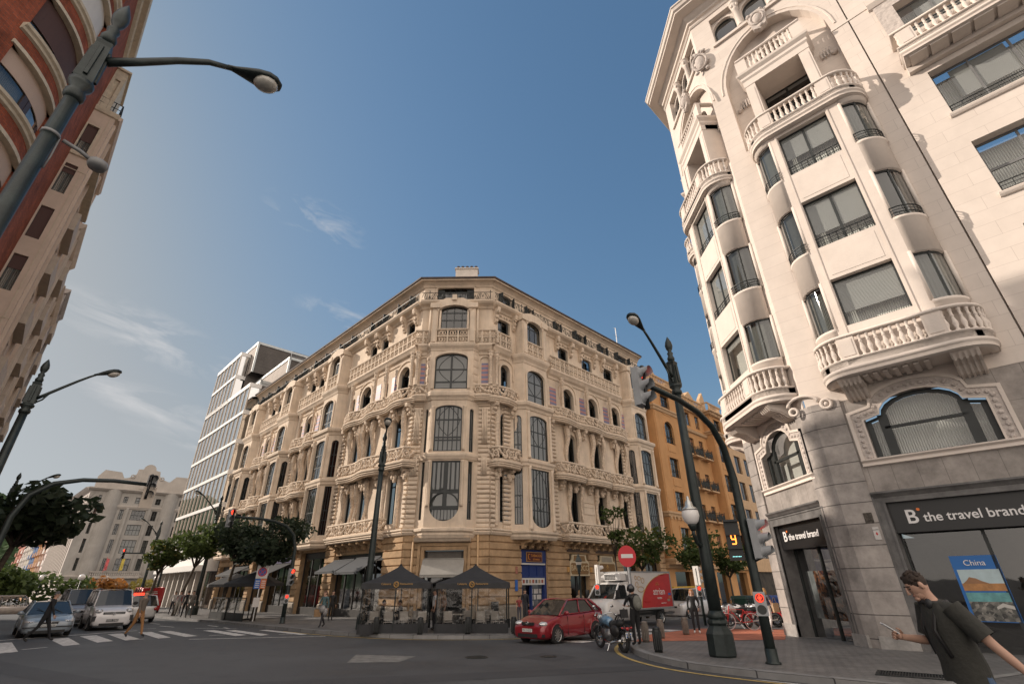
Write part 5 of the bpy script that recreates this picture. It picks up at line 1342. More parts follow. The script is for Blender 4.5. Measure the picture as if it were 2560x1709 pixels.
m = MB(FW); m.wall(-1, -.42, 26.3, 29.7, [(-.85, -.6, 27.2, 28.9)], .1); m.box(-1.05, -.3, -3, .12, 29.7, 29.85); m.box(-1, -.42, -3, -.1, 26.3, 29.7); m.build('penthouse', M_crd, cr)
m = MB(FW)
for z in (26.8, 27.2): m.tube([(-.98, -.02, z), (.05, -.02, z), (.05, -8, z)], .03, 5)
for k in range(4): m.tube([(-.9+.31*k, -.02, 26.35), (-.9+.31*k, -.02, 27.2)], .025, 4)
m.build('railing', iron, cr)
# the rest of the left-hand row, seen edge-on
for i, (u0, u1, z1, colr, lab) in enumerate(((8.5, 15.2, 23.6, (.50, .42, .35), 'pale stone apartment block with bowed balconies, second along the left row'), (15.3, 23.2, 21.9, (.45, .37, .30), 'beige apartment block lower than its neighbours in the left row'), (23.3, 30.3, 25.3, (.28, .25, .235), 'grey apartment block with a flat top at the far end of the left row'))):
    b_ = thing('apartment_building', lab, 'building', FCL((u0+u1)/2, -2, gz(*FCL((u0+u1)/2, -2, 0)[:2])))
    F2 = Fr(*FCL(u0, 0, 0)[:2], -45, 1); L2 = u1-u0; mm = mat('render_%s' % ['pale', 'beige', 'grey'][i], colr, .85, var=.1, vs=1.2, streak=.2)
    rr = [(z1-3.4-3.05*k, z1-1.5-3.05*k) for k in range(7)]; cc_ = [(.8, 1.8), (L2/2-.6, L2/2+.6), (L2-1.8, L2-.8)]
    m = MB(F2); m.wall(0, L2, -2, z1, [(a, b, c, d) for a, b in cc_ for c, d in rr], .25); m.sweep([(0, 0), (L2, 0)], [(0, z1-.5), (.2, z1-.4), (.4, z1-.15), (.4, z1), (0, z1)]); m.build('wall', mm, b_)
    roofbox(b_, F2, L2, 12, z1, mm)
    storey_windows(b_, F2, cc_, rr, frame=M_bfrm, back=M_bshut)
    for c, d in rr:
        m = MB(F2); Pb = [(L2/2-1.5, 0), (L2/2-1.5, .42), (L2/2+1.5, .42), (L2/2+1.5, 0)]; m.ext(Pb, c-.25, c-.05, 'z'); m.sweep(Pb, [(-.05, c-.05), (0, c-.05), (0, c+.8), (-.05, c+.8)]); m.build('balcony', mat('brown_grey_render', (.40, .33, .27), .8, var=.1), b_)
    for e in (.3, L2/2-1.7, L2/2+1.7, L2-.3): m = MB(F2); m.box(e-.1, e+.1, 0, .2, 3.5, z1-.5); m.build('fin', mm, b_)
# ---- glass office block beyond the ornate corner block
M_gblue = glassy('office_glass', (.5, .62, .64), .3, .02, .95, .62)
M_wband = mat('white_metal_band', (.74, .72, .69), .45, var=.03)
M_wood = brick('timber_cladding', (.40, .345, .30), (.36, .31, .27), (.16, .13, .11), 6, .22, .02, .75, .3, .5, .12)
M_dkc = brick('dark_cladding', (.115, .10, .09), (.10, .088, .08), (.05, .045, .04), 6, .22, .015, .7, .3, .5, .15)
gb = thing('office_building', 'glass office block with white floor bands and stepped timber roof storeys behind the ornate block', 'building', (-38, 64, gz(-38, 64)))
FG = Fr(*FL(0, 1.4, 0)[:2], -45, -1)
def glass_front(u0, u1, z0s, par, pan=1.82):
    bands_ = MB(FG); mull = MB(FG); back = MB(FG)
    for za, zb in zip(z0s, z0s[1:]):
        bands_.box(u0-.06, u1+.06, -.35, .1, za-.2, za+.2)
        n = int(round((u1-u0)/pan))
        for k in range(n+1): u = u0+(u1-u0)*k/n; mull.box(u-.05, u+.05, -.1, .06, za+.28, zb-.28); mull.box(u+.18, u+.3, -.1, -.02, za+.28, zb-.28)
        p_ = MB(FG); p_.poly([(u0, -.04, za+.28), (u1, -.04, za+.28), (u1, -.04, zb-.28), (u0, -.04, zb-.28)]); p_.poly([(u0, -.04, za+.28), (u0, -1.35, za+.28), (u0, -1.35, zb-.28), (u0, -.04, zb-.28)])
        p_.build('glazing', M_gblue, par)
        back.poly([(u0, -1.5, za), (u1, -1.5, za), (u1, -1.5, zb), (u0, -1.5, zb)])
    bands_.box(u0-.06, u1+.06, -.35, .1, z0s[-1]-.28, z0s[-1]+.28); bands_.box(u0-.03, u0+.02, -1.4, -.3, z0s[0], z0s[-1]+.2) if False else None
    for z in z0s: bands_.box(u0-.08, u0+.04, -1.4, .1, z-.28, z+.28)
    bands_.build('floor_band', M_wband, par); mull.build('mullion', mat('beige_mullion', (.50, .43, .36), .6), par)
    back.build('blind', mat('pale_office_blind', (.30, .33, .34), .7, var=.5, vs=.35), par)
glass_front(38.15, 58.4, [6.5, 10.35, 14.2, 18.05, 21.9, 25.7], gb)
glass_front(47.0, 58.4, [25.75, 29.6, 33.3], gb)
m = MB(FG); m.box(38.15, 58.4, -1.4, .9, 3.15, 3.75); m.box(38.15, 58.4, -1.4, .0, 3.75, 6.3); m.build('canopy', M_wband, gb)
m = MB(FG)
for k in range(9): u = 38.3+k*2.45; m.box(u-.18, u+.18, -.4, 0, -2, 3.15)
m.build('pillar', mat('pale_pillar', (.55, .5, .45), .7), gb)
q = MB(FG); q.poly([(38.15, -.9, -2), (58.4, -.9, -2), (58.4, -.9, 3.15), (38.15, -.9, 3.15)]); q.build('shop_glazing', glassy('shop_pane', (.75, .78, .8), .75, .02), gb)
q = MB(FG); q.poly([(38.15, -3, -2), (58.4, -3, -2), (58.4, -3, 3.15), (38.15, -3, 3.15)]); q.build('shop_interior', mat('warm_shop', (.20, .13, .09), .8, var=.9, vs=.8), gb)
for a, b, v, z0, z1, mm in ((38.15, 58.4, -1.4, -2, 25.9, M_dkc), (46.6, 58.4, -1.2, 25.9, 33.4, M_dkc)):
    w_ = MB(FG); w_.poly([(a-.1, v, z0), (a-.1, -14, z0), (a-.1, -14, z1), (a-.1, v, z1)]); w_.poly([(b, 0, z0), (b, -14, z0), (b, -14, z1), (b, 0, z1)]); w_.poly([(a, v, z1), (b, v, z1), (b, -14, z1), (a, -14, z1)]); w_.build('side_wall', mm, gb)
def roof_block(u0, u1, v0, v1, z0, z1, side=M_dkc, front=M_wood, par=gb):
    w_ = MB(FG); w_.mi = 0
    w_.poly([(u0, v0, z0), (u1, v0, z0), (u1, v0, z1), (u0, v0, z1)]); w_.mi = 1
    w_.poly([(u0, v0, z0), (u0, v1, z0), (u0, v1, z1), (u0, v0, z1)]); w_.poly([(u1, v0, z0), (u1, v1, z0), (u1, v1, z1), (u1, v0, z1)]); w_.poly([(u0, v0, z1), (u1, v0, z1), (u1, v1, z1), (u0, v1, z1)]); w_.mi = 2
    w_.box(u0-.1, u1+.1, v0-.2, v0+.1, z1-.02, z1+.35); w_.box(u0-.1, u0+.12, v1, v0, z1-.02, z1+.35); w_.box(u0-.08, u0+.1, v0-.2, v0+.06, z0, z1)
    w_.build('roof_storey', [front, side, mat('pale_metal_trim', (.42, .44, .44), .4, .3)], par)
RB = [(46.4, 57.5, -1.5, -11, 33, 35.2), (33.5, 47, -5.2, -14, 24, 29.0), (29.5, 37, -9.5, -17, 22, 27.0)]
roof_block(44.6, 56, -1.3, -12, 30, 34.6); roof_block(33.2, 46.5, -2.6, -14, 22, 28.6); roof_block(38.4, 44, -1.2, -8, 25, 26.4, mat('pale_metal_trim', (.42, .44, .44), .4, .3), M_wband); roof_block(19.5, 33, -5.4, -14, 18, 28.1); roof_block(31.5, 36, -6.5, -12, 26, 30.5)
m = MB(FG); m.box(14.2, 15.4, -7, -6.2, 20, 29.9); m.build('flue', mat('steel_flue', (.35, .37, .4), .35, .7), gb)
m = MB(FG); m.box(10, 16, -13, -6.4, 18, 27.0); m.build('roof_storey', M_dkc, gb)
m = MB(FG)
for z in (29.2, 29.8): m.tube([(33.2, -2.7, z), (33.2, -13, z)], .03, 4)
for k in range(6): m.tube([(33.2, -2.7-2*k, 28.6), (33.2, -2.7-2*k, 29.8)], .03, 4)
m.build('railing', mat('galvanised', (.5, .5, .5), .4, .8), gb)
# ---- grey stone bank across the square
M_bank = mat('grey_bank_stone', (.34, .315, .285), .85, var=.18, vs=.25, streak=.25, spec=.2)
M_bankd = mat('pale_bank_trim', (.42, .375, .33), .85, var=.12, vs=.5, streak=.2)
bank = thing('bank_building', 'grey stone bank with a scrolled gable and balustraded balcony across the square', 'building', (-84, 112, gz(-84, 112)))
FK2 = Fr(-91.5, 106, 52); FKS = Fr(-91.5, 106, -47, -1)
zr = [(18.3, 19.6), (14.85, 16.9), (11.75, 13.9), (8.1, 10.8), (4.75, 7.1)]
cset = [(1.66, 2.2, 1), (6.1, 6.85, 2), (8.25, 10.8, 4), (12.0, 12.95, 2), (16.6, 17.2, 1)]
ops = [(a, b, c, d) for a, b, n in cset for c, d in zr]
m = MB(FK2); m.wall(0, 18.5, -3, 21.2, ops, .5)
for e in (7.4, 11.4): m.box(e-.25, e+.25, 0, .3, 4.5, 17.3)
for a, b in ((3.1, 5.2), (13.7, 15.9)): m.sm = True; m.lathe([(1.6, 0), (1.6, 24)], (a+b)/2, -.7, 12, -3, False, 0, 180); m.sm = False
m.build('wall', M_bank, bank)
for a, b, n in cset:
    for c, d in zr: win(bank, FK2, a, b, c, d, -.4, 0, n, (.5,) if n > 1 else (.45,), fw=.09, back=M_curt if rnd.random() < .5 else M_dark)
m = MB(FK2)
for z, w_ in ((17.5, .3), (20.9, .9), (3.6, .4)): m.sweep([(-.4, 0), (18.6, 0)], [(0, z-.5), (w_*.5, z-.35), (w_, z), (w_, z+.2), (0, z+.3)])
m.ext([(.3, 21.2), (.3, 23.4), (1.2, 24.9), (4.2, 24.7), (4.9, 23.5), (5.5, 23.6), (6.3, 24.0), (6.9, 24.6), (7.0, 25.7), (7.9, 25.8)]+arc_pts(7.9, 10.3, 25.8, 1.2, 8)+[(10.4, 25.75), (11.2, 25.6), (11.4, 24.5), (12.2, 23.9), (13.2, 23.5), (13.6, 23.5), (14.6, 24.8), (18.4, 24.8), (18.5, 21.2)], -1.2, .12)
for e in (6.4, 11.9): m.ring((e, .2, 24.0), .35, .12, 1, 12, 5)
m.ext([(8.2, 21.4)]+arc_pts(8.2, 10.1, 23.4, .9, 8)+[(10.1, 21.4)], .12, .3)
m.box(4.6, 13.2, 0, 1.0, 3.3, 3.7); m.box(4.6, 13.2, .85, 1.0, 4.45, 4.6); baluster_row(m, [(4.7, .92), (13.1, .92)], 3.7, 4.45, .35, .09)
m.build('cornice', M_bankd, bank)
for k, (col_, u) in enumerate((((.5, .1, .1), 6.8), ((.55, .42, .08), 9.4))):
    q = MB(FK2); q.box(u, u+.45, 1.0, 1.03, 4.8, 7.0); q.tube([(u-.05, 1.0, 4.4), (u-.05, 1.0, 7.3)], .04, 5); q.build('flag', mat('flag_%s' % ['red', 'yellow'][k], col_, .8, var=.5, vs=3), bank)
m = MB(FKS); m.wall(0, 36, -3, 21, [(1.5+k*2.3, 3.0+k*2.3, 4, 17.2) for k in range(15)]+[(1.5+k*2.3, 3.0+k*2.3, 18.2, 19.6) for k in range(15)], .9); m.sweep([(0, 0), (36, 0)], [(0, 20.2), (.6, 20.6), (1.0, 21.0), (0, 21.3)]); m.build('wall', mat('pale_bank_side', (.46, .41, .37), .85, var=.08), bank)
m = MB(FKS); m.poly([(0, -.8, 3), (36, -.8, 3), (36, -.8, 20), (0, -.8, 20)]); m.build('window_strip', mat('wine_glazing', (.07, .035, .04), .3, var=.4, vs=1), bank)
m = MB(FK2); m.poly([(0, 0, 21.2), (18.5, 0, 21.2), (18.5, -30, 21.2), (0, -30, 21.2)]); m.poly([(18.5, 0, -3), (18.5, -30, -3), (18.5, -30, 21.2), (18.5, 0, 21.2)]); m.build('roof', M_bank, bank)
# ---- the street continuing beyond the square: narrow fronts, each its own house
P0 = FKS(40, 0, 0); r = random.Random(21)
fronts = [((.62, .5, .46), 19.5, 'pink and white apartment house with stacked balconies beside the bank'), ((.40, .24, .17), 18.0, 'reddish brown apartment house far down the street'), ((.46, .24, .10), 17.5, 'orange rendered house far down the street, left of the reddish one'), ((.10, .17, .33), 17.0, 'narrow blue tiled house far down the street'), ((.55, .5, .43), 17.5, 'pale cream house with white glazed galleries left of the blue one'), ((.48, .42, .38), 18.0, 'off-white house with white galleries further down the street'), ((.42, .16, .11), 16.5, 'dull red house at the far left end of the street')]
F3 = Fr(*FKS(37, -1, 0)[:2], -47, -1); u = 0
for i, (c_, h_, lab) in enumerate(fronts):
    w_ = [15, 12, 11, 14, 16, 20, 26][i]
    b_ = thing('town_house', lab, 'building', F3(u+w_/2, -3, gz(*F3(u+w_/2, -3, 0)[:2])), group=None)
    F4 = Fr(*F3(u, 0, 0)[:2], -47, -1); mm = mat('front_%d_render' % i, c_, .85, var=.12, vs=.6)
    cols_ = [(w_*(k+.25)/4, w_*(k+.75)/4) for k in range(4)]; rr = [(1+3*k, 2.9+3*k) for k in range(5)]
    m = MB(F4); m.wall(0, w_-.1, -4, h_, [(a, b, c, d) for a, b in cols_ for c, d in rr], .4); m.sweep([(0, 0), (w_-.1, 0)], [(0, h_-.6), (.5, h_-.3), (.6, h_), (0, h_+.1)]); m.build('wall', mm, b_)
    roofbox(b_, F4, w_-.1, 14, h_, mm, -4)
    for c, d in rr:
        q = MB(F4)
        for a, b in cols_: q.poly([(a, -.35, c), (b, -.35, c), (b, -.35, d), (a, -.35, d)])
        q.build('window_row', M_glass if False else mat('dark_far_glazing', (.05, .05, .055), .2, var=.4, vs=.8), b_)
        q = MB(F4)
        for a, b in cols_[::2]: q.box(a-.3, b+.3, 0, 1.0, c-.2, c-.05); q.box(a-.3, b+.3, .92, 1.0, c-.05, c+.9)
        q.build('balcony', mat('white_gallery', (.62, .58, .54), .8, var=.1) if i in (0, 4, 5) else mm, b_)
    u += w_
# ---- wooded hill in the distance
hm = MB(); hr = random.Random(4)
def hz(x, y):
    a = math.degrees(math.atan2(x, y)); d = math.hypot(x, y)
    ridge = 158+20*math.sin(a*.35+1.2)+9*math.sin(a*1.3)+5*math.sin(a*3.1)+(a+44)*-1.6
    t = max(0, min(1, (d-750)/600)); return -6+ridge*(t*t*(3-2*t))+6*math.sin(x*.03)*math.sin(y*.025)*t
NA, ND = 70, 26; idx = []
for i in range(NA):
    a = -72+62*i/(NA-1)
    for j in range(ND):
        d = 720+ (j/(ND-1))*900; x, y = d*math.sin(R_(a)), d*math.cos(R_(a)); idx.append(hm.p(x, y, hz(x, y)))
hm.sm = True
for i in range(NA-1):
    for j in range(ND-1): hm.fc((idx[i*ND+j], idx[(i+1)*ND+j], idx[(i+1)*ND+j+1], idx[i*ND+j+1]))
M_hill = mat('hill_woodland', (.038, .062, .034), .95, var=.55, vs=.03, bump=1.0, bs=.09, var2=(.02, .036, .022), spec=.05)
tag(hm.build('hills', M_hill), kind='structure')
fm_ = MB()          # tree crowns along the slopes and ridge, far too many and too far to tell apart
for k in range(2600):
    a = hr.uniform(-50, -38); d = hr.uniform(900, 1400); x, y = d*math.sin(R_(a)), d*math.cos(R_(a)); s_ = hr.uniform(5, 11)
    fm_.ball(x, y, hz(x, y)+s_*.35, s_, s_, s_*.9, 5, 3)
tag(fm_.build('wood', mat('far_foliage', (.045, .07, .032), .95, var=.5, vs=.02, spec=.05)), 'dense dark green wood covering the distant hill', 'wood', kind='stuff')
# ---- orange apartment block in the side street
M_or = mat('orange_render', (.50, .27, .12), .85, var=.1, vs=.8, streak=.18, spec=.2)
M_orl = mat('pale_orange_trim', (.52, .345, .20), .85, var=.12, vs=2)
ob = thing('apartment_building', 'orange rendered apartment block with iron balconies beyond the bakery truck', 'building', FR_(34, -5, gz(*FR_(34, -5, 0)[:2])))
def mirador(u0, u1):
    d = 1.0; P = [(u0, 0), (u0, d), (u1, d), (u1, 0)]
    sf, l = sub(FR_, (u0, d), (u1, d)); c = l/2-.2
    rw = [(3.6, 6.3, 0), (7.85, 9.75, 0), (11.2, 13.2, 0), (14.75, 17.2, .8), (18.8, 20.2, 0)]
    m = MB(sf); m.wall(0, l, 3.2, 21.3, [(c-.95, c+.95, a, b, h) for a, b, h in rw], .25)
    for a, b, h in rw:
        surround(m, c-.95, c+.95, a, b, h, .16, .06); m.box(c-.8, c+.8, 0, .04, a-.9, a-.25)
    for e in (.45, l-.45): m.box(e-.3, e+.3, 0, .07, 3.3, 7.2); m.box(e-.3, e+.3, 0, .05, 7.9, 18)
    m.build('bay_wall', M_or, ob)
    for a, b, h in rw: storey_windows(ob, sf, [(c-.95, c+.95)], [(a, b)], -.18, arch=h, n=2, rows_m=(.3, .7), back=M_curt if a < 12 else M_dark, rail=True)
    m = MB(FR_)
    for q in ((u0, u0), (u1, u1)): m.poly([(q[0], 0, 3.2), (q[0], d, 3.2), (q[0], d, 21.3), (q[0], 0, 21.3)])
    m.ext(P, 3.0, 3.25, 'z')
    m.build('bay_wall', M_or, ob)
    m = MB(FR_)
    for z, w_ in ((7.4, .25), (18.3, .3), (20.9, .5), (3.2, .15)): m.sweep(P, [(0, z-.25), (w_*.4, z-.2), (w_*.6, z), (w_, z+.1), (w_, z+.25), (0, z+.3)])
    for k in range(9): m.box(u0+.2+k*(u1-u0-.4)/8-.1, u0+.2+k*(u1-u0-.4)/8+.1, d+.05, d+.35, 20.55, 20.85); m.box(u0+.2+k*(u1-u0-.4)/8-.1, u0+.2+k*(u1-u0-.4)/8+.1, d+.05, d+.2, 6.95, 7.2)
    m.sweep(P, [(-.1, 22.2), (.05, 22.2), (.08, 22.35), (-.1, 22.35)]); baluster_row(m, [(u0+.3, d-.05), (u1-.3, d-.05)], 21.2, 22.2, .35, .09)
    m.ext([(u0+.3, 21.2), (u0+.3, 23.0), ((u0+u1)/2-.6, 24.2), (u1-2.2, 23.0), (u1-2.2, 21.2)], d-1.4, d-1.0)
    m.build('cornice', M_orl, ob)
mirador(22.5, 28.6); mirador(37.0, 41.0)
dr = [(7.55, 9.3), (11.0, 12.95), (14.75, 17.0)]
cols_ = [(29.6, 30.7), (32.2, 33.3), (34.7, 35.8)]
m = MB(FR_); m.wall(22.3, 42, 3.1, 21, [(a, b, c, d) for a, b in cols_ for c, d in dr+[(3.6, 6.2), (18.5, 20.2)]], .25); m.wall(22.3, 42, -2, 3.1, [(24, 27.5, -2, 2.4), (29.5, 32, -2, 2.4), (33, 36, -2, 2.4), (38, 41, -2, 2.4)], .4); m.build('wall', M_or, ob)
storey_windows(ob, FR_, cols_, dr+[(3.6, 6.2), (18.5, 20.2)], -.18, rows_m=(.75,), back=M_dark)
q = MB(FR_); q.poly([(22.5, -.4, -2), (42, -.4, -2), (42, -.4, 2.4), (22.5, -.4, 2.4)]); q.build('shop_glazing', glassy('shop_glass', (.5, .5, .5), .4, .05), ob)
q = MB(FR_); q.poly([(22.5, -1.4, -2), (42, -1.4, -2), (42, -1.4, 2.4), (22.5, -1.4, 2.4)]); q.build('shop_interior', mat('shop_dark', (.05, .04, .03), .8, var=.6, vs=1.5), ob)
for a, b in cols_:
    for c, d in dr:
        m = MB(FR_); P = [(a-.4, 0), (a-.4, .75), (b+.4, .75), (b+.4, 0)]; m.mi = 1; m.ext(P, c-.2, c-.05, 'z'); m.mi = 0; iron_rail(m, [(u, v*.95+.0) for u, v in P], c-.05, c+.9, .3); m.build('balcony', [iron, M_orl], ob)
m = MB(FR_); m.sweep([(22.3, 0), (42, 0)], [(0, 17.6), (.2, 17.7), (.3, 17.95), (0, 18)]); m.sweep([(22.3, 0), (42, 0)], [(0, 20.6), (.4, 20.8), (.6, 21.1), (0, 21.2)]); m.sweep([(22.3, 0), (42, 0)], [(0, 2.6), (.3, 2.7), (.4, 3.0), (0, 3.1)])
for a, b in cols_: m.ext([(a-.6, 21.1), (a-.6, 22.9), ((a+b)/2, 23.7), (b+.6, 22.9), (b+.6, 21.1)], -1.8, -.4)
baluster_row(m, [(28.8, .3), (36.8, .3)], 21.15, 22.0, .4, .09); m.sweep([(28.6, .3), (37, .3)], [(-.1, 22.0), (.1, 22.0), (.1, 22.15), (-.1, 22.15)])
for k in range(26): m.box(28.8+k*.32, 28.95+k*.32, 0, .35, 20.35, 20.6)
m.build('cornice', M_orl, ob)
m = MB(FR_); m.poly([(22.3, -.2, 21), (42, -.2, 21), (42, -6, 24.6), (22.3, -6, 24.6)]); m.box(41.9, 42, -10, 0, -2, 21); m.build('roof', mat('terracotta_tiles', (.36, .17, .10), .85, var=.4, vs=3, bump=.6, bs=6), ob)
bb = thing('apartment_building', 'beige apartment block with brown shutters past the orange one', 'building', FR_(52, -5, gz(*FR_(52, -5, 0)[:2])))
F5 = Fr(*FR_(42.1, .6, 0)[:2], 45); cols_ = [(1.2+k*3.2, 3.2+k*3.2) for k in range(7)]; rr = [(4+3.4*k, 6.3+3.4*k) for k in range(5)]
m = MB(F5); m.wall(0, 24, -3, 21.5, [(a, b, c, d) for a, b in cols_ for c, d in rr]+[(1, 22, -3, 2.5)], .25); m.sweep([(0, 0), (24, 0)], [(0, 20.6), (.4, 20.9), (.6, 21.3), (0, 21.5)]); m.build('wall', M_orl, bb)
storey_windows(bb, F5, cols_, rr, -.18, frame=M_bfrm, back=M_bshut); roofbox(bb, F5, 24, 12, 21.5, M_orl)
q = MB(F5); q.poly([(1, -.25, -3), (22, -.25, -3), (22, -.25, 2.5), (1, -.25, 2.5)]); q.build('shop_front', mat('shop_dark', (.05, .04, .03), .8, var=.6, vs=1.5), bb)
# ------------------------------------------------------------------ street furniture
thing_world = thing
def thing(name, label, cat, loc=(0, 0, 0), rz=0, group=None, sc=1):
    o = thing_world(name, label, cat, loc, rz, group, sc); LOCALS.add(o.name)
    return o
M_grn = mat('dark_green_iron', (.018, .026, .025), .42, .25, var=.35, vs=6, bump=.1, bs=50)
M_lens = mat('lamp_glass', (.42, .40, .36), .15, var=.25, vs=6, spec=.7)
M_globe = mat('white_globe', (.75, .72, .70), .35, var=.05)
M_sgrey = mat('signal_grey', (.30, .31, .32), .5, var=.1)
M_sblk = mat('signal_black', (.012, .013, .014), .45, var=.1)
M_redon = mat('red_lamp_lit', (.6, .02, .01), .4, var=0, emit=(1, .05, .02, 1.6))
M_ambon = mat('orange_figure_lit', (.7, .2, .02), .4, var=0, emit=(1, .22, .03, 3.0))
M_lensoff = mat('dark_lens', (.03, .032, .03), .25, var=0)
G3 = lambda x, y, h=0: (x, y, gz(x, y)+h)
def street_lamp(label, globe=False, cctv=False):
    q = .68 if cctv else 1
    t = thing('street_lamp', label, 'street lamp')
    m = MB(); m.lathe([(.33, 0), (.35, .04), (.34, .5), (.3, .58), (.22, .68), (.26, .74), (.25, .8), (.2, .84)], n=8); m.sm = True
    m.lathe([(.2, .82), (.24, .88), (.2, .96), (.17, 1.02)], n=16); m.build('base', M_grn, t)
    m = MB(); m.sm = True; m.lathe([(.165*q, .98), (.16*q, 2.2), (.14*q, 4.5), (.115*q, 7.1)], n=16); m.build('shaft', M_grn, t)
    m = MB(); m.sm = True; m.lathe([(.115*q, 7.02), (.16*q, 7.08), (.16*q, 7.16), (.12*q, 7.22), (.19*q, 7.3), (.2*q, 7.36)], n=16); m.sm = False
    m.lathe([(.19*q, 7.34), (.21*q, 7.4), (.17*q, 8.1), (.19*q, 8.16), (.12*q, 8.22)], n=4, a0=45, a1=405)
    for k in range(4): a = k*math.pi/2; m.tube([(.15*q*math.cos(a), .15*q*math.sin(a), 7.45), (.13*q*math.cos(a), .13*q*math.sin(a), 8.05)], .045*q, 5)
    m.build('collar', M_grn, t)
    m = MB(); m.sm = True; m.lathe([(r_*(.8 if cctv else 1), z_) for r_, z_ in ((.1, 8.2), (.12, 8.32), (.075, 8.42), (.1, 8.5), (.055, 8.58), (.1, 8.66), (.125, 8.78), (.1, 8.92), (.04, 9.06), (0, 9.14))], n=12); m.build('finial', M_grn, t)
    m = MB(); m.sm = True
    A = [(.14, 0, 7.62), (.35, 0, 7.84), (.7, 0, 8.2), (1.05, 0, 8.55), (1.3, 0, 8.78), (1.45, 0, 8.9)] if not cctv else [(.1, 0, 7.9), (.4, 0, 8.22), (.75, 0, 8.62), (1.1, 0, 8.95), (1.4, 0, 9.1)]
    m.tube(A, [.06, .055, .05, .045, .04, .038][:len(A)], 8); m.tube([(.13, 0, 7.45), (.3, 0, 7.62), (.42, 0, 7.9)], .03, 6) if not cctv else None; m.build('arm', M_grn, t)
    e = A[-1]; rise = math.atan2(A[-1][2]-A[-2][2], A[-1][0]-A[-2][0])*.6
    def hd(u, v, z): c, s_ = math.cos(rise), math.sin(rise); return (e[0]+u*c-z*s_, v, e[2]+u*s_+z*c)
    m = MB(hd); m.sm = True
    secs_ = [(-.06, .04, .04, 0), (.05, .06, .06, 0), (.2, .11, .09, .01), (.38, .17, .12, .02), (.55, .2, .13, .02), (.68, .17, .11, .015), (.77, .08, .06, 0)]
    R_2 = []
    for u, w_, h_, dz in secs_: R_2.append([m.p(u, w_*math.cos(2*math.pi*k/12), dz+h_*math.sin(2*math.pi*k/12)*(1 if math.sin(2*math.pi*k/12) > 0 else .55)) for k in range(12)])
    for a, b in zip(R_2, R_2[1:]):
        for k in range(12): m.fc((a[k], a[(k+1) % 12], b[(k+1) % 12], b[k]))
    m.fc(R_2[0][::-1]); m.fc(R_2[-1]); h = m.build('lamp_head', M_grn, t)
    m = MB(hd); m.sm = True; m.ball(.52, 0, -.05, .2, .165, .12, 12, 7); m.build('lens', M_lens, h)
    if globe:
        m = MB(); m.sm = True; m.tube([(.14, 0, 2.62), (.22, 0, 2.58), (.36, 0, 2.66), (.44, 0, 2.85), (.45, 0, 3.0)], [.06, .055, .05, .05, .055], 8); m.lathe([(.06, 2.95), (.1, 3.05), (.12, 3.12)], .45, 0, 12); br = m.build('globe_bracket', M_grn, t)
        m = MB(); m.sm = True; m.lathe([(.1, 3.1), (.19, 3.2), (.235, 3.34), (.22, 3.46), (.2, 3.5)], .45, 0, 20); m.build('globe', M_globe, br)
        m = MB(); m.sm = True; m.lathe([(.22, 3.48), (.2, 3.54), (.12, 3.6), (.1, 3.7), (.04, 3.78), (.035, 3.86), (0, 3.88)], .45, 0, 16); m.build('globe_cap', mat('silver_cap', (.5, .5, .48), .25, .7), br)
    return t
LAMPS = [street_lamp('tall kerbside street lamp with a white globe on its side before the white tower', True)]
place(LAMPS[0], G3(5.28, 14.41, .13), R_(-138)); 
LAMPS[0]['group'] = 'street lamps'
big = street_lamp('very near dark lamp post at the top left with a small camera clamped on', False, True)
place(big, G3(-5.62, 4.02, .13), R_(43)); big['group'] = 'street lamps'
m = MB(); m.sm = True; m.lathe([(.095, 6.38), (.097, 6.4), (.095, 6.42)], n=12); m.tube([(.12, .02, 6.4), (.3, .03, 6.36), (.42, .03, 6.3)], .025, 6); m.lathe([(0, -.06), (.09, -.05), (.11, 0), (.1, .05), (0, .06)], .5, .03, 10, 6.26); m.tube([(.09, .0, 6.4), (.1, .0, 6.1), (.095, .0, 5.9)], .01, 5)
m.build('camera', mat('grey_plastic', (.2, .2, .2), .5), big)
plain = street_lamp('slim street lamp rising before the cream street front left of the ornate block', False); place(plain, G3(-17.16, 15.94, .13), R_(42)); plain['group'] = 'street lamps'
for x, y, a, l in ((-35.1, 34.3, 40, 'distant street lamp at the far left standing before the wooded hill'), (-41, 40.5, 40, 'small street lamp at the left edge half behind the dark tree'), (-25.4, 43.0, -137, 'street lamp in front of the glass office block beside the red traffic light'),
                   (-41.4, 59.3, -140, 'far street lamp before the grey stone bank facade'), (-6.85, 24.98, -73, 'street lamp standing left of the café tents, its head turned towards the viewer')):
    dup(plain, G3(x, y, .13), R_(a), l)
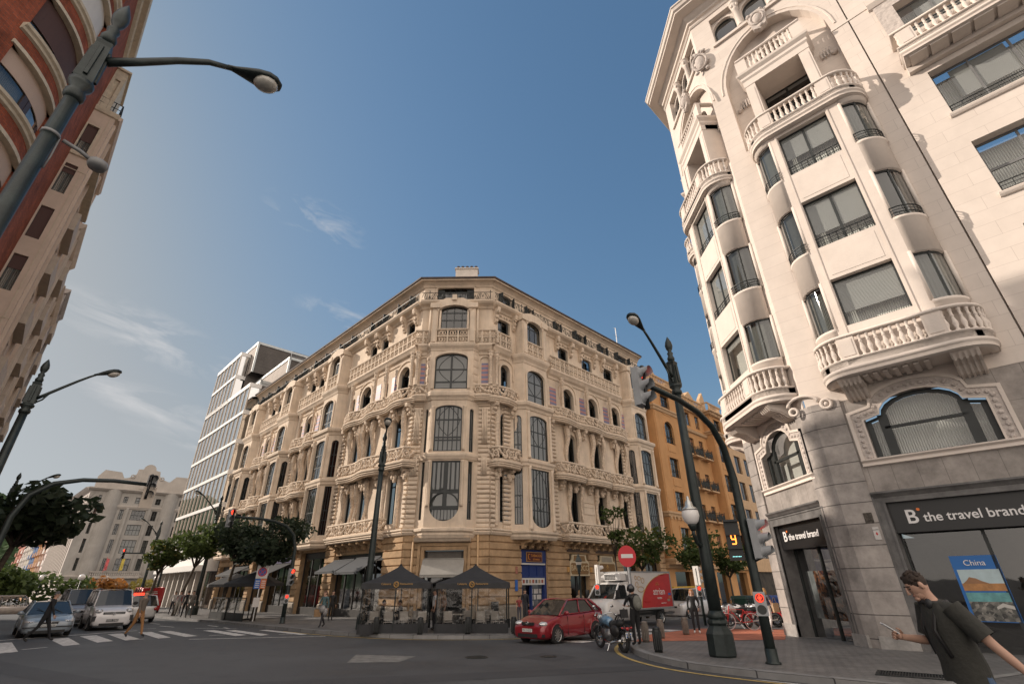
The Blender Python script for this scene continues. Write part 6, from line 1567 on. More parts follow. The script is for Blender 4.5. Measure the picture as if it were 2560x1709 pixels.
def signal_head(par, fr_, lit=0, body=M_sgrey, s=1.0, name='signal_head', n=3, ext=True):
    """signal head facing +v of its frame; the visors stick out over the lenses"""
    h = .3*s; m = MB(fr_); m.box(-.14*s, .14*s, -.14*s, 0, -n*h/2, n*h/2)
    if ext: m.box(-.17*s, .17*s, -.155*s, -.14*s, -n*h/2-.02, n*h/2+.02)
    o = m.build(name, body, par)
    for k in range(n):
        zc = n*h/2-h*(k+.5)
        v = MB(fr_); v.sm = True
        rings = []
        for vv, r_, lo in ((0, .125*s, -1), (.12*s, .125*s, -.55), (.24*s, .128*s, -.05)):
            rings.append([v.p(r_*math.cos(a), vv, zc+r_*math.sin(a)) for a in [math.asin(max(-1, lo)) + (math.pi-2*math.asin(max(-1, lo)))*q/12 for q in range(13)]])
        for a, b in zip(rings, rings[1:]):
            for q in range(12): v.fc((a[q], a[q+1], b[q+1], b[q]))
        v.build('visor', body, o)
        l = MB(fr_); l.sm = True; l.lathe([(.0, .0)], 0, 0, 3) if False else None
        l.poly([(.115*s*math.cos(q*math.pi/8), .012, zc+.115*s*math.sin(q*math.pi/8)) for q in range(16)]); l.build('lens', M_redon if k == lit else M_lensoff, o)
    return o
def afr(x, y, z, az):
    """local frame of a part: v points to compass az, measured in the thing's own axes"""
    n = (math.sin(R_(az)), math.cos(R_(az))); d = (n[1], -n[0])
    return lambda u, v, w: (x+d[0]*u+n[0]*v, y+d[1]*u+n[1]*v, z+w)
def ped_signal(par, fr_, s=1.0, red=True):
    m = MB(fr_); m.box(-.13*s, .13*s, -.12*s, 0, -.25*s, .25*s); o = m.build('pedestrian_signal', M_sgrey, par)
    for k in range(2):
        zc = .12*s-.24*s*k; l = MB(fr_); l.poly([(.1*s*math.cos(q*math.pi/8), .008, zc+.1*s*math.sin(q*math.pi/8)) for q in range(16)]); q_ = l.build('lens', M_sblk if k == 0 else M_lensoff, o)
        if k == 0:
            f = MB(fr_); f.ball(0, .012, zc+.055*s, .017*s, .006, .017*s, 6, 4); f.box(-.025*s, .025*s, .009, .014, zc-.02*s, zc+.035*s); f.box(-.024*s, -.006*s, .009, .014, zc-.075*s, zc-.02*s); f.box(.006*s, .024*s, .009, .014, zc-.075*s, zc-.02*s); f.box(-.045*s, -.03*s, .009, .014, zc-.02*s, zc+.03*s); f.box(.03*s, .045*s, .009, .014, zc-.02*s, zc+.03*s)
            f.ring((0, .01, zc), .085*s, .008*s, 1, 14, 4); f.build('lit_figure', M_redon, q_)
def traffic_arch(label, h=5.72, reach=4.05, face=-90, lit=0, low=True):
    """pole curving over into an arm along local +x; heads face local compass `face` (0=+y)"""
    t = thing('traffic_light', label, 'traffic light')
    m = MB(); m.sm = True; k_ = h/5.72
    m.tube([(0, 0, 0), (0, 0, 1.5), (0, 0, 3.2*k_), (.02, 0, 4.1*k_), (.25, 0, 4.9*k_), (.75, 0, 5.38*k_), (1.5, 0, 5.62*k_), (2.4, 0, 5.71*k_), (reach-.1, 0, 5.7*k_)], [.12, .115, .105, .1, .09, .082, .075, .07, .065], 10)
    m.lathe([(.17, 0), (.17, .03), (.13, .05), (.13, .3)], n=12); m.build('pole', M_grn, t)
    m = MB(); m.sm = True; m.tube([(reach, 0, 5.1*k_), (reach, 0, 6.05*k_)], .06, 8); m.ball(reach, 0, 6.08*k_, .07); m.tube([(reach, 0, 5.15*k_), (reach+.02, .02, 5.15*k_)], .05, 6); m.build('hanger', M_sblk, t)
    signal_head(t, afr(reach+.08, 0, 5.62*k_, face), lit)
    return t
t1 = traffic_arch('large arched traffic light with grey heads in front of the white corner tower', face=0)
place(t1, G3(5.85, 12.95, .13), R_(-135))
# in its own axes: local +x points to the road, so compass az 135 in the world is local az 135-225+90 -> 0 faces local +y
signal_head(t1, afr(0, .32, 2.62, 0), 0)
m = MB(); m.tube([(0, .3, 2.2), (0, .05, 2.1)], .03, 6); m.build('bracket', M_sblk, t1)
def countdown(par):
    f = afr(.12, -.28, 2.62, 69)
    m = MB(f); m.box(-.17, .17, -.13, 0, -.48, .48)
    for k in range(3): m.box(-.17, .17, 0, .1, .3-.32*k+.12, .3-.32*k+.14)
    o = m.build('countdown_signal', M_sblk, par)
    q = MB(f)
    for a, b, c, d in ((-.05, .05, .1, .125), (-.06, -.035, .02, .1), (.035, .06, -.09, .1), (-.05, .05, -.005, .02), (-.05, .05, -.115, -.09)): q.box(-b, -a, .004, .012, c, d)
    q.build('lit_digit', M_ambon, o)
    q = MB(f)
    for k in range(6): q.box(-.1+.035*k, -.08+.035*k, .004, .012, -.4, -.385)
    q.build('lit_dots', mat('green_dots_lit', (.2, .5, .5), .5, var=0, emit=(.3, .8, .8, 1.5)), o)
countdown(t1)
ped_signal(t1, afr(.15, .06, 1.2, 69), 1.0)
t2 = traffic_arch('arched traffic light with a red head over the street beside the dark tree', 5.3, 3.75, 0); place(t2, G3(-12.89, 30.44, .13), R_(-135))
signal_head(t2, afr(.0, .16, 2.3, 0), 0, s=.95); ped_signal(t2, afr(.05, .14, 1.2, 22), .9)
t3 = traffic_arch('far arched traffic light with an orange-red head in front of the grey bank', 5.3, 3.75, 0); place(t3, G3(-37.5, 56, .13), R_(-135))
t4 = traffic_arch('arched traffic light at the left kerb seen from behind with a beige box head', 5.25, 3.55, 180, 5); place(t4, G3(-17.05, 16.95, .13), R_(45))
m = MB(); m.box(3.42, 3.84, -.02, .05, 4.35, 5.15); m.build('backing_plate', mat('beige_backplate', (.42, .36, .30), .6), t4)
# small signal by the shops
t5 = thing('traffic_light', 'small traffic light on a dark pole before the gold shop signs, white from behind', 'traffic light', G3(4.55, 29, .13), R_(0))
m = MB(); m.sm = True; m.tube([(0, 0, 0), (0, 0, 2.7)], .07, 8); m.build('pole', M_grn, t5)
signal_head(t5, afr(.08, .05, 2.35, 70), 5, mat('signal_white', (.62, .6, .57), .5)); ped_signal(t5, afr(-.1, -.1, 1.6, 190), 1.05)
t6 = dup(t5, G3(9.5, 27.6, .13), R_(20), 'small white-backed traffic light beside the tall lamp post near the orange block', .95)
# road signs
s1_ = thing('road_sign', 'square no-stopping sign with a blue and orange plate on a leaning grey pole', 'road sign', G3(-15.56, 32.55, .13), 0)
fs = afr(0, 0, 0, 152); m = MB(); m.tube([(0, 0, 0), (0, 0, 2.75)], .045, 8); m.build('pole', mat('galvanised', (.5, .5, .5), .4, .8), s1_)
m = MB(fs); m.box(-.32, .32, .05, .07, 2.28, 3.0); pn = m.build('sign_panel', mat('sign_white', (.62, .60, .58), .5, var=0), s1_)
sb, sr = mat('sign_blue', (.04, .09, .35), .5, var=0), mat('sign_red', (.5, .02, .03), .45, var=0)
m = MB(fs); m.poly([(.26*math.cos(k*.314), .075, 2.64+.26*math.sin(k*.314)) for k in range(20)]); m.build('disc', sr, pn)
m = MB(fs); m.poly([(.2*math.cos(k*.314), .08, 2.64+.2*math.sin(k*.314)) for k in range(20)]); m.build('disc', sb, pn)
m = MB(fs)
for sg in (-1, 1): m.ext([(-.16, -sg*.13-.03), (-.13, -sg*.16-.03*0), (.16, sg*.13), (.13, sg*.16)], .082, .085, 'v')
m.v = [(a, b, c+2.64) for a, b, c in m.v]; m.build('cross', sr, pn)
m = MB(fs); m.box(0.001, .32, .05, .07, 1.72, 2.26); m.build('plate', mat('plate_blue', (.03, .12, .42), .5, var=0), s1_)
m = MB(fs); m.box(-.32, -.001, .05, .07, 1.72, 2.26); m.build('plate', mat('plate_orange', (.55, .14, .04), .5, var=0), s1_)
m = MB(fs)
for k in range(4): m.box(-.28, -.06, .07, .075, 2.12-.11*k, 2.16-.11*k); m.box(.05, .27, .07, .075, 2.12-.11*k, 2.16-.11*k)
m.build('lettering', mat('sign_white', (.62, .60, .58), .5, var=0), s1_)
m = MB(fs); m.box(-.16, .2, .05, .06, .75, 1.25); m.build('notice', mat('notice_paper', (.55, .52, .5), .5, var=.1), s1_)
s2_ = thing('road_sign', 'round red no-entry sign on a galvanised pole behind the motorcyclist', 'road sign', G3(4.11, 19.07, .13), 0)
fs = afr(0, 0, 0, 188); m = MB(); m.tube([(0, 0, 0), (0, 0, 2.5)], .045, 8); m.build('pole', mat('galvanised', (.5, .5, .5), .4, .8), s2_)
m = MB(fs); m.ext([(.32*math.cos(k*.2244), 2.62+.36*math.sin(k*.2244)) for k in range(28)], .045, .065); dsc = m.build('sign_disc', sr, s2_)
m = MB(fs); m.box(-.21, .21, .066, .07, 2.56, 2.69); m.build('bar', mat('sign_white', (.62, .60, .58), .5, var=0), dsc)
# lantern and bollards
ln = thing('street_lantern', 'black four-sided lantern on a slim post before the gold BAROCO shop sign', 'lantern', G3(3.5, 28.6, .13))
m = MB(); m.sm = True; m.lathe([(.12, 0), (.13, .3), (.07, .4), (.055, 1.5), (.045, 2.35), (.08, 2.4), (.05, 2.45)], n=10); m.build('post', M_grn, ln)
m = MB(); m.lathe([(.1, 2.45), (.2, 2.95), (.24, 2.97), (.22, 3.02), (.1, 3.2), (.1, 3.24), (.03, 3.32), (0, 3.4)], n=4, a0=45, a1=405); m.build('lantern_frame', M_grn, ln)
m = MB(); m.lathe([(.095, 2.5), (.205, 2.94)], n=4, a0=45, a1=405); m.build('lantern_glass', mat('frosted_glass', (.4, .37, .33), .3, var=0), ln)
def bollard(label, mm, h=.58, r=.11):
    t = thing('bollard', label, 'bollard', group=None)
    m = MB(); m.sm = True
    m.lathe([(r*1.0, 0), (r, h*.88), (r*.98, h*.9), (r*.9, h*.92), (r, h*.94), (r*.9, h), (r*.6, h*1.03), (0, h*1.04)], n=16)
    o = m.build('post', mm, t)
    m = MB()
    for k in range(12): a = k*math.pi/6; m.box(r*1.0*math.cos(a)-.012, r*1.0*math.cos(a)+.012, r*math.sin(a)-.012, r*math.sin(a)+.012, .06, h*.84)
    m.build('rib', mm, o)
    return t
M_bol = mat('dark_bollard', (.022, .024, .025), .45, .2, var=.3, vs=8); M_bol2 = mat('grey_brown_bollard', (.16, .135, .115), .55, .2, var=.3, vs=8)
b1 = bollard('dark ribbed bollard in front of the left end of the café tents', M_bol); b1['group'] = 'dark bollards'
place(b1, G3(-5.64, 22.4, .13))
for x, y, l in ((-3.78, 22.0, 'dark ribbed bollard in front of the gap between the two tents'), (-1.9, 22.2, 'dark ribbed bollard before the middle of the right-hand tent'), (-.05, 22.35, 'dark bollard by the front of the red hatchback, right of the tents'), (3.92, 15.45, 'near dark bollard on the kerb right of the motorcycle')): dup(b1, G3(x, y, .13), 0, l)
b2 = bollard('brownish bollard between the rider and the tall lamp post, lit on its left', M_bol2); b2['group'] = 'brownish bollards'; place(b2, G3(5.22, 19.9, .13))
for x, y, l in ((6.6, 21.5, 'brownish bollard on the red crossing left of the woman with the handbag'), (4.32, 18.5, 'brownish bollard half hidden right behind the rider')): dup(b2, G3(x, y, .13), 0, l)
# café tents with clear plastic sides
M_tent = mat('black_tent_cloth', (.022, .023, .026), .75, var=.2, vs=3, bump=.3, bs=5)
M_film = glassy('clear_plastic_film', (.9, .89, .87), .93, .1, .8, .045)
M_gold = mat('gold_print', (.42, .24, .07), .5, var=0)
nf = M_film.node_tree
for n_ in nf.nodes:
    if n_.type == 'BUMP': n_.inputs['Strength'].default_value = .9
    if n_.type == 'TEX_NOISE': n_.inputs['Scale'].default_value = 2.2
def tent(label, loc, rz, w=2.85, eave=1.86, apex=2.5):
    t = thing('cafe_tent', label, 'tent', loc, rz); h = w/2
    m = MB(); n = 5
    for k in range(4):
        a0, a1 = k*math.pi/2+math.pi/4, (k+1)*math.pi/2+math.pi/4; c0 = (h*1.4142*math.cos(a0), h*1.4142*math.sin(a0)); c1 = (h*1.4142*math.cos(a1), h*1.4142*math.sin(a1)); prev = None
        for j in range(n+1):
            s_ = j/n; z = eave+(apex-eave)*(s_**1.0)-.05*math.sin(math.pi*s_); e = 1-s_*.93
            cur = [(c0[0]*e+(c1[0]-c0[0])*e*i/4, c0[1]*e+(c1[1]-c0[1])*e*i/4, z-.04*math.sin(math.pi*i/4)*math.sin(math.pi*(.25+.75*s_))) for i in range(5)]
            if prev:
                for i in range(4): m.poly([prev[i], prev[i+1], cur[i+1], cur[i]])
            else:
                low = [(p[0]*1.015, p[1]*1.015, eave-.22-.015*math.sin(i*2)) for i, p in enumerate(cur)]
                for i in range(4): m.poly([low[i], low[i+1], cur[i+1], cur[i]])
            prev = cur
    m.build('roof', M_tent, t)
    m = MB(); m.lathe([(.14, apex-.02), (.1, apex+.04), (.05, apex+.06), (.05, apex+.12), (0, apex+.14)], n=10); m.build('cap', M_tent, t)
    for sx in (-1, 1):
        for sy in (-1, 1): m = MB(); m.tube([(sx*(h-.06), sy*(h-.06), 0), (sx*(h-.06), sy*(h-.06), eave)], .03, 6); m.build('leg', iron, t)
    r = random.Random(len(label))
    for side in range(4):
        if side == 1: continue
        a = side*math.pi/2-math.pi/2; c, s_ = math.cos(a), math.sin(a)
        fr_ = lambda u, v, z: (-s_*u*1.0*-1*-1+c*v, c*u+s_*v, z)
        m = MB(fr_); N = 14; cols_ = []
        for i in range(N+1):
            u = -h+.05+(w-.1)*i/N; cols_.append([m.p(u, h-.05+.035*math.sin(i*2.3+k_*1.1)*r.uniform(.3, 1), .36+(eave-.5)*k_/5) for k_ in range(6)])
        m.sm = True
        for A, B in zip(cols_, cols_[1:]):
            for k_ in range(5): m.fc((A[k_], B[k_], B[k_+1], A[k_+1]))
        m.build('clear_side', M_film, t)
        m = MB(fr_); m.box(-h, h, h-.06, h-.03, 0, .36); m.build('skirt', M_tent, t)
        m = MB(fr_); m.box(-.025, .025, h-.05, h-.02, .1, eave-.1); m.build('mullion', iron, t)
    m = MB(); m.ring((0, -h*1.02-.012, eave-.06), .1, .018, 1, 16, 4); m.box(-.055, -.04, -h*1.02-.018, -h*1.02-.008, eave-.1, eave); m.box(.04, .055, -h*1.02-.018, -h*1.02-.008, eave-.1, eave); m.tube([(-.04, -h*1.02-.012, eave-.02), (.04, -h*1.02-.012, eave-.1)], .01, 4)
    o = m.build('emblem', M_gold, t)
    return t
def local_text(body, size, m_, par, pos, sx=1, ext=.004):
    c = bpy.data.curves.new('lettering', 'FONT'); c.body = body; c.size = size; c.extrude = ext; c.align_x = 'CENTER'; c.align_y = 'CENTER'
    o = bpy.data.objects.new('lettering_curve', c); COL.objects.link(o); me = bpy.data.meshes.new_from_object(o.evaluated_get(bpy.context.evaluated_depsgraph_get())); bpy.data.objects.remove(o)
    me.transform(Matrix.Translation(pos) @ Matrix(((sx, 0, 0, 0), (0, 0, -1, 0), (0, 1, 0, 0), (0, 0, 0, 1)))); me.materials.clear(); me.materials.append(m_)
    q = bpy.data.objects.new('lettering', me); COL.objects.link(q); q.parent = par
    return q
tl_ = tent('left black café tent with clear plastic sides and a gold emblem', G3(-5.18, 24.0, .13), R_(7)); tr_ = tent('right black café tent with clear plastic sides beside the red hatchback', G3(-1.78, 24.15, .13), R_(-1), 3.05)
for t, h in ((tl_, 2.85), (tr_, 3.05)):
    local_text('Cafetería', .11, M_gold, t, (-.42, -h/2*1.02-.012, 1.82)); local_text('Restaurante', .11, M_gold, t, (.42, -h/2*1.02-.012, 1.82))
M_chair = mat('pale_grey_weave', (.40, .375, .35), .8, var=.2, vs=30)
def chair(label):
    t = thing('cafe_chair', label, 'chair', group=None); f = mat('brushed_steel', (.45, .44, .43), .35, .8)
    m = MB(); m.box(-.21, .21, -.2, .2, .4, .43); m.build('seat', M_chair, t)
    m = MB(); m.ext([(.2, .48), (.235, .48), (.285, .86), (.25, .86)], -.2, .2, 'u'); m.build('backrest', M_chair, t)
    for sx in (-.23, .23):
        m = MB(); m.tube([(sx, -.22, 0), (sx, -.2, .42), (sx, -.19, .62)], .016, 5); m.build('leg', f, t)
        m = MB(); m.tube([(sx, .22, 0), (sx, .2, .42), (sx, .28, .88)], .016, 5); m.build('leg', f, t)
        m = MB(); m.tube([(sx, -.2, .62), (sx, .24, .64)], .016, 5); m.build('armrest', f, t)
    return t
ch0 = chair('pale woven café chair at the far left of the left tent'); ch0['group'] = 'café chairs inside the tents'
CH = [(-6.1, 23.6, 200, None), (-5.35, 23.4, 180, 'pale woven chair, second from the left in the left tent'), (-4.7, 23.5, 175, 'pale woven chair in the middle of the left tent with its back to the road'), (-4.25, 24.3, 160, 'pale woven chair at the right rear of the left tent'), (-3.95, 23.5, 182, 'pale woven chair at the right front of the left tent'), (-2.85, 23.5, 180, 'pale woven chair at the left front of the right tent'), (-2.2, 24.5, 200, 'pale woven chair behind the left table of the right tent'), (-1.45, 23.5, 178, 'pale woven chair in the front middle of the right tent'), (-.75, 23.6, 150, 'pale woven chair at the right front of the right tent'), (-1.2, 24.8, 0, 'pale woven chair at the rear of the right tent facing the road')]
for i, (x, y, a, l) in enumerate(CH):
    if i == 0: place(ch0, G3(x, y, .13), R_(a), .9)
    else: dup(ch0, G3(x, y, .13), R_(a), l, .9)
def table(label):
    t = thing('cafe_table', label, 'table'); m = MB(); m.lathe([(.32, .68), (.33, .69), (.33, .71), (.32, .72)], n=20); m.build('table_top', mat('white_table', (.6, .58, .55), .4), t)
    m = MB(); m.lathe([(.2, 0), (.2, .02), (.035, .05), (.03, .68)], n=12); m.build('leg', iron, t)
    return t
tb = table('round white café table in the left tent between the seated guests'); tb['group'] = 'café tables'; place(tb, G3(-5.5, 24.0, .13), 0, .9)
for x, y, l in ((-2.5, 24.0, 'round white café table at the left of the right tent'), (-1.1, 24.15, 'round white café table at the right of the right tent')): dup(tb, G3(x, y, .13), 0, l)
# ---- things fixed to the ornate block: awnings and shop signs
M_awn = mat('grey_awning_cloth', (.05, .055, .062), .8, var=.1, vs=2)
M_awl = mat('sunlit_grey_awning_cloth', (.30, .29, .27), .8, var=.1, vs=2)  # cloth is dark grey; sunlight on it is put into the paler tone
def awning(fr, a, b, z1, z0, d, mm, sign=None):
    m = MB(fr); m.poly([(a, .12, z1), (b, .12, z1), (b, d, z0), (a, d, z0)]); m.poly([(a, d, z0), (b, d, z0), (b, d, z0-.16), (a, d, z0-.16)]); m.poly([(a, .12, z1), (a, d, z0), (a, d, z0-.05), (a, .12, z1-.06)]); m.poly([(b, .12, z1), (b, d, z0), (b, d, z0-.05), (b, .12, z1-.06)])
    m.tube([(a, d-.02, z0-.02), (b, d-.02, z0-.02)], .035, 6); m.tube([(a, .12, z1), (b, .12, z1)], .05, 6)
    return m.build('awning', mm, casa)
awning(FL, 2.4, 5.7, 3.25, 2.35, 1.7, M_awn); awning(FL, 6.0, 9.2, 3.2, 2.45, 1.5, M_awn); awning(FC, 1.35, 4.0, 2.98, 2.08, .95, M_awl)
# tobacconist
mb_ = mat('cobalt_shop_paint', (.015, .035, .16), .5, var=.15, vs=4)
sg_ = MB(FR_); sg_.box(2.95, 5.55, -.3, -.02, 2.75, 3.64); sg_.box(2.95, 5.55, -.3, -.1, 1.95, 2.7); sg_.box(2.95, 3.12, -.3, -.06, -1, 2.75); sg_.box(5.3, 5.55, -.3, -.06, -1, 2.75); sg_.box(4.0, 4.12, -.3, -.1, -1, 1.4); sg_.box(2.95, 5.55, -.3, -.05, 1.88, 1.98)
for k in range(4): sg_.box(3.05+k*.78, 3.13+k*.78, -.1, -.04, 1.98, 2.7)
ts = sg_.build('shop_sign', mb_, casa)
m = MB(FR_); m.box(3.55, 5.05, -.02, .03, 2.9, 3.45); pl_ = m.build('sign_plate', mat('maroon_plate', (.10, .02, .015), .5, var=0), ts)
m = MB(FR_); m.box(3.5, 5.1, -.02, .02, 2.86, 3.49); m.build('sign_border', M_gold, ts)
mt_ = mat('golden_letters', (.70, .30, .05), .5, var=0)
text('TABACOS', .24, mt_, pl_, FR_(4.47, .035, 3.26), 45, ext=.006); text('ESTANCO', .15, mt_, pl_, FR_(4.47, .035, 3.02), 45, ext=.006)
m = MB(FR_); m.tube([(3.82, .04, 3.33), (3.72, .04, 3.38), (3.65, .04, 3.25), (3.7, .04, 3.05), (3.84, .04, 3.0)], .025, 5); m.build('emblem', mt_, pl_)
m = MB(FR_); m.box(2.95, 5.4, -.05, .02, 2.68, 2.78); m.box(3.0, 5.3, -.05, .0, 1.45, 1.86); m.build('white_panel', mat('sign_white', (.62, .60, .58), .5, var=0), ts)
r = random.Random(8)
for k in range(7): m = MB(FR_); m.box(3.1+k*.31, 3.3+k*.31, 0, .006, 1.55, 1.76); m.build('pictogram', mat('picto_%d' % (k % 3), [(.3, .08, .05), (.12, .13, .14), (.35, .25, .15)][k % 3], .6), ts)
for k in range(9): u, z = 4.15+.28*(k % 4)+r.uniform(-.03, .03), 1.2-.36*(k//4); m = MB(FR_); m.box(u, u+.22, -.28, -.27, z-.28, z); m.build('notice', mat('notice_paper', (.55, .52, .5), .5, var=.1), ts)
tag(poster(FR_, 2.25, 2.5, .13, 1.1, 1.75, mat('plate_blue', (.03, .12, .42), .5, var=0)), 'small blue notice board on the ochre wall left of the blue tobacconist', 'notice board')
tag(poster(FR_, 2.3, 2.52, .13, 2.1, 2.55, mat('reddish_notice', (.34, .14, .1), .6, var=.5, vs=9)), 'small reddish notice on the ochre wall above the blue notice board', 'notice board')
M_bro = mat('bronze_sign_board', (.20, .105, .028), .5, var=.12, vs=2); M_ivory = mat('ivory_frame', (.55, .45, .30), .6)
for a, b, words in ((8.1, 10.4, 'BAROCO'), (11.68, 13.98, None)):
    m = MB(FR_); m.ext([(a, 2.0), (b, 2.0), (b, 2.95), (b-.25, 3.1), (b-.3, 3.45), (a+.3, 3.45), (a+.25, 3.1), (a, 2.95)], -.02, .1); o = m.build('shop_sign', M_ivory, casa)
    m = MB(FR_); m.ext([(a+.1, 2.2), (a+.2, 2.1), (b-.2, 2.1), (b-.1, 2.2), (b-.1, 2.78), (b-.2, 2.88), (a+.2, 2.88), (a+.1, 2.78)], .1, .12); q = m.build('sign_plate', M_bro, o)
    m = MB(FR_); m.ext([(a+.42, 3.0), (b-.42, 3.0), (b-.5, 3.38), (a+.5, 3.38)], .1, .115); m.build('sign_plate', M_bro if words else mat('grey_plate', (.3, .26, .2), .6), o)
    if words: text(words, .52, mat('cream_letters', (.55, .42, .25), .5, var=0), q, FR_((a+b)/2, .13, 2.52), 45, ext=.008)
    else:
        m = MB(FR_); m.ext([((a+b)/2-.2, 2.62), ((a+b)/2, 2.84), ((a+b)/2+.2, 2.62)], .12, .13); m.ring(((a+b)/2, .13, 2.4), .15, .02, 1, 14, 4); m.build('emblem', M_gold, q)
m = MB(FR_); m.ring((12.5, -.25, 1.0), .35, .05, 1, 18, 5); m.ring((12.5, -.25, 1.0), .2, .03, 1, 14, 5); m.build('emblem', mat('sign_white', (.62, .60, .58), .5, var=0), casa)
for u in (7.85, 10.62): m = MB(FR_); m.box(u-.13, u+.13, .1, .14, 2.25, 2.6); m.build('notice', mat('ochre_plate', (.5, .27, .08), .6, var=.4, vs=12), casa)
m = MB(FR_)
for a, b in ((2.75, 5.8), (7.8, 10.6), (11.4, 14.2), (15.0, 17.8), (18.4, 21.4)): m.box(a, b, .02, .11, 3.62, 3.86)
m.build('lintel', mat('brown_lintel', (.06, .035, .022), .7), casa)
m = MB(FR_); m.box(.1, .7, .17, .2, -.4, .55)
for k in range(8): m.box(.12, .68, .2, .22, -.36+k*.11, -.31+k*.11)
m.build('grille', M_sblk, casa)
# dark terrace of the next café along the pavement
def screen(label, x, y, rz, w=1.5, h=1.25):
    t = thing('terrace_screen', label, 'screen', G3(x, y, .13), rz); m = MB(); m.box(-w/2, w/2, -.02, .02, 0, .42); m.box(-w/2, -w/2+.05, -.025, .025, 0, h); m.box(w/2-.05, w/2, -.025, .025, 0, h); m.box(-w/2, w/2, -.025, .025, h-.05, h); m.build('frame', M_sblk, t)
    m = MB(); m.poly([(-w/2, 0, .42), (w/2, 0, .42), (w/2, 0, h-.05), (-w/2, 0, h-.05)]); m.build('pane', M_film, t)
    return t
sc0 = screen('dark-framed glass terrace screen nearest the no-stopping sign', -16.7, 33.0, R_(-44)); sc0['group'] = 'terrace screens on the left pavement'
for i, (x, y, l) in enumerate(((-17.8, 34.1, 'dark-framed glass terrace screen, second from the no-stopping sign'), (-18.9, 35.1, 'dark-framed glass terrace screen under the black parasol'), (-20.0, 36.2, 'dark-framed glass terrace screen at the far end of the terrace'))): dup(sc0, G3(x, y, .13), R_(-44), l)
def parasol(label, x, y, rz=0):
    t = thing('parasol', label, 'parasol', G3(x, y, .13), rz); m = MB(); m.lathe([(0, 2.75), (1.0, 2.4), (1.75, 2.05), (1.78, 1.88)], n=8); m.lathe([(0, 2.7), (1.7, 2.03)], n=8); m.build('canopy', M_tent, t); m = MB(); m.tube([(0, 0, 0), (0, 0, 2.7)], .035, 6); m.build('pole', iron, t); m = MB(); m.lathe([(.3, 0), (.3, .06), (.06, .1)], n=12); m.build('base', iron, t)
    return t
p0 = parasol('black parasol over the left terrace beside the no-stopping sign', -16.9, 34.6, .4); p0['group'] = 'black terrace parasols'; dup(p0, G3(-19.6, 37.3, .13), .2, 'black parasol at the far end of the left terrace, next to the street tree')
awning(FL, 17, 22, 3.3, 2.5, 1.9, M_tent); awning(FL, 27.6, 32.5, 3.3, 2.6, 1.6, M_tent)
m = MB(FL)
for k in range(3): m.box(16.9+2*k, 18.6+2*k, .12, .2, 3.35, 3.85)
m.build('shop_sign', mat('violet_fascia', (.06, .05, .12), .5, var=.3, vs=3), casa)
# ------------------------------------------------------------------ vehicles
M_tyre = mat('tyre_rubber', (.016, .016, .017), .85, var=.2, vs=10)
M_rim = mat('alloy_rim', (.45, .45, .44), .3, .85, var=0)
M_cglass = mat('car_glass', (.012, .016, .018), .04, var=0, spec=.9)
M_hl = mat('headlamp_glass', (.55, .56, .57), .08, .4, var=.3, vs=25, spec=.9)
M_plate = mat('number_plate', (.62, .62, .6), .5, var=0)
M_trim = mat('black_plastic_trim', (.018, .018, .019), .6, var=.1)
M_tail = mat('tail_lamp', (.32, .01, .01), .2, var=0, spec=.8)
M_chr = mat('chrome', (.55, .55, .55), .12, .95, var=0)
M_ink = mat('dark_print', (.05, .05, .05), .6)
def paint(name, col, metal=.15, rough=.28): return mat(name, col, rough, metal, var=.05, vs=3, coat=.8)
def wheel(par, x, y, r, w=.2, spokes=5):
    f = lambda u, v, z: (x+v, y+u, r+z)
    m = MB(f); m.sm = True
    def ringl(prof, n=24):
        rr = [[m.p(u, q*math.cos(2*math.pi*k/n), q*math.sin(2*math.pi*k/n)) for k in range(n)] for u, q in prof]
        for a, b in zip(rr, rr[1:]):
            for k in range(n): m.fc((a[k], a[(k+1) % n], b[(k+1) % n], b[k]))
    h = w/2
    ringl([(-h, r*.66), (-h, r*.9), (-h*.7, r), (h*.7, r), (h, r*.9), (h, r*.66)]); t = m.build('wheel', M_tyre, par)
    m = MB(f); m.sm = True; s = 1 if y > 0 else -1
    ringl([(s*h*1.02, r*.67), (s*h*.9, r*.62), (s*h*.3, r*.58)]); m.sm = False
    for k in range(spokes):
        a = 2*math.pi*k/spokes; c, q = math.cos(a), math.sin(a); d = .16*r
        for rot in (0,):
            P = [(r*.1*c-d*.5*q, r*.1*q+d*.5*c), (r*.1*c+d*.5*q, r*.1*q-d*.5*c), (r*.62*c+d*.42*q, r*.62*q-d*.42*c), (r*.62*c-d*.42*q, r*.62*q+d*.42*c)]
            m.poly([(s*h*.95, *p) for p in P]); m.poly([(s*h*.95, *P[1]), (s*h*.95, *P[2]), (s*h*.5, *P[2]), (s*h*.5, *P[1])]); m.poly([(s*h*.95, *P[0]), (s*h*.95, *P[3]), (s*h*.5, *P[3]), (s*h*.5, *P[0])])
    m.poly([(s*h*.98, r*.17*math.cos(k*.785), r*.17*math.sin(k*.785)) for k in range(8)]); m.poly([(s*h*.2, r*.6*math.cos(k*.4), r*.6*math.sin(k*.4)) for k in range(16)]) if False else None
    m.build('rim', M_rim, t)
    m = MB(f); m.poly([(s*h*.25, r*.62*math.cos(k*.3927), r*.62*math.sin(k*.3927)) for k in range(16)]); m.build('brake_disc', mat('dark_brake', (.05, .05, .05), .5, .5), t)
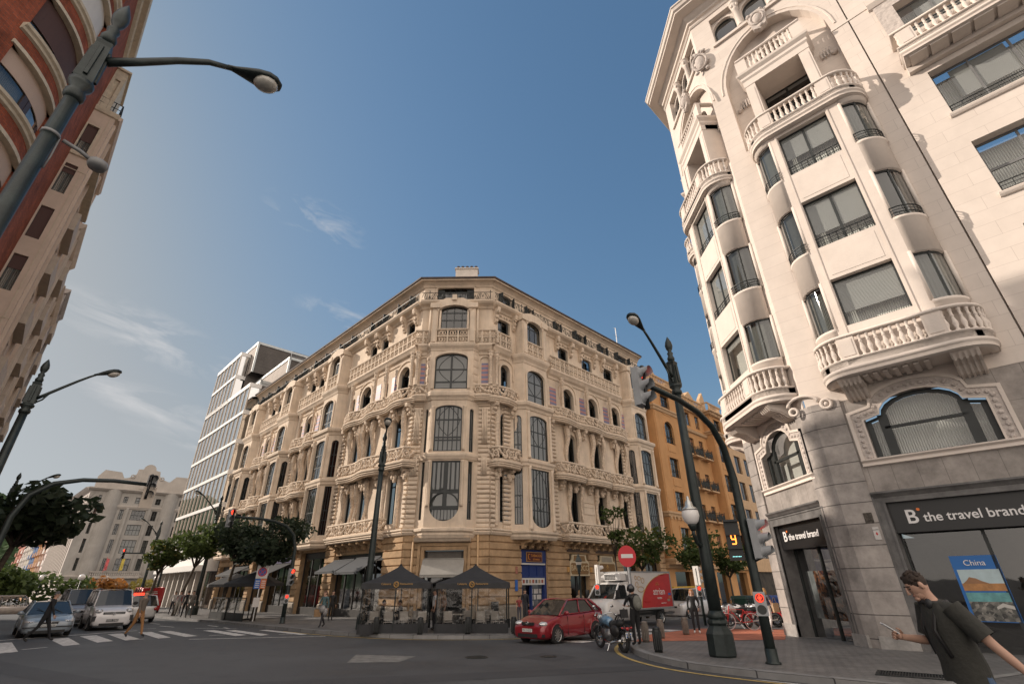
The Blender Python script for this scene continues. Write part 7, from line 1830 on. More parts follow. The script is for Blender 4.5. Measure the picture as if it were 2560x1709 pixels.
def car(label, P, col, group=None):
    """P: L,W, st: stations (x, half width, z low, z top), gh: (cowl x, roof front x, roof rear x, tail x, belt z front, belt z rear, roof z, half belt, half roof), wheels (xf, xr, r)"""
    t = thing('car' if P.get('name') is None else P['name'], label, P.get('cat', 'car')); pm = paint(P['paint'], col)
    m = MB(); m.sm = True; rows = []
    xf, xr, r = P['wh']
    for x, w, zl, zt in P['st']:
        prof = [(0, zl), (w*.8, zl), (w*.95, zl+.05), (w, zl+(zt-zl)*.35), (w*1.0, zl+(zt-zl)*.62), (w*.975, zt-.06), (w*.9, zt-.005), (w*.5, zt+.018), (0, zt+.028)]
        full = prof+[(-a, b) for a, b in reversed(prof[1:-1])]
        rows.append([m.p(x, a, b) for a, b in full])
    n = len(rows[0])
    for a, b in zip(rows, rows[1:]):
        for k in range(n): m.fc((a[k], a[(k+1) % n], b[(k+1) % n], b[k]))
    m.fc(rows[0][::-1]); m.fc(rows[-1])
    body = m.build('body', pm, t); s_ = body.modifiers.new('sub', 'SUBSURF'); s_.levels = s_.render_levels = 2
    # wheel wells and wheels
    for x in (xf, xr):
        for sg in (-1, 1):
            y = sg*(P['W']/2-.005); m = MB(); m.poly([(x+(r+.055)*math.cos(k*math.pi/12), y, r*.98+(r+.055)*math.sin(k*math.pi/12)) for k in range(13)]+[(x-(r+.055), y, .16), (x+(r+.055), y, .16)]); m.build('wheel_arch', M_trim, t)
            m = MB(); m.sm = True; m.tube([(x+(r+.07)*math.cos(k*math.pi/12), y-.005*sg, r*.98+(r+.07)*math.sin(k*math.pi/12)) for k in range(13)], .022, 5); m.build('arch_lip', pm if not P.get('trim') else M_trim, t)
            wheel(t, x, sg*(P['W']/2-.095), r, .2, P.get('sp', 7))
    c0, r0, r1, c1, zb, zb2, zr, hb, hr = P['gh']
    m = MB(); m.sm = True              # glasshouse
    def gp(x, hw, z, bow_=0): return [(x+bow_*.0, -hw, z), (x+bow_, -hw*.5, z), (x+bow_*1.25, 0, z), (x+bow_, hw*.5, z), (x, hw, z)]
    A, B, C, D = gp(c0, hb*.93, zb, .07), gp(r0, hr*.95, zr-.035, .04), gp(r1, hr*.94, zr-.045, -.04), gp(c1, hb*.9, zb2, -.06)
    for X, Y in ((A, B), (C, D)):
        for k in range(4): m.poly([X[k], X[k+1], Y[k+1], Y[k]])
    m.build('windscreen', M_cglass, t)
    m = MB(); 
    for sg in (-1, 1): m.poly([(c0+.02, sg*hb*.97, zb), (r0, sg*hr*.99, zr-.05), (r1, sg*hr*.985, zr-.06), (c1, sg*hb*.95, zb2)])
    m.build('side_window', M_cglass, t)
    m = MB(); m.sm = True              # roof skin
    N = 8; rws = []
    for i in range(N+1):
        q = i/N; x = r0+(r1-r0)*q; ht = zr+.02*math.sin(q*math.pi); hw = hr*(1-.02*q)
        rws.append([m.p(x+(.04 if i == 0 else (-.04 if i == N else 0))*(1-abs(k-3)/3), hw*(k-3)/3*1.0, ht-.055*abs((k-3)/3)**2.5) for k in range(7)])
    for a, b in zip(rws, rws[1:]):
        for k in range(6): m.fc((a[k], a[k+1], b[k+1], b[k]))
    m.build('roof', pm, t)
    m = MB(); m.sm = True
    for sg in (-1, 1):
        m.tube([(c0-.02, sg*hb*.97, zb-.02), (r0, sg*hr, zr-.03)], .038, 6); m.tube([(r0, sg*hr, zr-.03), ((r0+r1)/2, sg*hr*1.005, zr-.005), (r1, sg*hr*.99, zr-.04)], .035, 6); m.tube([(r1, sg*hr*.99, zr-.04), (c1, sg*hb*.96, zb2)], .055, 6)
        for q in P.get('pil', (.5,)): xb = c0+(c1-c0)*q; xt = r0+(r1-r0)*q; m.tube([(xb, sg*hb*.985, (zb+zb2)/2), (xt, sg*hr*1.0, zr-.02)], .03, 5)
        m.tube([(c0, sg*hb*.985, zb), (c1, sg*hb*.965, zb2)], .02, 5)
    m.build('pillar', pm, t)
    W = P['W']/2
    m = MB()                             # shut lines, handles
    for q in P.get('doors', (.12, .52, .8)):
        x = c0+(c1-c0)*q
        for sg in (-1, 1): m.box(x-.007, x+.007, sg*(W*.985)-.006, sg*(W*.985)+.012*sg, P['st'][3][2]+.12, zb-.03)
    m.build('door_seam', M_trim, t)
    for q in P.get('handles', (.45, .75)):
        x = c0+(c1-c0)*q
        for sg in (-1, 1): m = MB(); m.box(x-.09, x+.09, min(sg*W*.99, sg*(W+.022)), max(sg*W*.99, sg*(W+.022)), zb-.13, zb-.09); m.build('door_handle', pm, t)
    for sg in (-1, 1):
        m = MB(); m.sm = True; m.ball(c0-.28, sg*(W+.1), zb+.07, .07, .12, .085, 10, 6); m.tube([(c0-.26, sg*(W-.03), zb+.02), (c0-.27, sg*(W+.06), zb+.05)], .025, 5); m.build('wing_mirror', M_trim if P.get('trim') else pm, t)
    # front
    fx, fz0, fz1 = P['front']
    for sg in (-1, 1):
        y = sg*P['hl'][0]; m = MB(); m.sm = True; m.ball(P['hl'][1], y, P['hl'][2], P['hl'][3], P['hl'][4], P['hl'][5], 12, 7); hl = m.build('headlight', M_hl, t)
        m = MB(); m.sm = True; m.ball(P['hl'][1]+P['hl'][3]*.55, y, P['hl'][2], P['hl'][3]*.6, P['hl'][4]*.4, P['hl'][5]*.55, 8, 5); m.build('reflector', M_chr, hl)
    for a in P['grille']: m = MB(); m.box(*a); m.build('grille', M_trim, t)
    for a in P.get('chrome', ()): m = MB(); m.box(*a); m.build('grille_bar', M_chr, t)
    a = P['plate']; m = MB(); m.box(a[0], a[0]+.015, -.25, .25, a[1], a[1]+.11); q = m.build('number_plate', M_plate if not P.get('dkpl') else mat('dark_plate', (.05, .05, .055), .5), t)
    tx = bpy.data.curves.new('lettering', 'FONT'); tx.body = P['txt']; tx.size = .115; tx.align_x = 'CENTER'; tx.align_y = 'CENTER'; tx.extrude = .002
    o = bpy.data.objects.new('x', tx); COL.objects.link(o); me = bpy.data.meshes.new_from_object(o.evaluated_get(bpy.context.evaluated_depsgraph_get())); bpy.data.objects.remove(o)
    me.transform(Matrix(((0, 0, 1, a[0]+.017), (1, 0, 0, 0), (0, 1, 0, a[1]+.055), (0, 0, 0, 1)))); me.materials.clear(); me.materials.append(M_ink if not P.get('dkpl') else M_plate); q2 = bpy.data.objects.new('lettering', me); COL.objects.link(q2); q2.parent = q
    if P.get('badge'): m = MB(); m.sm = True; m.ring((P['badge'][0], 0, P['badge'][1]), .06, .012, 0, 14, 5, .75); m.ring((P['badge'][0], 0, P['badge'][1]), .03, .01, 0, 10, 4, 1.6); m.build('emblem', M_chr, t)
    # rear
    rx = P['rear']
    for sg in (-1, 1): m = MB(); m.sm = True; m.ball(rx[0], sg*rx[1], rx[2], .06, .09, rx[3], 8, 6); m.build('tail_light', M_tail, t)
    m = MB(); m.box(rx[0]-.06, rx[0]+.0, -.25, .25, rx[2]-.3, rx[2]-.19); m.build('number_plate', M_plate, t)
    if P.get('wiper'):
        m = MB()
        for y in (-.1, .45): m.tube([(c0+.02, y, zb+.02), (c0-.28, y-.38, zb+.24)], .012, 4)
        m.build('wiper', M_trim, t)
    m = MB(); m.sm = True; m.tube([(r0-.15, 0, zr+.01), (r0-.3, 0, zr+.3)] if P.get('aerial') else [(r1, 0, zr), (r1-.05, 0, zr+.02)], .008, 4); m.build('aerial', M_trim, t)
    return t
HATCH = dict(L=4.2, W=1.76, paint='dark_red_car_paint', wh=(1.3, -1.3, .32), sp=10,
    st=[(2.1, .55, .28, .52), (2.08, .72, .22, .62), (1.95, .82, .18, .72), (1.6, .87, .17, .86), (1.1, .88, .17, .97), (.75, .88, .17, 1.0), (0, .88, .17, .99), (-.8, .88, .17, 1.02), (-1.5, .87, .18, 1.06), (-1.9, .82, .22, 1.06), (-2.05, .72, .3, .98), (-2.08, .6, .36, .85)],
    gh=(1.1, .28, -1.3, -1.92, .98, 1.06, 1.52, .82, .62), pil=(.46, .82), doors=(.16, .53, .84), handles=(.46, .8), front=(2.1, .2, .7), hl=(.62, 1.86, .7, .2, .19, .1), grille=((2.02, 2.1, -.3, .3, .66, .76), (2.04, 2.115, -.5, .5, .26, .38), (1.95, 2.06, -.78, -.6, .28, .38), (1.95, 2.06, .6, .78, .28, .38)), plate=(2.11, .44), txt='1812 GGF', rear=(-2.0, .7, .95, .16), badge=(2.11, .74), wiper=True)
red = car('dark red five-door hatchback turning past the café tents', HATCH, (.23, .012, .02))
KS = .9
def setcar(t, x, y, az, sc=KS, h=0):
    place(t, G3(x, y, h), R_(90-az), sc)
setcar(red, 1.72, 20.95, 223)
SALOON = dict(HATCH, L=4.6, W=1.78, paint='silver_blue_car_paint', st=[(2.3, .55, .28, .5), (2.28, .74, .2, .6), (2.15, .84, .17, .68), (1.75, .88, .16, .78), (1.2, .89, .16, .85), (.9, .89, .16, .88), (0, .89, .16, .88), (-.9, .89, .16, .9), (-1.5, .88, .17, .93), (-1.9, .86, .2, .94), (-2.25, .78, .28, .9), (-2.32, .6, .36, .8)],
    gh=(1.05, .25, -1.0, -1.75, .87, .92, 1.38, .83, .6), wh=(1.4, -1.35, .31), sp=7, front=(2.3, .2, .7), hl=(.62, 2.1, .62, .16, .22, .075), grille=((2.22, 2.3, -.3, .3, .52, .62), (2.24, 2.32, -.6, .6, .2, .3), (2.22, 2.325, -.82, .82, .4, .44)), plate=(2.31, .42), txt='2432 BMK', rear=(-2.22, .68, .8, .1), badge=(2.31, .58), chrome=((2.29, 2.31, -.32, .32, .6, .63),))
sal = car('silver blue saloon waiting at the zebra crossing behind the dark-clad man', SALOON, (.20, .235, .27)); setcar(sal, -20.75, 24.2, 135, .95)
MPV = dict(HATCH, name='van', cat='van', L=4.1, W=1.74, paint='white_van_paint', trim=True, dkpl=True, st=[(2.05, .6, .3, .6), (2.03, .76, .22, .78), (1.92, .83, .18, .9), (1.6, .86, .18, 1.02), (1.15, .87, .18, 1.1), (.9, .87, .18, 1.12), (0, .87, .18, 1.12), (-1, .87, .18, 1.14), (-1.6, .87, .18, 1.16), (-1.95, .84, .22, 1.16), (-2.02, .8, .3, 1.1), (-2.05, .7, .4, 1.0)],
    gh=(1.12, .55, -1.85, -1.98, 1.1, 1.14, 1.82, .83, .7), pil=(.35, .66), doors=(.1, .4, .7), handles=(.36, .5), wh=(1.3, -1.35, .31), sp=6, front=(2.05, .2, .9), hl=(.62, 1.88, .84, .15, .17, .14), grille=((1.97, 2.05, -.45, .45, .72, .82), (2.0, 2.07, -.5, .5, .22, .34), (1.9, 2.03, -.84, -.5, .44, .66), (1.9, 2.03, .5, .84, .44, .66)), plate=(2.06, .4), txt='6502 DBZ', rear=(-1.98, .74, .95, .2), chrome=((2.04, 2.06, -.4, .4, .81, .83), (2.04, 2.06, -.4, .4, .75, .77)), aerial=True)
mpv = car('white small van with black bumper corners waiting at the crossing', MPV, (.62, .6, .6)); setcar(mpv, -21.35, 28.55, 135, .98)
m = MB()
for y in (-.55, .55): m.tube([(.5, y, 1.86), (-1.6, y, 1.86)], .02, 5)
m.build('roof_rail', M_trim, mpv)
MINI = dict(MPV, L=4.8, W=1.9, paint='grey_minivan_paint', st=[(x*1.17, w*1.08, a, b*1.06) for x, w, a, b in MPV['st']], gh=(1.55, .85, -2.15, -2.3, 1.17, 1.2, 1.95, .9, .76), wh=(1.5, -1.5, .33), hl=(.68, 2.2, .88, .16, .18, .15), front=(2.4, .2, .9), grille=((2.3, 2.4, -.5, .5, .72, .84), (2.32, 2.42, -.6, .6, .22, .36)), plate=(2.41, .44), txt='7734 CTX', rear=(-2.32, .8, 1.0, .2), chrome=())
mini = car('grey minivan half hidden behind the silver saloon and the white van', MINI, (.24, .235, .25)); setcar(mini, -25.6, 31.9, 135, .95)
TAXI = dict(SALOON, paint='pale_estate_paint', st=[(x*.96, w, a, b*1.08) for x, w, a, b in SALOON['st']], gh=(1.1, .4, -1.7, -2.1, .95, 1.0, 1.6, .84, .66), txt='4410 FHJ', badge=None)
txi = car('pale estate car driving away between the white van and the red van', TAXI, (.58, .57, .56)); setcar(txi, -24.7, 35.3, -47, .95)
m = MB(); m.box(-.1, .1, -.3, .3, 1.62, 1.74); m.build('roof_light', M_redon, txi)
RVAN = dict(MPV, L=5, W=1.95, paint='red_van_paint', dkpl=False, st=[(x*1.22, w*1.12, a, b*1.1) for x, w, a, b in MPV['st']], gh=(1.6, .95, -2.35, -2.42, 1.22, 1.25, 2.25, .93, .84), wh=(1.55, -1.5, .34), hl=(.7, 2.3, .9, .16, .18, .15), front=(2.5, .2, .9), grille=((2.4, 2.5, -.5, .5, .72, .84),), plate=(2.51, .44), txt='9081 JKL', rear=(-2.44, .84, 1.1, .25), chrome=())
rv = car('bright red delivery van driving away towards the grey bank', RVAN, (.46, .012, .016)); setcar(rv, -34.0, 49.6, -45, .95)
m = MB(); m.box(-2.46, -2.38, -.86, .86, .5, 2.2); q = m.build('rear_door', paint('red_van_paint', (.46, .012, .016)), rv)
m = MB()
for z, w_ in ((1.85, .22), (1.72, .28), (1.55, .16), (1.1, .2)): m.box(-2.47, -2.455, -.1-w_, -.1+w_, z, z+.07)
m.build('lettering', M_plate, q)
m = MB(); m.box(-2.475, -2.455, -.01, .01, .5, 2.2); m.build('door_seam', M_trim, q)
# bakery truck: white cab, box body with a red quarter and its lettering on the left side
tk = thing('delivery_truck', 'white bakery box truck with a red printed side behind the red hatchback', 'truck')
wp = paint('white_truck_paint', (.60, .59, .58), 0, .4)
m = MB(); m.box(-3.2, .75, -1.0, 1.0, .85, 2.75); bx = m.build('box_body', mat('white_box_panel', (.60, .585, .57), .45, var=.05), tk, .03)
m = MB(); m.box(-3.22, -3.14, -1.02, 1.02, .8, 2.78); m.box(.7, .78, -1.02, 1.02, .8, 2.78); m.box(-3.2, .76, -1.015, 1.015, 2.72, 2.79); m.box(-3.2, .76, -1.015, 1.015, .8, .88); m.build('box_edge', mat('grey_box_edge', (.33, .33, .33), .4, .6), bx)
m = MB(); m.ext([(-3.12, .9), (-3.12, 2.68), (-2.95, 2.66)]+[(-3.12+3.05*math.sin(R_(3+87*k/14)), .9+1.76*math.cos(R_(3+87*k/14))) for k in range(1, 15)], 1.002, 1.008); rp = m.build('red_panel', mat('red_print', (.5, .03, .03), .5), bx)
m = MB(); m.sm = True; A = [(-3.12+3.08*math.sin(R_(3+87*k/14)), 1.008, .9+1.79*math.cos(R_(3+87*k/14))) for k in range(15)]; m.tube(A, .022, 5)
m.ring((-.35, 1.01, 2.3), .14, .015, 1, 14, 4); m.ring((-.02, 1.01, 2.42), .16, .015, 1, 14, 4, .6); m.ring((.25, 1.01, 2.1), .13, .014, 1, 14, 4); m.ring((-.1, 1.01, 1.85), .3, .016, 1, 18, 4, .45); m.ring((.3, 1.01, 2.45), .1, .014, 1, 12, 4)
for k in range(5): m.tube([(-1.75+.13*math.cos(R_(25+32*k)), 1.01, 2.0+.13*math.sin(R_(25+32*k))), (-1.75+.22*math.cos(R_(25+32*k)), 1.01, 2.0+.22*math.sin(R_(25+32*k)))], .012, 4)
m.tube([(-1.75+.1*math.cos(R_(10+16*k)), 1.01, 2.0+.1*math.sin(R_(10+16*k))) for k in range(11)], .012, 4)
m.build('logo_outline', M_gold, bx)
def side_text(body, size, x, z, par, m_, y=1.012):
    c = bpy.data.curves.new('lettering', 'FONT'); c.body = body; c.size = size; c.extrude = .004; c.align_x = 'CENTER'; c.align_y = 'CENTER'
    o = bpy.data.objects.new('x', c); COL.objects.link(o); me = bpy.data.meshes.new_from_object(o.evaluated_get(bpy.context.evaluated_depsgraph_get())); bpy.data.objects.remove(o)
    me.transform(Matrix(((-1, 0, 0, x), (0, 0, 1, y), (0, 1, 0, z), (0, 0, 0, 1)))); me.materials.clear(); me.materials.append(m_); q = bpy.data.objects.new('lettering', me); COL.objects.link(q); q.parent = par
side_text('atrian', .52, -1.85, 1.7, rp, M_wtxt); side_text('BAKERS', .13, -1.85, 1.36, rp, M_wtxt); side_text('www.atrian.es', .09, -2.2, 1.1, rp, M_wtxt); side_text('902 31 10 10', .11, -.6, 1.2, bx, mat('red_print', (.5, .03, .03), .5)); side_text('www.atrian.es', .1, -2.3, 2.6, bx, mat('red_print', (.5, .03, .03), .5))
for x, z, c_ in ((-2.9, 1.5, 'plate_blue'), (-2.9, 1.32, 'plate_orange'), (-2.75, 1.18, 'grey_plate')): m = MB(); m.box(x-.14, x+.14, 1.005, 1.012, z, z+.12); m.build('sticker', MATS.get(c_) or M_plate, bx)
m = MB(); m.sm = True; rows = []
for x, w, zl, zt in ((2.98, .7, .55, .95), (2.95, .85, .35, 1.15), (2.8, .93, .32, 1.28), (2.4, .96, .32, 1.4), (1.9, .97, .32, 1.42), (.85, .97, .32, 1.42), (.8, .97, .4, 1.4)):
    prof = [(0, zl), (w*.85, zl), (w*.97, zl+.06), (w, zl+(zt-zl)*.5), (w*.97, zt-.06), (w*.88, zt), (0, zt+.02)]; full = prof+[(-a, b) for a, b in reversed(prof[1:-1])]; rows.append([m.p(x, a, b) for a, b in full])
for a, b in zip(rows, rows[1:]):
    for k in range(len(a)): m.fc((a[k], a[(k+1) % len(a)], b[(k+1) % len(a)], b[k]))
m.fc(rows[0][::-1]); m.fc(rows[-1]); m.build('cab', wp, tk)
m = MB(); m.poly([(2.3, -.86, 1.4), (2.3, .86, 1.4), (1.7, .76, 2.12), (1.7, -.76, 2.12)]); m.build('windscreen', M_cglass, tk)
m = MB()
for sg in (-1, 1): m.poly([(2.18, sg*.965, 1.42), (1.68, sg*.86, 2.05), (1.1, sg*.88, 2.05), (1.1, sg*.97, 1.42)])
m.build('side_window', M_cglass, tk)
m = MB(); m.sm = True
for sg in (-1, 1): m.tube([(2.32, sg*.93, 1.4), (1.7, sg*.83, 2.12)], .05, 6); m.tube([(1.1, sg*.97, 1.4), (1.1, sg*.87, 2.1)], .09, 6)
m.sm = False; m.ext([(1.72, 2.08), (1.6, 2.2), (.8, 2.26), (.8, 2.08)], -.84, .84, 'v')
m.v = [(a, b, c) for a, b, c in m.v]; m.box(.8, 1.12, -.93, .93, 1.38, 2.2); m.build('cab_roof', wp, tk)
m = MB(); m.box(.78, 1.35, -.7, .7, 2.3, 2.68); fr2 = m.build('refrigeration_unit', wp, tk, .03)
m = MB()
for i in range(7):
    for j in range(4): m.box(1.35, 1.365, -.4+i*.115, -.4+i*.115+.085, 2.36+j*.075, 2.41+j*.075)
m.build('vent', M_trim, fr2)
for sg in (-1, 1):
    m = MB(); m.sm = True; m.ball(2.82, sg*.72, .98, .14, .15, .13, 10, 6); m.build('headlight', M_hl, tk)
    m = MB(); m.box(2.1, 2.2, min(sg*1.0, sg*1.2), max(sg*1.0, sg*1.2), 1.45, 1.85); m.tube([(2.2, sg*.92, 1.5), (2.15, sg*1.1, 1.6)], .02, 5); m.build('wing_mirror', M_trim, tk)
    for x in (2.1, -1.9): wheel(tk, x, sg*.84, .36, .24, 6)
m = MB(); m.box(2.93, 3.0, -.5, .5, .75, .95); m.box(2.9, 3.0, -.9, .9, .3, .52); m.build('grille', M_trim, tk)
m = MB(); m.sm = True; m.ring((3.0, 0, 1.1), .09, .014, 0, 14, 5); m.build('emblem', M_trim, tk)
def front_text(body, size, z, par, x, m_):
    c = bpy.data.curves.new('lettering', 'FONT'); c.body = body; c.size = size; c.extrude = .003; c.align_x = 'CENTER'; c.align_y = 'CENTER'
    o = bpy.data.objects.new('x', c); COL.objects.link(o); me = bpy.data.meshes.new_from_object(o.evaluated_get(bpy.context.evaluated_depsgraph_get())); bpy.data.objects.remove(o)
    me.transform(Matrix(((0, 0, 1, x), (1, 0, 0, 0), (0, 1, 0, z), (0, 0, 0, 1)))); me.materials.clear(); me.materials.append(m_); q = bpy.data.objects.new('lettering', me); COL.objects.link(q); q.parent = par
front_text('IVECO', .12, 1.02, tk, 3.0, M_ink)
m = MB(); m.box(-3.1, 1.9, -.35, .35, .45, .8); m.box(-1.2, 1.4, .72, .78, .45, .55); m.box(-1.2, 1.4, .72, .78, .65, .75); m.box(-3.15, -2.4, .7, .95, .5, .62); m.build('chassis', mat('grey_chassis', (.12, .12, .12), .6, .3), tk)
setcar(tk, 6.25, 30.2, 229.5, .95)
WV = dict(MPV, W=1.85, paint='white_van_paint', st=[(x*1.1, w*1.06, a, b*1.06) for x, w, a, b in MPV['st']], gh=(1.35, .75, -2.0, -2.2, 1.17, 1.2, 1.95, .88, .76), wh=(1.4, -1.45, .33), hl=(.66, 2.05, .88, .15, .17, .14), grille=((2.18, 2.26, -.5, .5, .72, .84),), plate=(2.27, .42), front=(2.27, .2, .9), txt='3158 GPR', rear=(-2.2, .8, 1.0, .2), chrome=())
wv = car('white works van with a yellow ladder on its roof behind the woman in black', WV, (.62, .6, .6)); setcar(wv, 12.6, 39.4, 232, .95)
ld = thing('ladder', 'yellow ladder lying on the roof of the white works van', 'ladder'); m = MB()
for y in (-.2, .2): m.box(-1.5, 1.9, y-.03, y+.03, 2.02, 2.1)
for k in range(11): m.box(-1.4+.3*k, -1.36+.3*k, -.2, .2, 2.03, 2.08)
m.build('rails', mat('yellow_paint', (.62, .38, .03), .5, var=.15), ld); setcar(ld, 12.6, 39.4, 232, .95)
# motorcycles and a bicycle
def spoked(m, x, z, r, t_=.05, n=12):
    m.tube([(x+r*math.cos(2*math.pi*k/24), 0, z+r*math.sin(2*math.pi*k/24)) for k in range(24)], t_, 7, closed=True)
def motorbike(label, tank, acc, cruiser=False, sc=KS):
    t = thing('motorcycle', label, 'motorcycle'); tm = paint(label.split()[0]+'_tank_paint_'+str(len(label)), tank); am = paint('accent_'+str(len(label)), acc)
    r = .31
    for x in (.72, -.72):
        m = MB(); m.sm = True; spoked(m, x, r, r-.06, .065 if x < 0 else .055); w = m.build('wheel', M_tyre, t)
        m = MB()
        for k in range(8): a = k*math.pi/4; m.tube([(x, 0, r), (x+.22*math.cos(a), 0, r+.22*math.sin(a))], .012, 4)
        m.tube([(x+.215*math.cos(2*math.pi*k/20), 0, r+.215*math.sin(2*math.pi*k/20)) for k in range(20)], .018, 5, closed=True); m.tube([(x, -.07, r), (x, .07, r)], .04, 8); m.build('rim', M_chr if cruiser else M_rim, w)
    m = MB(); m.sm = True; m.tube([(.55, 0, .78), (.28, 0, .88), (.02, 0, .82), (-.1, 0, .76)], [.09, .16, .15, .1], 10); m.build('fuel_tank', tm, t)
    m = MB(); m.sm = True; m.tube([(-.05, 0, .78), (-.3, 0, .74), (-.55, 0, .8), (-.78, 0, .84)], [.1, .14, .13, .07], 8); m.build('seat', M_trim, t)
    m = MB(); m.sm = True; m.box(-.15, .32, -.15, .15, .3, .62); m.ball(.08, 0, .45, .22, .2, .2, 10, 6); m.tube([(.5, 0, .85), (.2, 0, .35), (-.3, 0, .32), (-.72, 0, .31)], .035, 6); m.build('engine', mat('engine_metal', (.16, .16, .165), .35, .7, var=.4, vs=10), t)
    m = MB(); m.sm = True
    for y in (-.09, .09): m.tube([(.72, y, .31), (.52, y, .86), (.46, y, 1.02)], .025, 6)
    m.build('fork', M_chr, t)
    m = MB(); m.sm = True; m.tube([(.28, .38, 1.02), (.4, .28, 1.08), (.46, .05, 1.02), (.46, -.05, 1.02), (.4, -.28, 1.08), (.28, -.38, 1.02)], .018, 6); m.tube([(.28, .38, 1.02), (.2, .44, 1.0)], .03, 6); m.tube([(.28, -.38, 1.02), (.2, -.44, 1.0)], .03, 6)
    for sg in (-1, 1): m.tube([(.4, sg*.26, 1.08), (.36, sg*.34, 1.24)], .01, 4); m.ball(.36, sg*.36, 1.27, .02, .07, .045, 8, 5)
    m.build('handlebar', M_chr if cruiser else M_trim, t)
    m = MB(); m.sm = True; m.ball(.62, 0, .92, .1, .1, .1, 10, 6); m.build('headlight', M_hl, t)
    for x in (.72, -.72): m = MB(); m.sm = True; m.tube([(x+.37*math.cos(R_(a)), 0, r+.37*math.sin(R_(a))) for a in range(30, 151, 15)] if x > 0 else [(x+.37*math.cos(R_(a)), 0, r+.38*math.sin(R_(a))) for a in range(20, 190, 17)], .05 if not cruiser else .07, 6); m.build('mudguard', am, t)
    m = MB(); m.sm = True
    for y in (-.14, .14) if cruiser else (.14,): m.tube([(.2, y, .3), (-.2, y*1.1, .24), (-.85, y*1.25, .34)], [.03, .04, .055], 8)
    m.build('exhaust', M_chr, t)
    m = MB(); m.box(-1.06, -1.045, -.11, .11, .42, .58); pl = m.build('number_plate', M_plate, t)
    m = MB()
    for j in range(2):
        for k in range(4): m.box(-1.064, -1.058, -.085+k*.048, -.055+k*.048, .44+j*.07, .485+j*.07)
    m.build('lettering', mat('plate_blue', (.03, .12, .42), .5, var=0), pl)
    m = MB(); m.sm = True; m.ball(-1.02, 0, .68, .04, .07, .05, 8, 5)
    for sg in (-1, 1): m.ball(-.98, sg*.17, .7, .03, .04, .035, 6, 4); m.tube([(-.95, 0, .7), (-.98, sg*.15, .7)], .012, 4)
    m.build('tail_light', M_tail, t)
    m = MB(); m.tube([(-.1, .1, .3), (-.2, .3, .02)], .015, 5); m.build('side_stand', M_chr, t)
    if cruiser:
        m = MB(); m.sm = True
        for sg in (-1, 1): m.ball(-.62, sg*.24, .6, .26, .09, .17, 10, 6)
        m.build('pannier', mat('black_leather', (.014, .013, .013), .5, var=.2), t)
        m = MB(); m.tube([(-.6, -.12, .85), (-.9, -.1, 1.15), (-.92, 0, 1.25), (-.9, .1, 1.15), (-.6, .12, .85)], .014, 5); m.box(-.93, -.88, -.14, .14, .98, 1.22); m.build('backrest', M_trim, t)
    return t
cb = motorbike('black cruiser motorcycle with a pale blue tank parked at the kerb beside its rider', (.12, .22, .33), (.02, .02, .022), True)
place(cb, G3(2.98, 17.35, 0), R_(112), .93)
bk0 = motorbike('white motorcycle with red trim first in the row by the white tower', (.6, .58, .57), (.5, .02, .03)); place(bk0, G3(9.95, 24.9, .13), R_(200), .93); bk0['group'] = 'motorcycles parked in the side street'
for x, y, a, l in ((10.9, 26.2, 150, 'white motorcycle leaning second in the row by the white tower'), (11.9, 26.6, 140, 'white motorcycle third in the row, partly behind the signal pole'), (13.0, 27.0, 145, 'white motorcycle nearest the white tower wall')): dup(bk0, G3(x, y, .13), R_(a), l, .93)
drk = motorbike('dark motorcycle with orange lamp standing at the wall behind the blonde woman', (.02, .02, .022), (.03, .02, .02)); place(drk, G3(12.9, 25.9, .13), R_(120), .93)
bc = thing('bicycle', 'red and white bicycle standing before the row of motorcycles', 'bicycle')
for x in (.52, -.52):
    m = MB(); m.sm = True; spoked(m, x, .34, .32, .018); w = m.build('wheel', mat('pink_white_tyre', (.55, .42, .42), .6, var=0), bc); m = MB()
    for k in range(12): a = k*math.pi/6; m.tube([(x, 0, .34), (x+.31*math.cos(a), 0, .34+.31*math.sin(a))], .004, 3)
    m.build('spokes', M_chr, w)
m = MB(); m.sm = True
for P in ([(-.52, 0, .34), (-.05, 0, .3), (.38, 0, .82), (-.2, 0, .8), (-.05, 0, .3)], [(-.2, 0, .8), (-.52, 0, .34)], [(.52, 0, .34), (.36, 0, .95)]): m.tube(P, .022, 6)
m.build('frame', mat('red_print', (.5, .03, .03), .5), bc)
m = MB(); m.sm = True; m.ball(-.24, 0, .95, .13, .07, .035, 8, 5); m.tube([(-.2, 0, .8), (-.24, 0, .94)], .014, 5); m.build('saddle', M_trim, bc)
m = MB(); m.sm = True; m.tube([(.3, .28, 1.02), (.4, .1, 1.0), (.4, -.1, 1.0), (.3, -.28, 1.02)], .014, 5); m.build('handlebar', M_chr, bc)
m = MB(); m.tube([(-.05, -.1, .3), (-.05, .1, .3)], .03, 6); m.tube([(-.05, .1, .3), (.1, .1, .2)], .012, 4); m.build('pedals', M_trim, bc)
place(bc, G3(9.75, 23.9, .13), R_(170), .98)
def bin_(label, mm, loc, rz):
    t = thing('waste_container', label, 'container', loc, rz); m = MB(); m.ext([(-.75, .2), (.75, .2), (.85, 1.1), (-.85, 1.1)], -.45, .45); m.build('body', mm, t, .03); m = MB(); m.ext([(-.88, 1.1), (.88, 1.1), (.8, 1.28), (-.8, 1.28)], -.5, .5); m.build('lid', mm, t, .03)
    for sx in (-.6, .6): m = MB(); m.tube([(sx, -.35, .1), (sx, -.28, .1)], .1, 8); m.tube([(sx, .28, .1), (sx, .35, .1)], .1, 8); m.build('wheel', M_tyre, t)
    m = MB()
    for k in range(6): m.box(-.7+k*.27, -.66+k*.27, -.49, -.44, .25, 1.05)
    m.build('rib', mm, t)
    return t
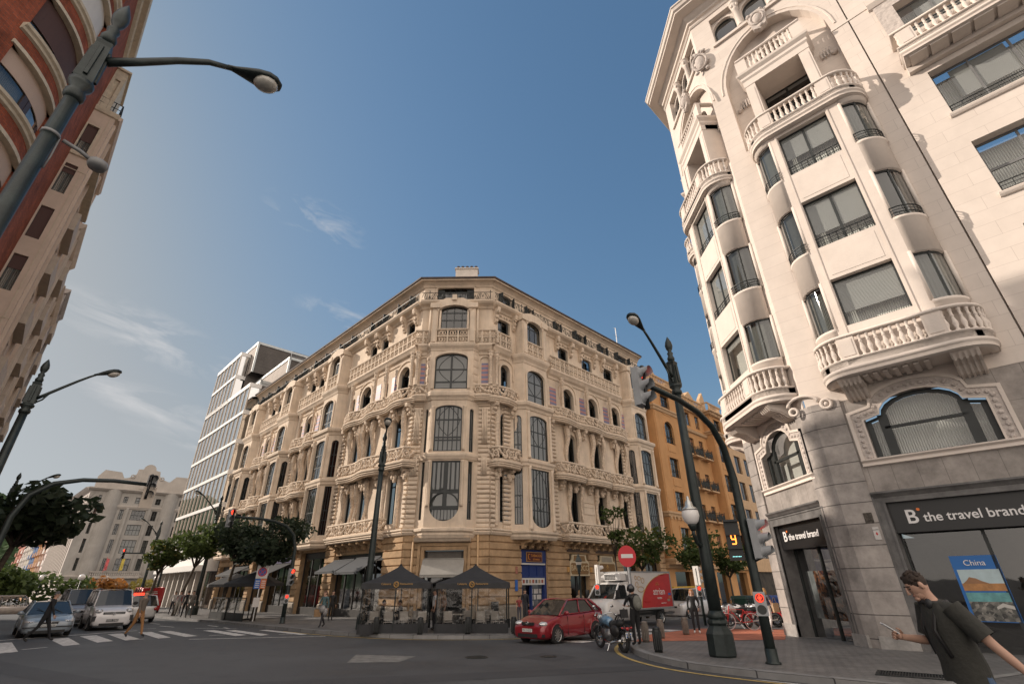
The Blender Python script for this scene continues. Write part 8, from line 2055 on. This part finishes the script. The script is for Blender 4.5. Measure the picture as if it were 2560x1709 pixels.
bin_('dark green waste container behind the row of motorcycles', mat('green_plastic', (.015, .05, .035), .5, var=.2), G3(14.2, 33.4, .13), .7)
bin_('blue waste container right of the dark green one', mat('blue_plastic', (.015, .06, .28), .5, var=.2), G3(16.3, 34.8, .13), .7)
# ------------------------------------------------------------------ people
SKIN = mat('skin', (.42, .25, .18), .6, var=.06, vs=20)
def cloth(name, c): return mat(name, c, .9, var=.12, vs=12, bump=.25, bs=18)
def limb_pts(J, names): return [Vector(J[n]) for n in names]
def person(label, J, cols, hair=(.03, .02, .015), hair_len=0, sc=KS, loc=(0, 0, 0), rz=0, skirt=False, bulk=1.0, female=False, short=True, face=False, helmet=None, shoes=(.03, .03, .03), long_top=0, grp=None):
    """J: joint positions (metres, x forward, y left); one continuous skinned body, coloured by body region; hair and kit are children"""
    t = thing('person', label, 'person', loc, rz, grp, sc)
    V = []; E = []; Rr = []; idx = {}
    def add(n, p, r, par=None):
        idx[n] = len(V); V.append(p); Rr.append(r)
        if par is not None: E.append((idx[par], idx[n]))
    b = bulk
    mid = lambda a, c, q: tuple(Vector(J[a])*(1-q)+Vector(J[c])*q)
    add('pelvis', J['pelvis'], (.155*b, .12*b)); add('waist', mid('pelvis', 'chest', .45), (.14*b*(.88 if female else 1), .105*b), 'pelvis'); add('chest', J['chest'], (.165*b*(.9 if female else 1), .12*b), 'waist')
    add('upper', mid('chest', 'neck', .6), (.13*b, .095*b), 'chest'); add('neck', J['neck'], (.058, .058), 'upper'); add('skull0', mid('neck', 'head', .5), (.056, .058), 'neck'); add('skull', J['head'], (.08, .095), 'skull0'); add('crown', tuple(Vector(J['head'])+(Vector(J['head'])-Vector(J['neck'])).normalized()*.09), (.07, .085), 'skull')
    for s in 'lr':
        add('sh'+s, J['sh'+s], (.068*b, .068*b), 'upper'); add('ua'+s, mid('sh'+s, 'el'+s, .5), (.052*b, .052*b), 'sh'+s); add('el'+s, J['el'+s], (.042, .042), 'ua'+s); add('fa'+s, mid('el'+s, 'wr'+s, .4), (.041, .041), 'el'+s); add('wr'+s, J['wr'+s], (.028, .026), 'fa'+s)
        hd = (Vector(J['wr'+s])-Vector(J['el'+s])).normalized(); hd = (hd+Vector(J.get('hd'+s, hd))).normalized()
        add('pm'+s, tuple(Vector(J['wr'+s])+hd*.065), (.036, .02), 'wr'+s)
        add('hip'+s, J['hip'+s], (.098*b, .098*b), 'pelvis'); add('th'+s, mid('hip'+s, 'kn'+s, .5), (.083*b, .083*b), 'hip'+s); add('kn'+s, J['kn'+s], (.057, .06), 'th'+s); add('ca'+s, mid('kn'+s, 'an'+s, .35), (.056, .058), 'kn'+s); add('an'+s, J['an'+s], (.042, .042), 'ca'+s); add('toe'+s, J['toe'+s], (.045, .032), 'an'+s)
    me = bpy.data.meshes.new('body'); me.from_pydata([tuple(p) for p in V], E, []); o = bpy.data.objects.new('body', me); COL.objects.link(o)
    sk = o.modifiers.new('skin', 'SKIN'); sk.use_smooth_shade = True; sb_ = o.modifiers.new('sub', 'SUBSURF'); sb_.levels = sb_.render_levels = 2
    for i, r in enumerate(Rr): me.skin_vertices[0].data[i].radius = r
    me.skin_vertices[0].data[0].use_root = True
    m2 = bpy.data.meshes.new_from_object(o.evaluated_get(bpy.context.evaluated_depsgraph_get())); bpy.data.objects.remove(o)
    # fingers, nose and ears joined to the same mesh
    fm = MB(); fm.sm = True
    for s in 'lr':
        wr, el = Vector(J['wr'+s]), Vector(J['el'+s]); hd = (wr-el).normalized(); hd = (hd+Vector(J.get('hd'+s, hd))).normalized()
        up = Vector(J.get('pl'+s, (1, 0, 0))); side = hd.cross(up).normalized(); up = side.cross(hd).normalized(); pm = wr+hd*.085
        curl = J.get('curl', {}).get(s, .5)
        for k in range(4):
            a = pm+side*0+up*(.03-.02*k); L = (.075, .085, .08, .062)[k]; pal = side*(1 if s == 'l' else -1)
            p1 = a+hd*L*.4; p2 = p1+(hd*(1-curl)+pal*curl).normalized()*L*.35; p3 = p2+(hd*(1-curl*1.6)+pal*curl*1.5).normalized()*L*.3
            fm.tube([a-hd*.02, p1, p2, p3], [.0095, .009, .008, .0065], 5)
        fm.tube([wr+hd*.03+up*.025, wr+hd*.06+up*.055, wr+hd*.09+up*.06], [.011, .01, .008], 5)
        fm.ball(*(wr+hd*.055), .03, .03, .034, 7, 5)
    hv, nv = Vector(J['head']), Vector(J['neck']); up = (hv-nv).normalized(); fw = Vector(J.get('look', (1, 0, 0))); fw = (fw-up*fw.dot(up)).normalized(); sd = up.cross(fw)
    hf = lambda a, b_, c: tuple(hv+fw*a+sd*b_+up*c)
    fm2 = MB(hf); fm2.sm = True
    fm2.tube([(.088, 0, .035), (.102, 0, .005), (.112, 0, -.012), (.095, 0, -.022)], [.008, .011, .015, .008], 6); fm2.ball(.078, 0, -.075, .025, .03, .022, 8, 5)
    for sg in (-1, 1): fm2.ball(-.005, sg*.083, .0, .022, .012, .035, 7, 5)
    fm2.ball(.0, 0, .0, .088, .073, .105, 12, 8); fm2.ball(.03, 0, -.05, .06, .055, .06, 10, 6)
    base = len(m2.vertices); vs = [tuple(v.co) for v in m2.vertices]; fs = [tuple(p.vertices) for p in m2.polygons]
    for g_ in (fm, fm2):
        n0 = len(vs); vs += g_.v; fs += [tuple(i+n0 for i in f) for f in g_.f]
    segs = []
    reg = {'head': ['skull0', 'skull'], 'top': [('pelvis', 'waist'), ('waist', 'chest'), ('chest', 'upper')], 'leg': [], 'arm': []}
    mats_ = [SKIN, cols[0], cols[1], cloth('shoe_'+str(shoes), shoes)]
    me3 = bpy.data.meshes.new('body'); me3.from_pydata(vs, [], fs)
    for q in mats_: me3.materials.append(q)
    pel, nk = Vector(J['pelvis']), Vector(J['neck']); P = {n: Vector(V[i]) for n, i in idx.items()}
    bones = [('pelvis', 'waist', 1), ('waist', 'chest', 1), ('chest', 'upper', 1), ('upper', 'neck', 1), ('neck', 'skull0', 0), ('skull0', 'skull', 0), ('skull', 'crown', 0), ('pelvis', 'pelvis', 2)]
    for s in 'lr': bones += [('sh'+s, 'ua'+s, 1), ('ua'+s, 'el'+s, 0 if short else 1), ('el'+s, 'wr'+s, 0 if short else 1), ('wr'+s, 'pm'+s, 0), ('upper', 'sh'+s, 1), ('hip'+s, 'th'+s, 2), ('th'+s, 'kn'+s, 2), ('kn'+s, 'an'+s, 2), ('an'+s, 'toe'+s, 3), ('pelvis', 'hip'+s, 2)]
    B = [(P[a], P[c], k) for a, c, k in bones]
    mi = []
    for f in me3.polygons:
        if f.index >= len(m2.polygons): mi.append(0); continue
        c = f.center; best = 9; bm_ = 0
        for a, d, k in B:
            ab = d-a; q = 0 if ab.length < 1e-6 else max(0, min(1, (c-a).dot(ab)/ab.dot(ab))); dist = (c-(a+ab*q)).length
            if dist < best: best = dist; bm_ = k
        mi.append(bm_)
    me3.polygons.foreach_set('material_index', mi); me3.polygons.foreach_set('use_smooth', [True]*len(mi)); me3.update()
    body = bpy.data.objects.new('body', me3); COL.objects.link(body); body.parent = t
    bpy.data.meshes.remove(m2)
    if face:
        m = MB(hf); m.sm = True
        for sg in (-1, 1): m.ball(.081, sg*.03, .018, .008, .013, .007, 8, 5)
        m.build('eyes', mat('eye_dark', (.05, .035, .03), .2, var=0), body)
        m = MB(hf); m.sm = True
        for sg in (-1, 1): m.tube([(.083, sg*.014, .038), (.084, sg*.033, .043), (.074, sg*.052, .036)], .005, 5)
        m.build('eyebrows', mat('hair_%s' % str(hair), hair, .8, var=.3, vs=40), body)
        m = MB(hf); m.sm = True; m.tube([(.083, -.022, -.045), (.092, 0, -.043), (.083, .022, -.045)], [.004, .007, .004], 6); m.build('lips', mat('lips', (.3, .13, .1), .5, var=0), body)
    hm_ = mat('hair_%s' % str(hair), hair, .75, var=.35, vs=40, bump=.5, bs=60)
    if helmet:
        m = MB(hf); m.sm = True; m.ball(-.005, 0, .025, .135, .12, .135, 14, 9); hl = m.build('helmet', helmet, t)
        m = MB(hf); m.sm = True; m.ball(.045, 0, .01, .1, .105, .07, 12, 7); m.build('visor', M_cglass, hl)
    elif hair_len is not None:
        m = MB(hf); m.sm = True; m.ball(-.018, 0, .035, .093, .083, .095, 12, 8)
        rr_ = random.Random(len(label))
        for k in range(26):
            a = rr_.uniform(-2.4, 2.4)+math.pi; e = rr_.uniform(.2, 1.3); m.ball(-.012+.08*math.cos(a)*math.cos(e), .078*math.sin(a)*math.cos(e), .035+.09*math.sin(e), .024, .024, .02, 6, 4)
        if hair_len:
            for k in range(9): a = (k-4)*.33+math.pi; m.tube([(-.0+.075*math.cos(a), .072*math.sin(a), .05), (-.02+.09*math.cos(a), .085*math.sin(a), -.06), (-.03+.085*math.cos(a), .075*math.sin(a), -.06-hair_len)], [.03, .032, .018], 6)
        m.build('hair', hm_, t)
    return t
def stand(h=1.72, step=.0, arms='down', lean=.0, turn=0):
    """neutral standing/walking pose facing +x"""
    J = dict(pelvis=(0, 0, .95), chest=(lean*.35, 0, 1.27), neck=(lean*.6, 0, 1.48), head=(lean*.7+.02, 0, 1.62), hipl=(0, .09, .92), hipr=(0, -.09, .92))
    for s, y, f in (('l', 1, 1), ('r', -1, -1)):
        d = step*f
        J['kn'+s] = (d*.45+.03, y*.1, .5); J['an'+s] = (d*.95-(.1 if d < 0 else 0), y*.1, .09 if d >= 0 else .13); J['toe'+s] = (d*.95+(.14 if d >= 0 else .04), y*.12, .04 if d >= 0 else .035)
        J['sh'+s] = (lean*.55, y*.185, 1.42); J['el'+s] = (lean*.4-d*.35, y*.235, 1.14); J['wr'+s] = (lean*.4-d*.5+.06, y*.24, .9)
    return J
# the near man with the phone, walking left past the shop
J = stand(step=.3, lean=.06)
J.update(neck=(.07, 0, 1.47), head=(.15, .0, 1.6), look=(1, .1, -.55), elr=(.0, -.26, 1.13), wrr=(.1, .0, 1.0), shl=(.0, .19, 1.41), ell=(-.15, .29, 1.15), wrl=(-.3, .36, .94), hdl=(-.3, .1, -1), pll=(1, 0, 0), shr=(.07, -.185, 1.41), curl={'l': .55, 'r': .8})
J.update(elr=(.1, -.25, 1.14), wrr=(.32, -.17, 1.17), hdr=(.9, .25, .35), plr=(0, .3, 1))
man = person('young man in a dark tee shirt with headphones round his neck looking at a phone', J, [cloth('dark_olive_tee', (.032, .031, .026)), cloth('black_trousers', (.01, .01, .011))], (.03, .018, .012), 0, face=True, short=True, loc=G3(3.62, 4.62, .13), rz=R_(163), sc=.92)
hv = Vector(J['head'])
m = MB(); m.sm = True
m.tube([(-.1, .0, .83), (-.12, 0, .83)], .01, 4) if False else None
rows = []
for z, rx, ry, cx in ((.86, .165, .2, -.0), (.98, .158, .19, .0), (1.12, .155, .19, .02), (1.28, .15, .2, .03), (1.4, .12, .2, .045), (1.46, .085, .13, .06)):
    rows.append([m.p(cx+rx*math.cos(2*math.pi*k/20)+.006*math.sin(k*3+z*9), ry*math.sin(2*math.pi*k/20), z+.012*math.sin(k*2.1)) for k in range(20)])
for a, b in zip(rows, rows[1:]):
    for k in range(20): m.fc((a[k], a[(k+1) % 20], b[(k+1) % 20], b[k]))
for s in 'lr':
    a, b = Vector(J['sh'+s]), Vector(J['el'+s]); m.tube([a-(b-a)*.1, a+(b-a)*.4, a+(b-a)*.78], [.085, .082, .086], 12, caps=False)
m.build('tee_shirt', cloth('dark_olive_tee', (.032, .031, .026)), man)
m = MB(); m.sm = True; m.tube([(.06+.1*math.cos(k*.31-1.55), .1*math.sin(k*.31-1.55), 1.475+.012*math.cos(k*.31)) for k in range(16)], .016, 6)
for sg in (-1, 1): m.ball(.13, sg*.075, 1.455, .03, .045, .045, 10, 6)
m.build('headphones', M_trim, man)
m = MB(); m.sm = True
for sg in (-1, 1): m.tube([(-.1, sg*.12, 1.36), (.02, sg*.125, 1.475), (.12, sg*.115, 1.4), (.17, sg*.115, 1.25), (.12, sg*.14, 1.05)], .018, 6)
m.build('rucksack_strap', mat('black_leather', (.014, .013, .013), .5, var=.2), man)
m = MB(); m.sm = True; m.tube([(-.05, .12, .95), (-.1, .16, .75), (-.12, .17, .55)], [.05, .06, .035], 6); m.build('tied_cloth', cloth('blue_cloth', (.06, .1, .17)), man)
ph = thing('phone', 'white phone held up in the near walking man\'s hand', 'phone'); m = MB(); m.box(-.005, .005, -.035, .035, -.07, .07); m.build('casing', mat('white_phone', (.6, .6, .6), .3, var=0), ph); m = MB(); m.box(-.008, -.005, -.031, .031, -.062, .062); m.build('screen', mat('dark_screen', (.02, .02, .025), .1, var=0), ph)
c_, s__ = math.cos(R_(163)), math.sin(R_(163)); w = Vector(J['wrr'])+Vector((.115, .035, .075)); w *= .92; ph.location = (3.62+w.x*c_-w.y*s__, 4.62+w.x*s__+w.y*c_, gz(3.62, 4.62)+.13+w.z); ph.rotation_euler = (R_(-8), R_(55), R_(163)); ph.scale = (.92,)*3
# motorcyclist
J = stand(); J.update(head=(.03, .03, 1.62), look=(.8, .6, -.5), ell=(.16, .24, 1.2), wrl=(.36, .12, 1.14), elr=(.12, -.26, 1.18), wrr=(.34, -.1, 1.12))
rid = person('motorcyclist in dark clothes and helmet with a backpack standing behind his bike', J, [cloth('dark_jacket', (.014, .014, .015)), cloth('black_jeans', (.011, .011, .012))], helmet=paint('black_helmet', (.012, .012, .014)), short=False, loc=G3(3.78, 17.3, .13), rz=R_(115), sc=.95, bulk=1.06)
bp = thing('backpack', 'grey backpack with straps worn on the motorcyclist\'s back', 'backpack'); m = MB(); m.sm = True; m.ball(-.2, 0, 1.22, .11, .16, .23, 12, 8); m.ball(-.27, 0, 1.14, .07, .12, .12, 10, 6); m.build('bag', cloth('grey_backpack', (.15, .15, .13)), bp)
m = MB()
for sg in (-1, 1): m.tube([(-.1, sg*.1, 1.38), (.0, sg*.12, 1.48), (.13, sg*.12, 1.36), (.12, sg*.14, 1.15), (-.08, sg*.14, 1.05)], .016, 5)
m.build('strap', cloth('grey_backpack', (.15, .15, .13)), bp); place(bp, rid.location, R_(115), .95)
# pedestrians
def ped(label, x, y, az, top, leg, **k):
    J = stand(step=k.pop('step', 0), lean=k.pop('lean', 0)); J.update(k.pop('J', {}))
    kerb = k.pop('kerb', .13)
    return person(label, J, [cloth('top_'+str(top), top), cloth('leg_'+str(leg), leg)], loc=G3(x, y, kerb), rz=R_(90-az), **k)
ped('person in a grey-brown jacket and ochre trousers striding over the zebra crossing', -15.7, 22.85, 100, (.13, .105, .085), (.26, .13, .05), step=.28, lean=.03, kerb=.01, short=False, hair=(.12, .08, .05), sc=.96, J=dict(look=(.5, -.9, 0)))
ped('grey-haired man in dark clothes stepping in front of the silver saloon', -17.8, 20.75, 60, (.014, .014, .016), (.012, .012, .014), step=.34, lean=.1, kerb=.01, short=False, hair=(.12, .12, .12), sc=.95)
wb = ped('woman in a teal cardigan carrying bags along the pavement left of the tents', -9.4, 26.75, 205, (.07, .12, .13), (.03, .03, .035), step=.22, short=False, hair=(.10, .05, .03), hair_len=.05, female=True, sc=.9, J=dict(elr=(.1, -.26, 1.15), wrr=(.2, -.08, 1.1)))
m = MB(); m.sm = True; m.ball(.12, .0, .86, .15, .24, .2, 10, 7); m.ball(.05, .2, .72, .12, .14, .2, 9, 6); m.build('printed_skirt', blotchy('printed_cloth', [(.05, .05, .06), (.3, .29, .28), (.12, .11, .13)], 22, 'Object'), wb)
hb = thing('shopping_bag', 'tan shopping bag at the side of the woman in the teal cardigan', 'bag', G3(-9.62, 26.6, .13), .5, None, .9); m = MB(); m.ext([(-.16, .5), (.16, .5), (.19, .85), (-.19, .85)], -.07, .07); m.build('bag', cloth('tan_bag', (.24, .15, .08)), hb); m = MB(); m.tube([(-.1, 0, .84), (-.06, 0, 1.02), (.06, 0, 1.02), (.1, 0, .84)], .012, 5); m.build('handle', cloth('tan_bag', (.24, .15, .08)), hb)
w1_ = ped('red-haired woman in black with a handbag waiting at the red crossing', 7.3, 22.3, 200, (.015, .015, .016), (.016, .016, .018), short=False, hair=(.36, .16, .06), hair_len=.16, female=True, sc=.9, shoes=(.6, .58, .56), J=dict(wrl=(.14, .22, .98), ell=(-.02, .25, 1.15)))
hb = thing('handbag', 'grey handbag at the hip of the woman in black', 'bag', G3(7.52, 22.25, .13), R_(-100), None, .9); m = MB(); m.ext([(-.14, .82), (.14, .82), (.15, 1.08), (-.15, 1.08)], -.06, .06); m.build('bag', mat('grey_leather', (.16, .15, .16), .5, var=.2), hb); m = MB(); m.tube([(-.12, 0, 1.06), (-.05, .02, 1.36), (.12, 0, 1.06)], .012, 5); m.build('strap', mat('grey_leather', (.16, .15, .16), .5, var=.2), hb)
w2_ = ped('blonde woman in a grey tee shirt and white trousers by the white tower corner', 10.5, 22.75, 60, (.09, .095, .12), (.60, .58, .57), short=True, hair=(.42, .24, .10), hair_len=.1, female=True, sc=.92, step=.12, shoes=(.5, .48, .46), J=dict(look=(.6, .8, 0)))
hb = thing('tote_bag', 'beige tote bag on the arm of the blonde woman', 'bag', G3(10.78, 22.6, .13), .3, None, .92); m = MB(); m.ext([(-.15, .78), (.15, .78), (.16, 1.15), (-.16, 1.15)], -.06, .06); m.build('bag', cloth('beige_bag', (.42, .29, .18)), hb); m = MB(); m.tube([(-.1, 0, 1.13), (-.04, 0, 1.36), (.04, 0, 1.36), (.1, 0, 1.13)], .01, 5); m.build('handle', cloth('beige_bag', (.42, .29, .18)), hb)
ped('man in a white shirt and dark jacket outside the blue tobacconist', .62, 33.2, 170, (.03, .03, .035), (.05, .05, .06), short=False, hair=(.02, .015, .012), sc=.95)
ped('child in a striped red top beside the man outside the tobacconist', .25, 32.6, 160, (.26, .05, .05), (.06, .06, .08), hair=(.05, .03, .02), sc=.74)
ped('fair-haired person behind the roof of the red hatchback', 3.55, 29.4, 200, (.3, .22, .16), (.06, .06, .08), hair=(.5, .28, .1), hair_len=.08, female=True, sc=.9)
ped('standing guest in a white shirt with a shoulder strap inside the left tent', -3.62, 24.6, 250, (.52, .51, .52), (.025, .025, .03), hair=(.03, .02, .015), sc=.92)
ped('waiter in an apricot shirt bending in the gap between the tents', -3.2, 24.9, 230, (.42, .22, .12), (.03, .03, .03), lean=.25, hair=(.03, .02, .015), sc=.92)
def sitter(label, x, y, az, top):
    J = stand(); J.update(pelvis=(0, 0, .52), chest=(-.03, 0, .84), neck=(0, 0, 1.05), head=(.03, 0, 1.19), hipl=(.02, .09, .5), hipr=(.02, -.09, .5), knl=(.43, .11, .5), knr=(.43, -.11, .5), anl=(.42, .1, .09), anr=(.46, -.1, .09), toel=(.56, .11, .04), toer=(.6, -.11, .04), shl=(-.01, .185, .99), shr=(-.01, -.185, .99), ell=(.1, .24, .75), elr=(.1, -.24, .75), wrl=(.33, .16, .74), wrr=(.3, -.14, .78))
    return person(label, J, [cloth('top_'+str(top), top), cloth('leg_sit', (.02, .02, .025))], loc=G3(x, y, .13), rz=R_(90-az), sc=.9, short=False)
sitter('guest in dark clothes seated at the left of the left tent', -5.85, 24.15, 70, (.015, .02, .02)); sitter('second dark-clad guest seated facing the first in the left tent', -5.15, 24.45, 250, (.02, .018, .018))
ped('person in black just inside the café door left of the tents', -11.2, 33.2, 150, (.015, .015, .016), (.015, .015, .016), short=False, hair=(.03, .02, .015), sc=.93)
for x, y, az, top, leg, lab in ((-27.6, 43.7, 140, (.5, .48, .46), (.03, .03, .04), 'pedestrian in a pale top far along the left pavement by the shopfront'), (-25.3, 40.7, 150, (.22, .2, .2), (.35, .33, .3), 'pedestrian in grey and pale trousers near the street tree on the left pavement'), (-23.2, 38.2, 320, (.012, .012, .014), (.012, .012, .014), 'dark silhouetted pedestrian walking away past the terrace on the left pavement'), (-22.3, 37.3, 140, (.16, .14, .12), (.1, .09, .08), 'pedestrian in brown nearest the terrace screens on the left pavement'), (-26.2, 42.3, 320, (.32, .06, .06), (.05, .05, .07), 'pedestrian in a red top far along the left pavement')):
    ped(lab, x, y, az, top, leg, step=.2, short=False, sc=.95, hair=(.05, .035, .025))
# ------------------------------------------------------------------ trees, shrubs, fountain
def leaf_mat(name, c, c2):
    m = mat(name, c, .6, var=.45, vs=1.2, var2=c2, spec=.35); n = m.node_tree; b = n.nodes['Principled BSDF']
    b.inputs['Transmission Weight'].default_value = 0
    t = n.nodes.new('ShaderNodeBsdfTranslucent'); t.inputs[0].default_value = (*[min(1, q*1.8) for q in c], 1); x = n.nodes.new('ShaderNodeMixShader'); x.inputs[0].default_value = .3
    n.links.new(b.outputs[0], x.inputs[1]); n.links.new(t.outputs[0], x.inputs[2]); n.links.new(x.outputs[0], n.nodes['Material Output'].inputs[0])
    return m
M_leaf = leaf_mat('plane_tree_leaf', (.06, .085, .022), (.03, .05, .015)); M_leafd = leaf_mat('dark_leaf', (.028, .042, .022), (.014, .022, .012)); M_leafy = leaf_mat('yellowing_leaf', (.16, .13, .03), (.08, .07, .02)); M_leafo = leaf_mat('orange_leaf', (.24, .10, .025), (.12, .07, .02)); M_bark = mat('bark', (.07, .055, .042), .9, var=.4, vs=8, bump=.8, bs=20)
def leaves(m, clumps, n, s, r):
    for k in range(n):
        c, cr = r.choice(clumps); d = Vector((r.gauss(0, 1), r.gauss(0, 1), r.gauss(0, 1))).normalized()*cr*(r.random()**.4)
        p = Vector(c)+Vector((d.x, d.y, d.z*.75)); a = Vector((r.gauss(0, 1), r.gauss(0, 1), r.gauss(0, .6))).normalized(); b = a.cross(Vector((r.gauss(0, 1), r.gauss(0, 1), r.gauss(0, 1)))).normalized(); q = s*r.uniform(.6, 1.3)
        m.poly([tuple(p-a*q), tuple(p+b*q*.55), tuple(p+a*q), tuple(p-b*q*.55)])
def tree(label, loc, h, crown, lean=(0, 0), n=2600, s=.13, lm=None, seed=1, trunk=.12, name='tree', fork=.5, flat=.7, extra=None):
    t = thing(name, label, 'tree', loc); r = random.Random(seed); top = Vector((lean[0], lean[1], h*fork))
    m = MB(); m.sm = True; m.tube([(0, 0, -.05), (lean[0]*.3, lean[1]*.3, h*fork*.4), tuple(top)], [trunk*1.3, trunk, trunk*.75], 9)
    clumps = []; cz = h-crown*flat
    for k in range(9):
        a = k*2.4+r.uniform(-.4, .4); e = r.uniform(.25, 1.0); q = crown*r.uniform(.45, .95)
        end = Vector((lean[0]*1.3+q*math.cos(a), lean[1]*1.3+q*math.sin(a), cz+crown*flat*r.uniform(-.35, .75)))
        mid_ = top*.5+end*.5+Vector((0, 0, r.uniform(-.1, .25)*crown)); m.tube([tuple(top), tuple(mid_), tuple(end)], [trunk*.5, trunk*.3, trunk*.1], 6)
        clumps += [(tuple(end), crown*r.uniform(.28, .5)), (tuple(mid_), crown*.3)]
    clumps.append(((lean[0]*1.3, lean[1]*1.3, h-crown*.3), crown*.45))
    m.build('trunk', M_bark, t)
    m = MB(); leaves(m, clumps, n, s, r)
    if extra:
        m.mi = 1; leaves(m, clumps, int(n*.15), s, r)
    m.build('crown', [lm or M_leaf]+([extra] if extra else []), t)
    return t
tree('leafy plane tree on the left pavement before the glass block, its trunk leaning', G3(-26.05, 41.6, .13), 6.6, 2.0, (.5, .3), 3000, .17, M_leaf, 3)
tree('yellowing plane tree on the pavement beyond the red van', G3(-31.5, 46.2, .13), 5.9, 1.75, (.2, .1), 2400, .17, M_leaf, 5, extra=M_leafy)
tree('dark plane tree standing over the terrace parasols', G3(-19.6, 36.1, .13), 6.4, 2.2, (.3, 0), 3000, .17, M_leafd, 7)
tree('dark plane tree under the arched traffic light by the ornate block', G3(-15.9, 33.2, .13), 5.9, 2.3, (.3, 0), 3600, .16, M_leafd, 9)
tree('large dark-leaved tree at the far left edge before the hill', G3(-32.5, 32.5, .13), 8.2, 3.4, (.6, .2), 2600, .34, M_leafd, 11, .2)
tree('slim street tree behind the bakery truck by the orange block', G3(8.6, 35.6, .13), 5.6, 1.9, (0, 0), 1100, .17, M_leaf, 13, .09, extra=M_leafy)
tree('street tree further along the side street beyond the tall lamp post', G3(14.2, 41.5, .13), 5.6, 1.8, (0, 0), 1200, .18, M_leaf, 15, .09)
tree('small street tree by the awnings near the white tower corner', G3(18.0, 44.5, .13), 5.0, 1.7, (0, 0), 1000, .18, M_leaf, 17, .08)
tree('thin young tree between the bakery truck and the ornate block', G3(6.8, 35.2, .13), 6.8, .9, (0, 0), 350, .15, M_leaf, 18, .06)
def shrub(label, loc, w, h, lm, seed, n=1500, s=.22):
    t = thing('shrub', label, 'shrub', loc); r = random.Random(seed); m = MB(); cl = [((w*r.uniform(-.7, .7), w*r.uniform(-.5, .5), h*r.uniform(.3, .7)), w*r.uniform(.3, .5)) for k in range(8)]
    leaves(m, cl, n, s, r); m.build('foliage', lm, t); m = MB(); m.sm = True
    for k in range(4): m.tube([(0, 0, 0), tuple(Vector(cl[k][0])*.8)], [.08, .03], 5)
    m.build('stem', M_bark, t)
    return t
shrub('large green shrub in the square behind the grey minivan', G3(-51, 57, 0), 4.6, 5.0, M_leaf, 31, 2600, .3)
shrub('orange autumn shrub in the square in front of the grey bank', G3(-49, 63, 0), 3.6, 3.6, M_leafo, 33, 1500, .26)
shrub('yellow green shrub in the square left of the red van', G3(-45.5, 64, 0), 3.4, 3.6, M_leafy, 35, 1500, .26)
shrub('dark green shrub at the far left of the square', G3(-60, 58, 0), 5, 4.4, M_leafd, 37, 2000, .32)
shrub('dark shrub at the very left edge beyond the square', G3(-72, 68, 0), 5, 4.4, M_leafd, 39, 1600, .34)
ft = thing('fountain', 'round stone fountain with a raised bowl at the left edge of the square', 'fountain', G3(-50, 51.5, 0)); m = MB(); m.sm = True; m.lathe([(4.2, 0), (4.2, .5), (4.0, .6), (3.8, .5), (3.8, .2), (.5, .2), (.4, 1.0), (2.2, 1.35), (2.3, 1.5), (2.1, 1.45), (0, 1.4)], n=36); m.build('basin', mat('fountain_stone', (.42, .37, .33), .8, var=.2), ft)
m = MB(); m.sm = True
for k in range(24): a = k*math.pi/12; m.tube([(2.2*math.cos(a), 2.2*math.sin(a), 1.4), (2.5*math.cos(a), 2.5*math.sin(a), 1.2), (2.65*math.cos(a), 2.65*math.sin(a), .3)], .05, 4)
m.tube([(0, 0, 1.4), (0, 0, 2.4)], [.15, .05], 6); m.build('water', glassy('falling_water', (.9, .92, .95), .7, .2), ft)
gl = thing('globe_lamp', 'white globe lamp at the left end of the square', 'lamp'); m = MB(); m.sm = True; m.lathe([(.12, 0), (.06, .3), (.05, 2.9)], n=8); m.build('post', M_grn, gl); m = MB(); m.sm = True; m.ball(0, 0, 3.15, .3, .3, .3, 12, 8); m.build('globe', M_globe, gl); place(gl, G3(-50, 56)); gl['group'] = 'globe lamps on the square'
for x, y, l in ((-45, 55, 'white globe lamp among the shrubs, second from the left on the square'), (-40.5, 60, 'white globe lamp before the orange autumn shrub'), (-33.2, 60, 'white globe lamp between the yellow shrub and the plane tree')): dup(gl, G3(x, y), 0, l)
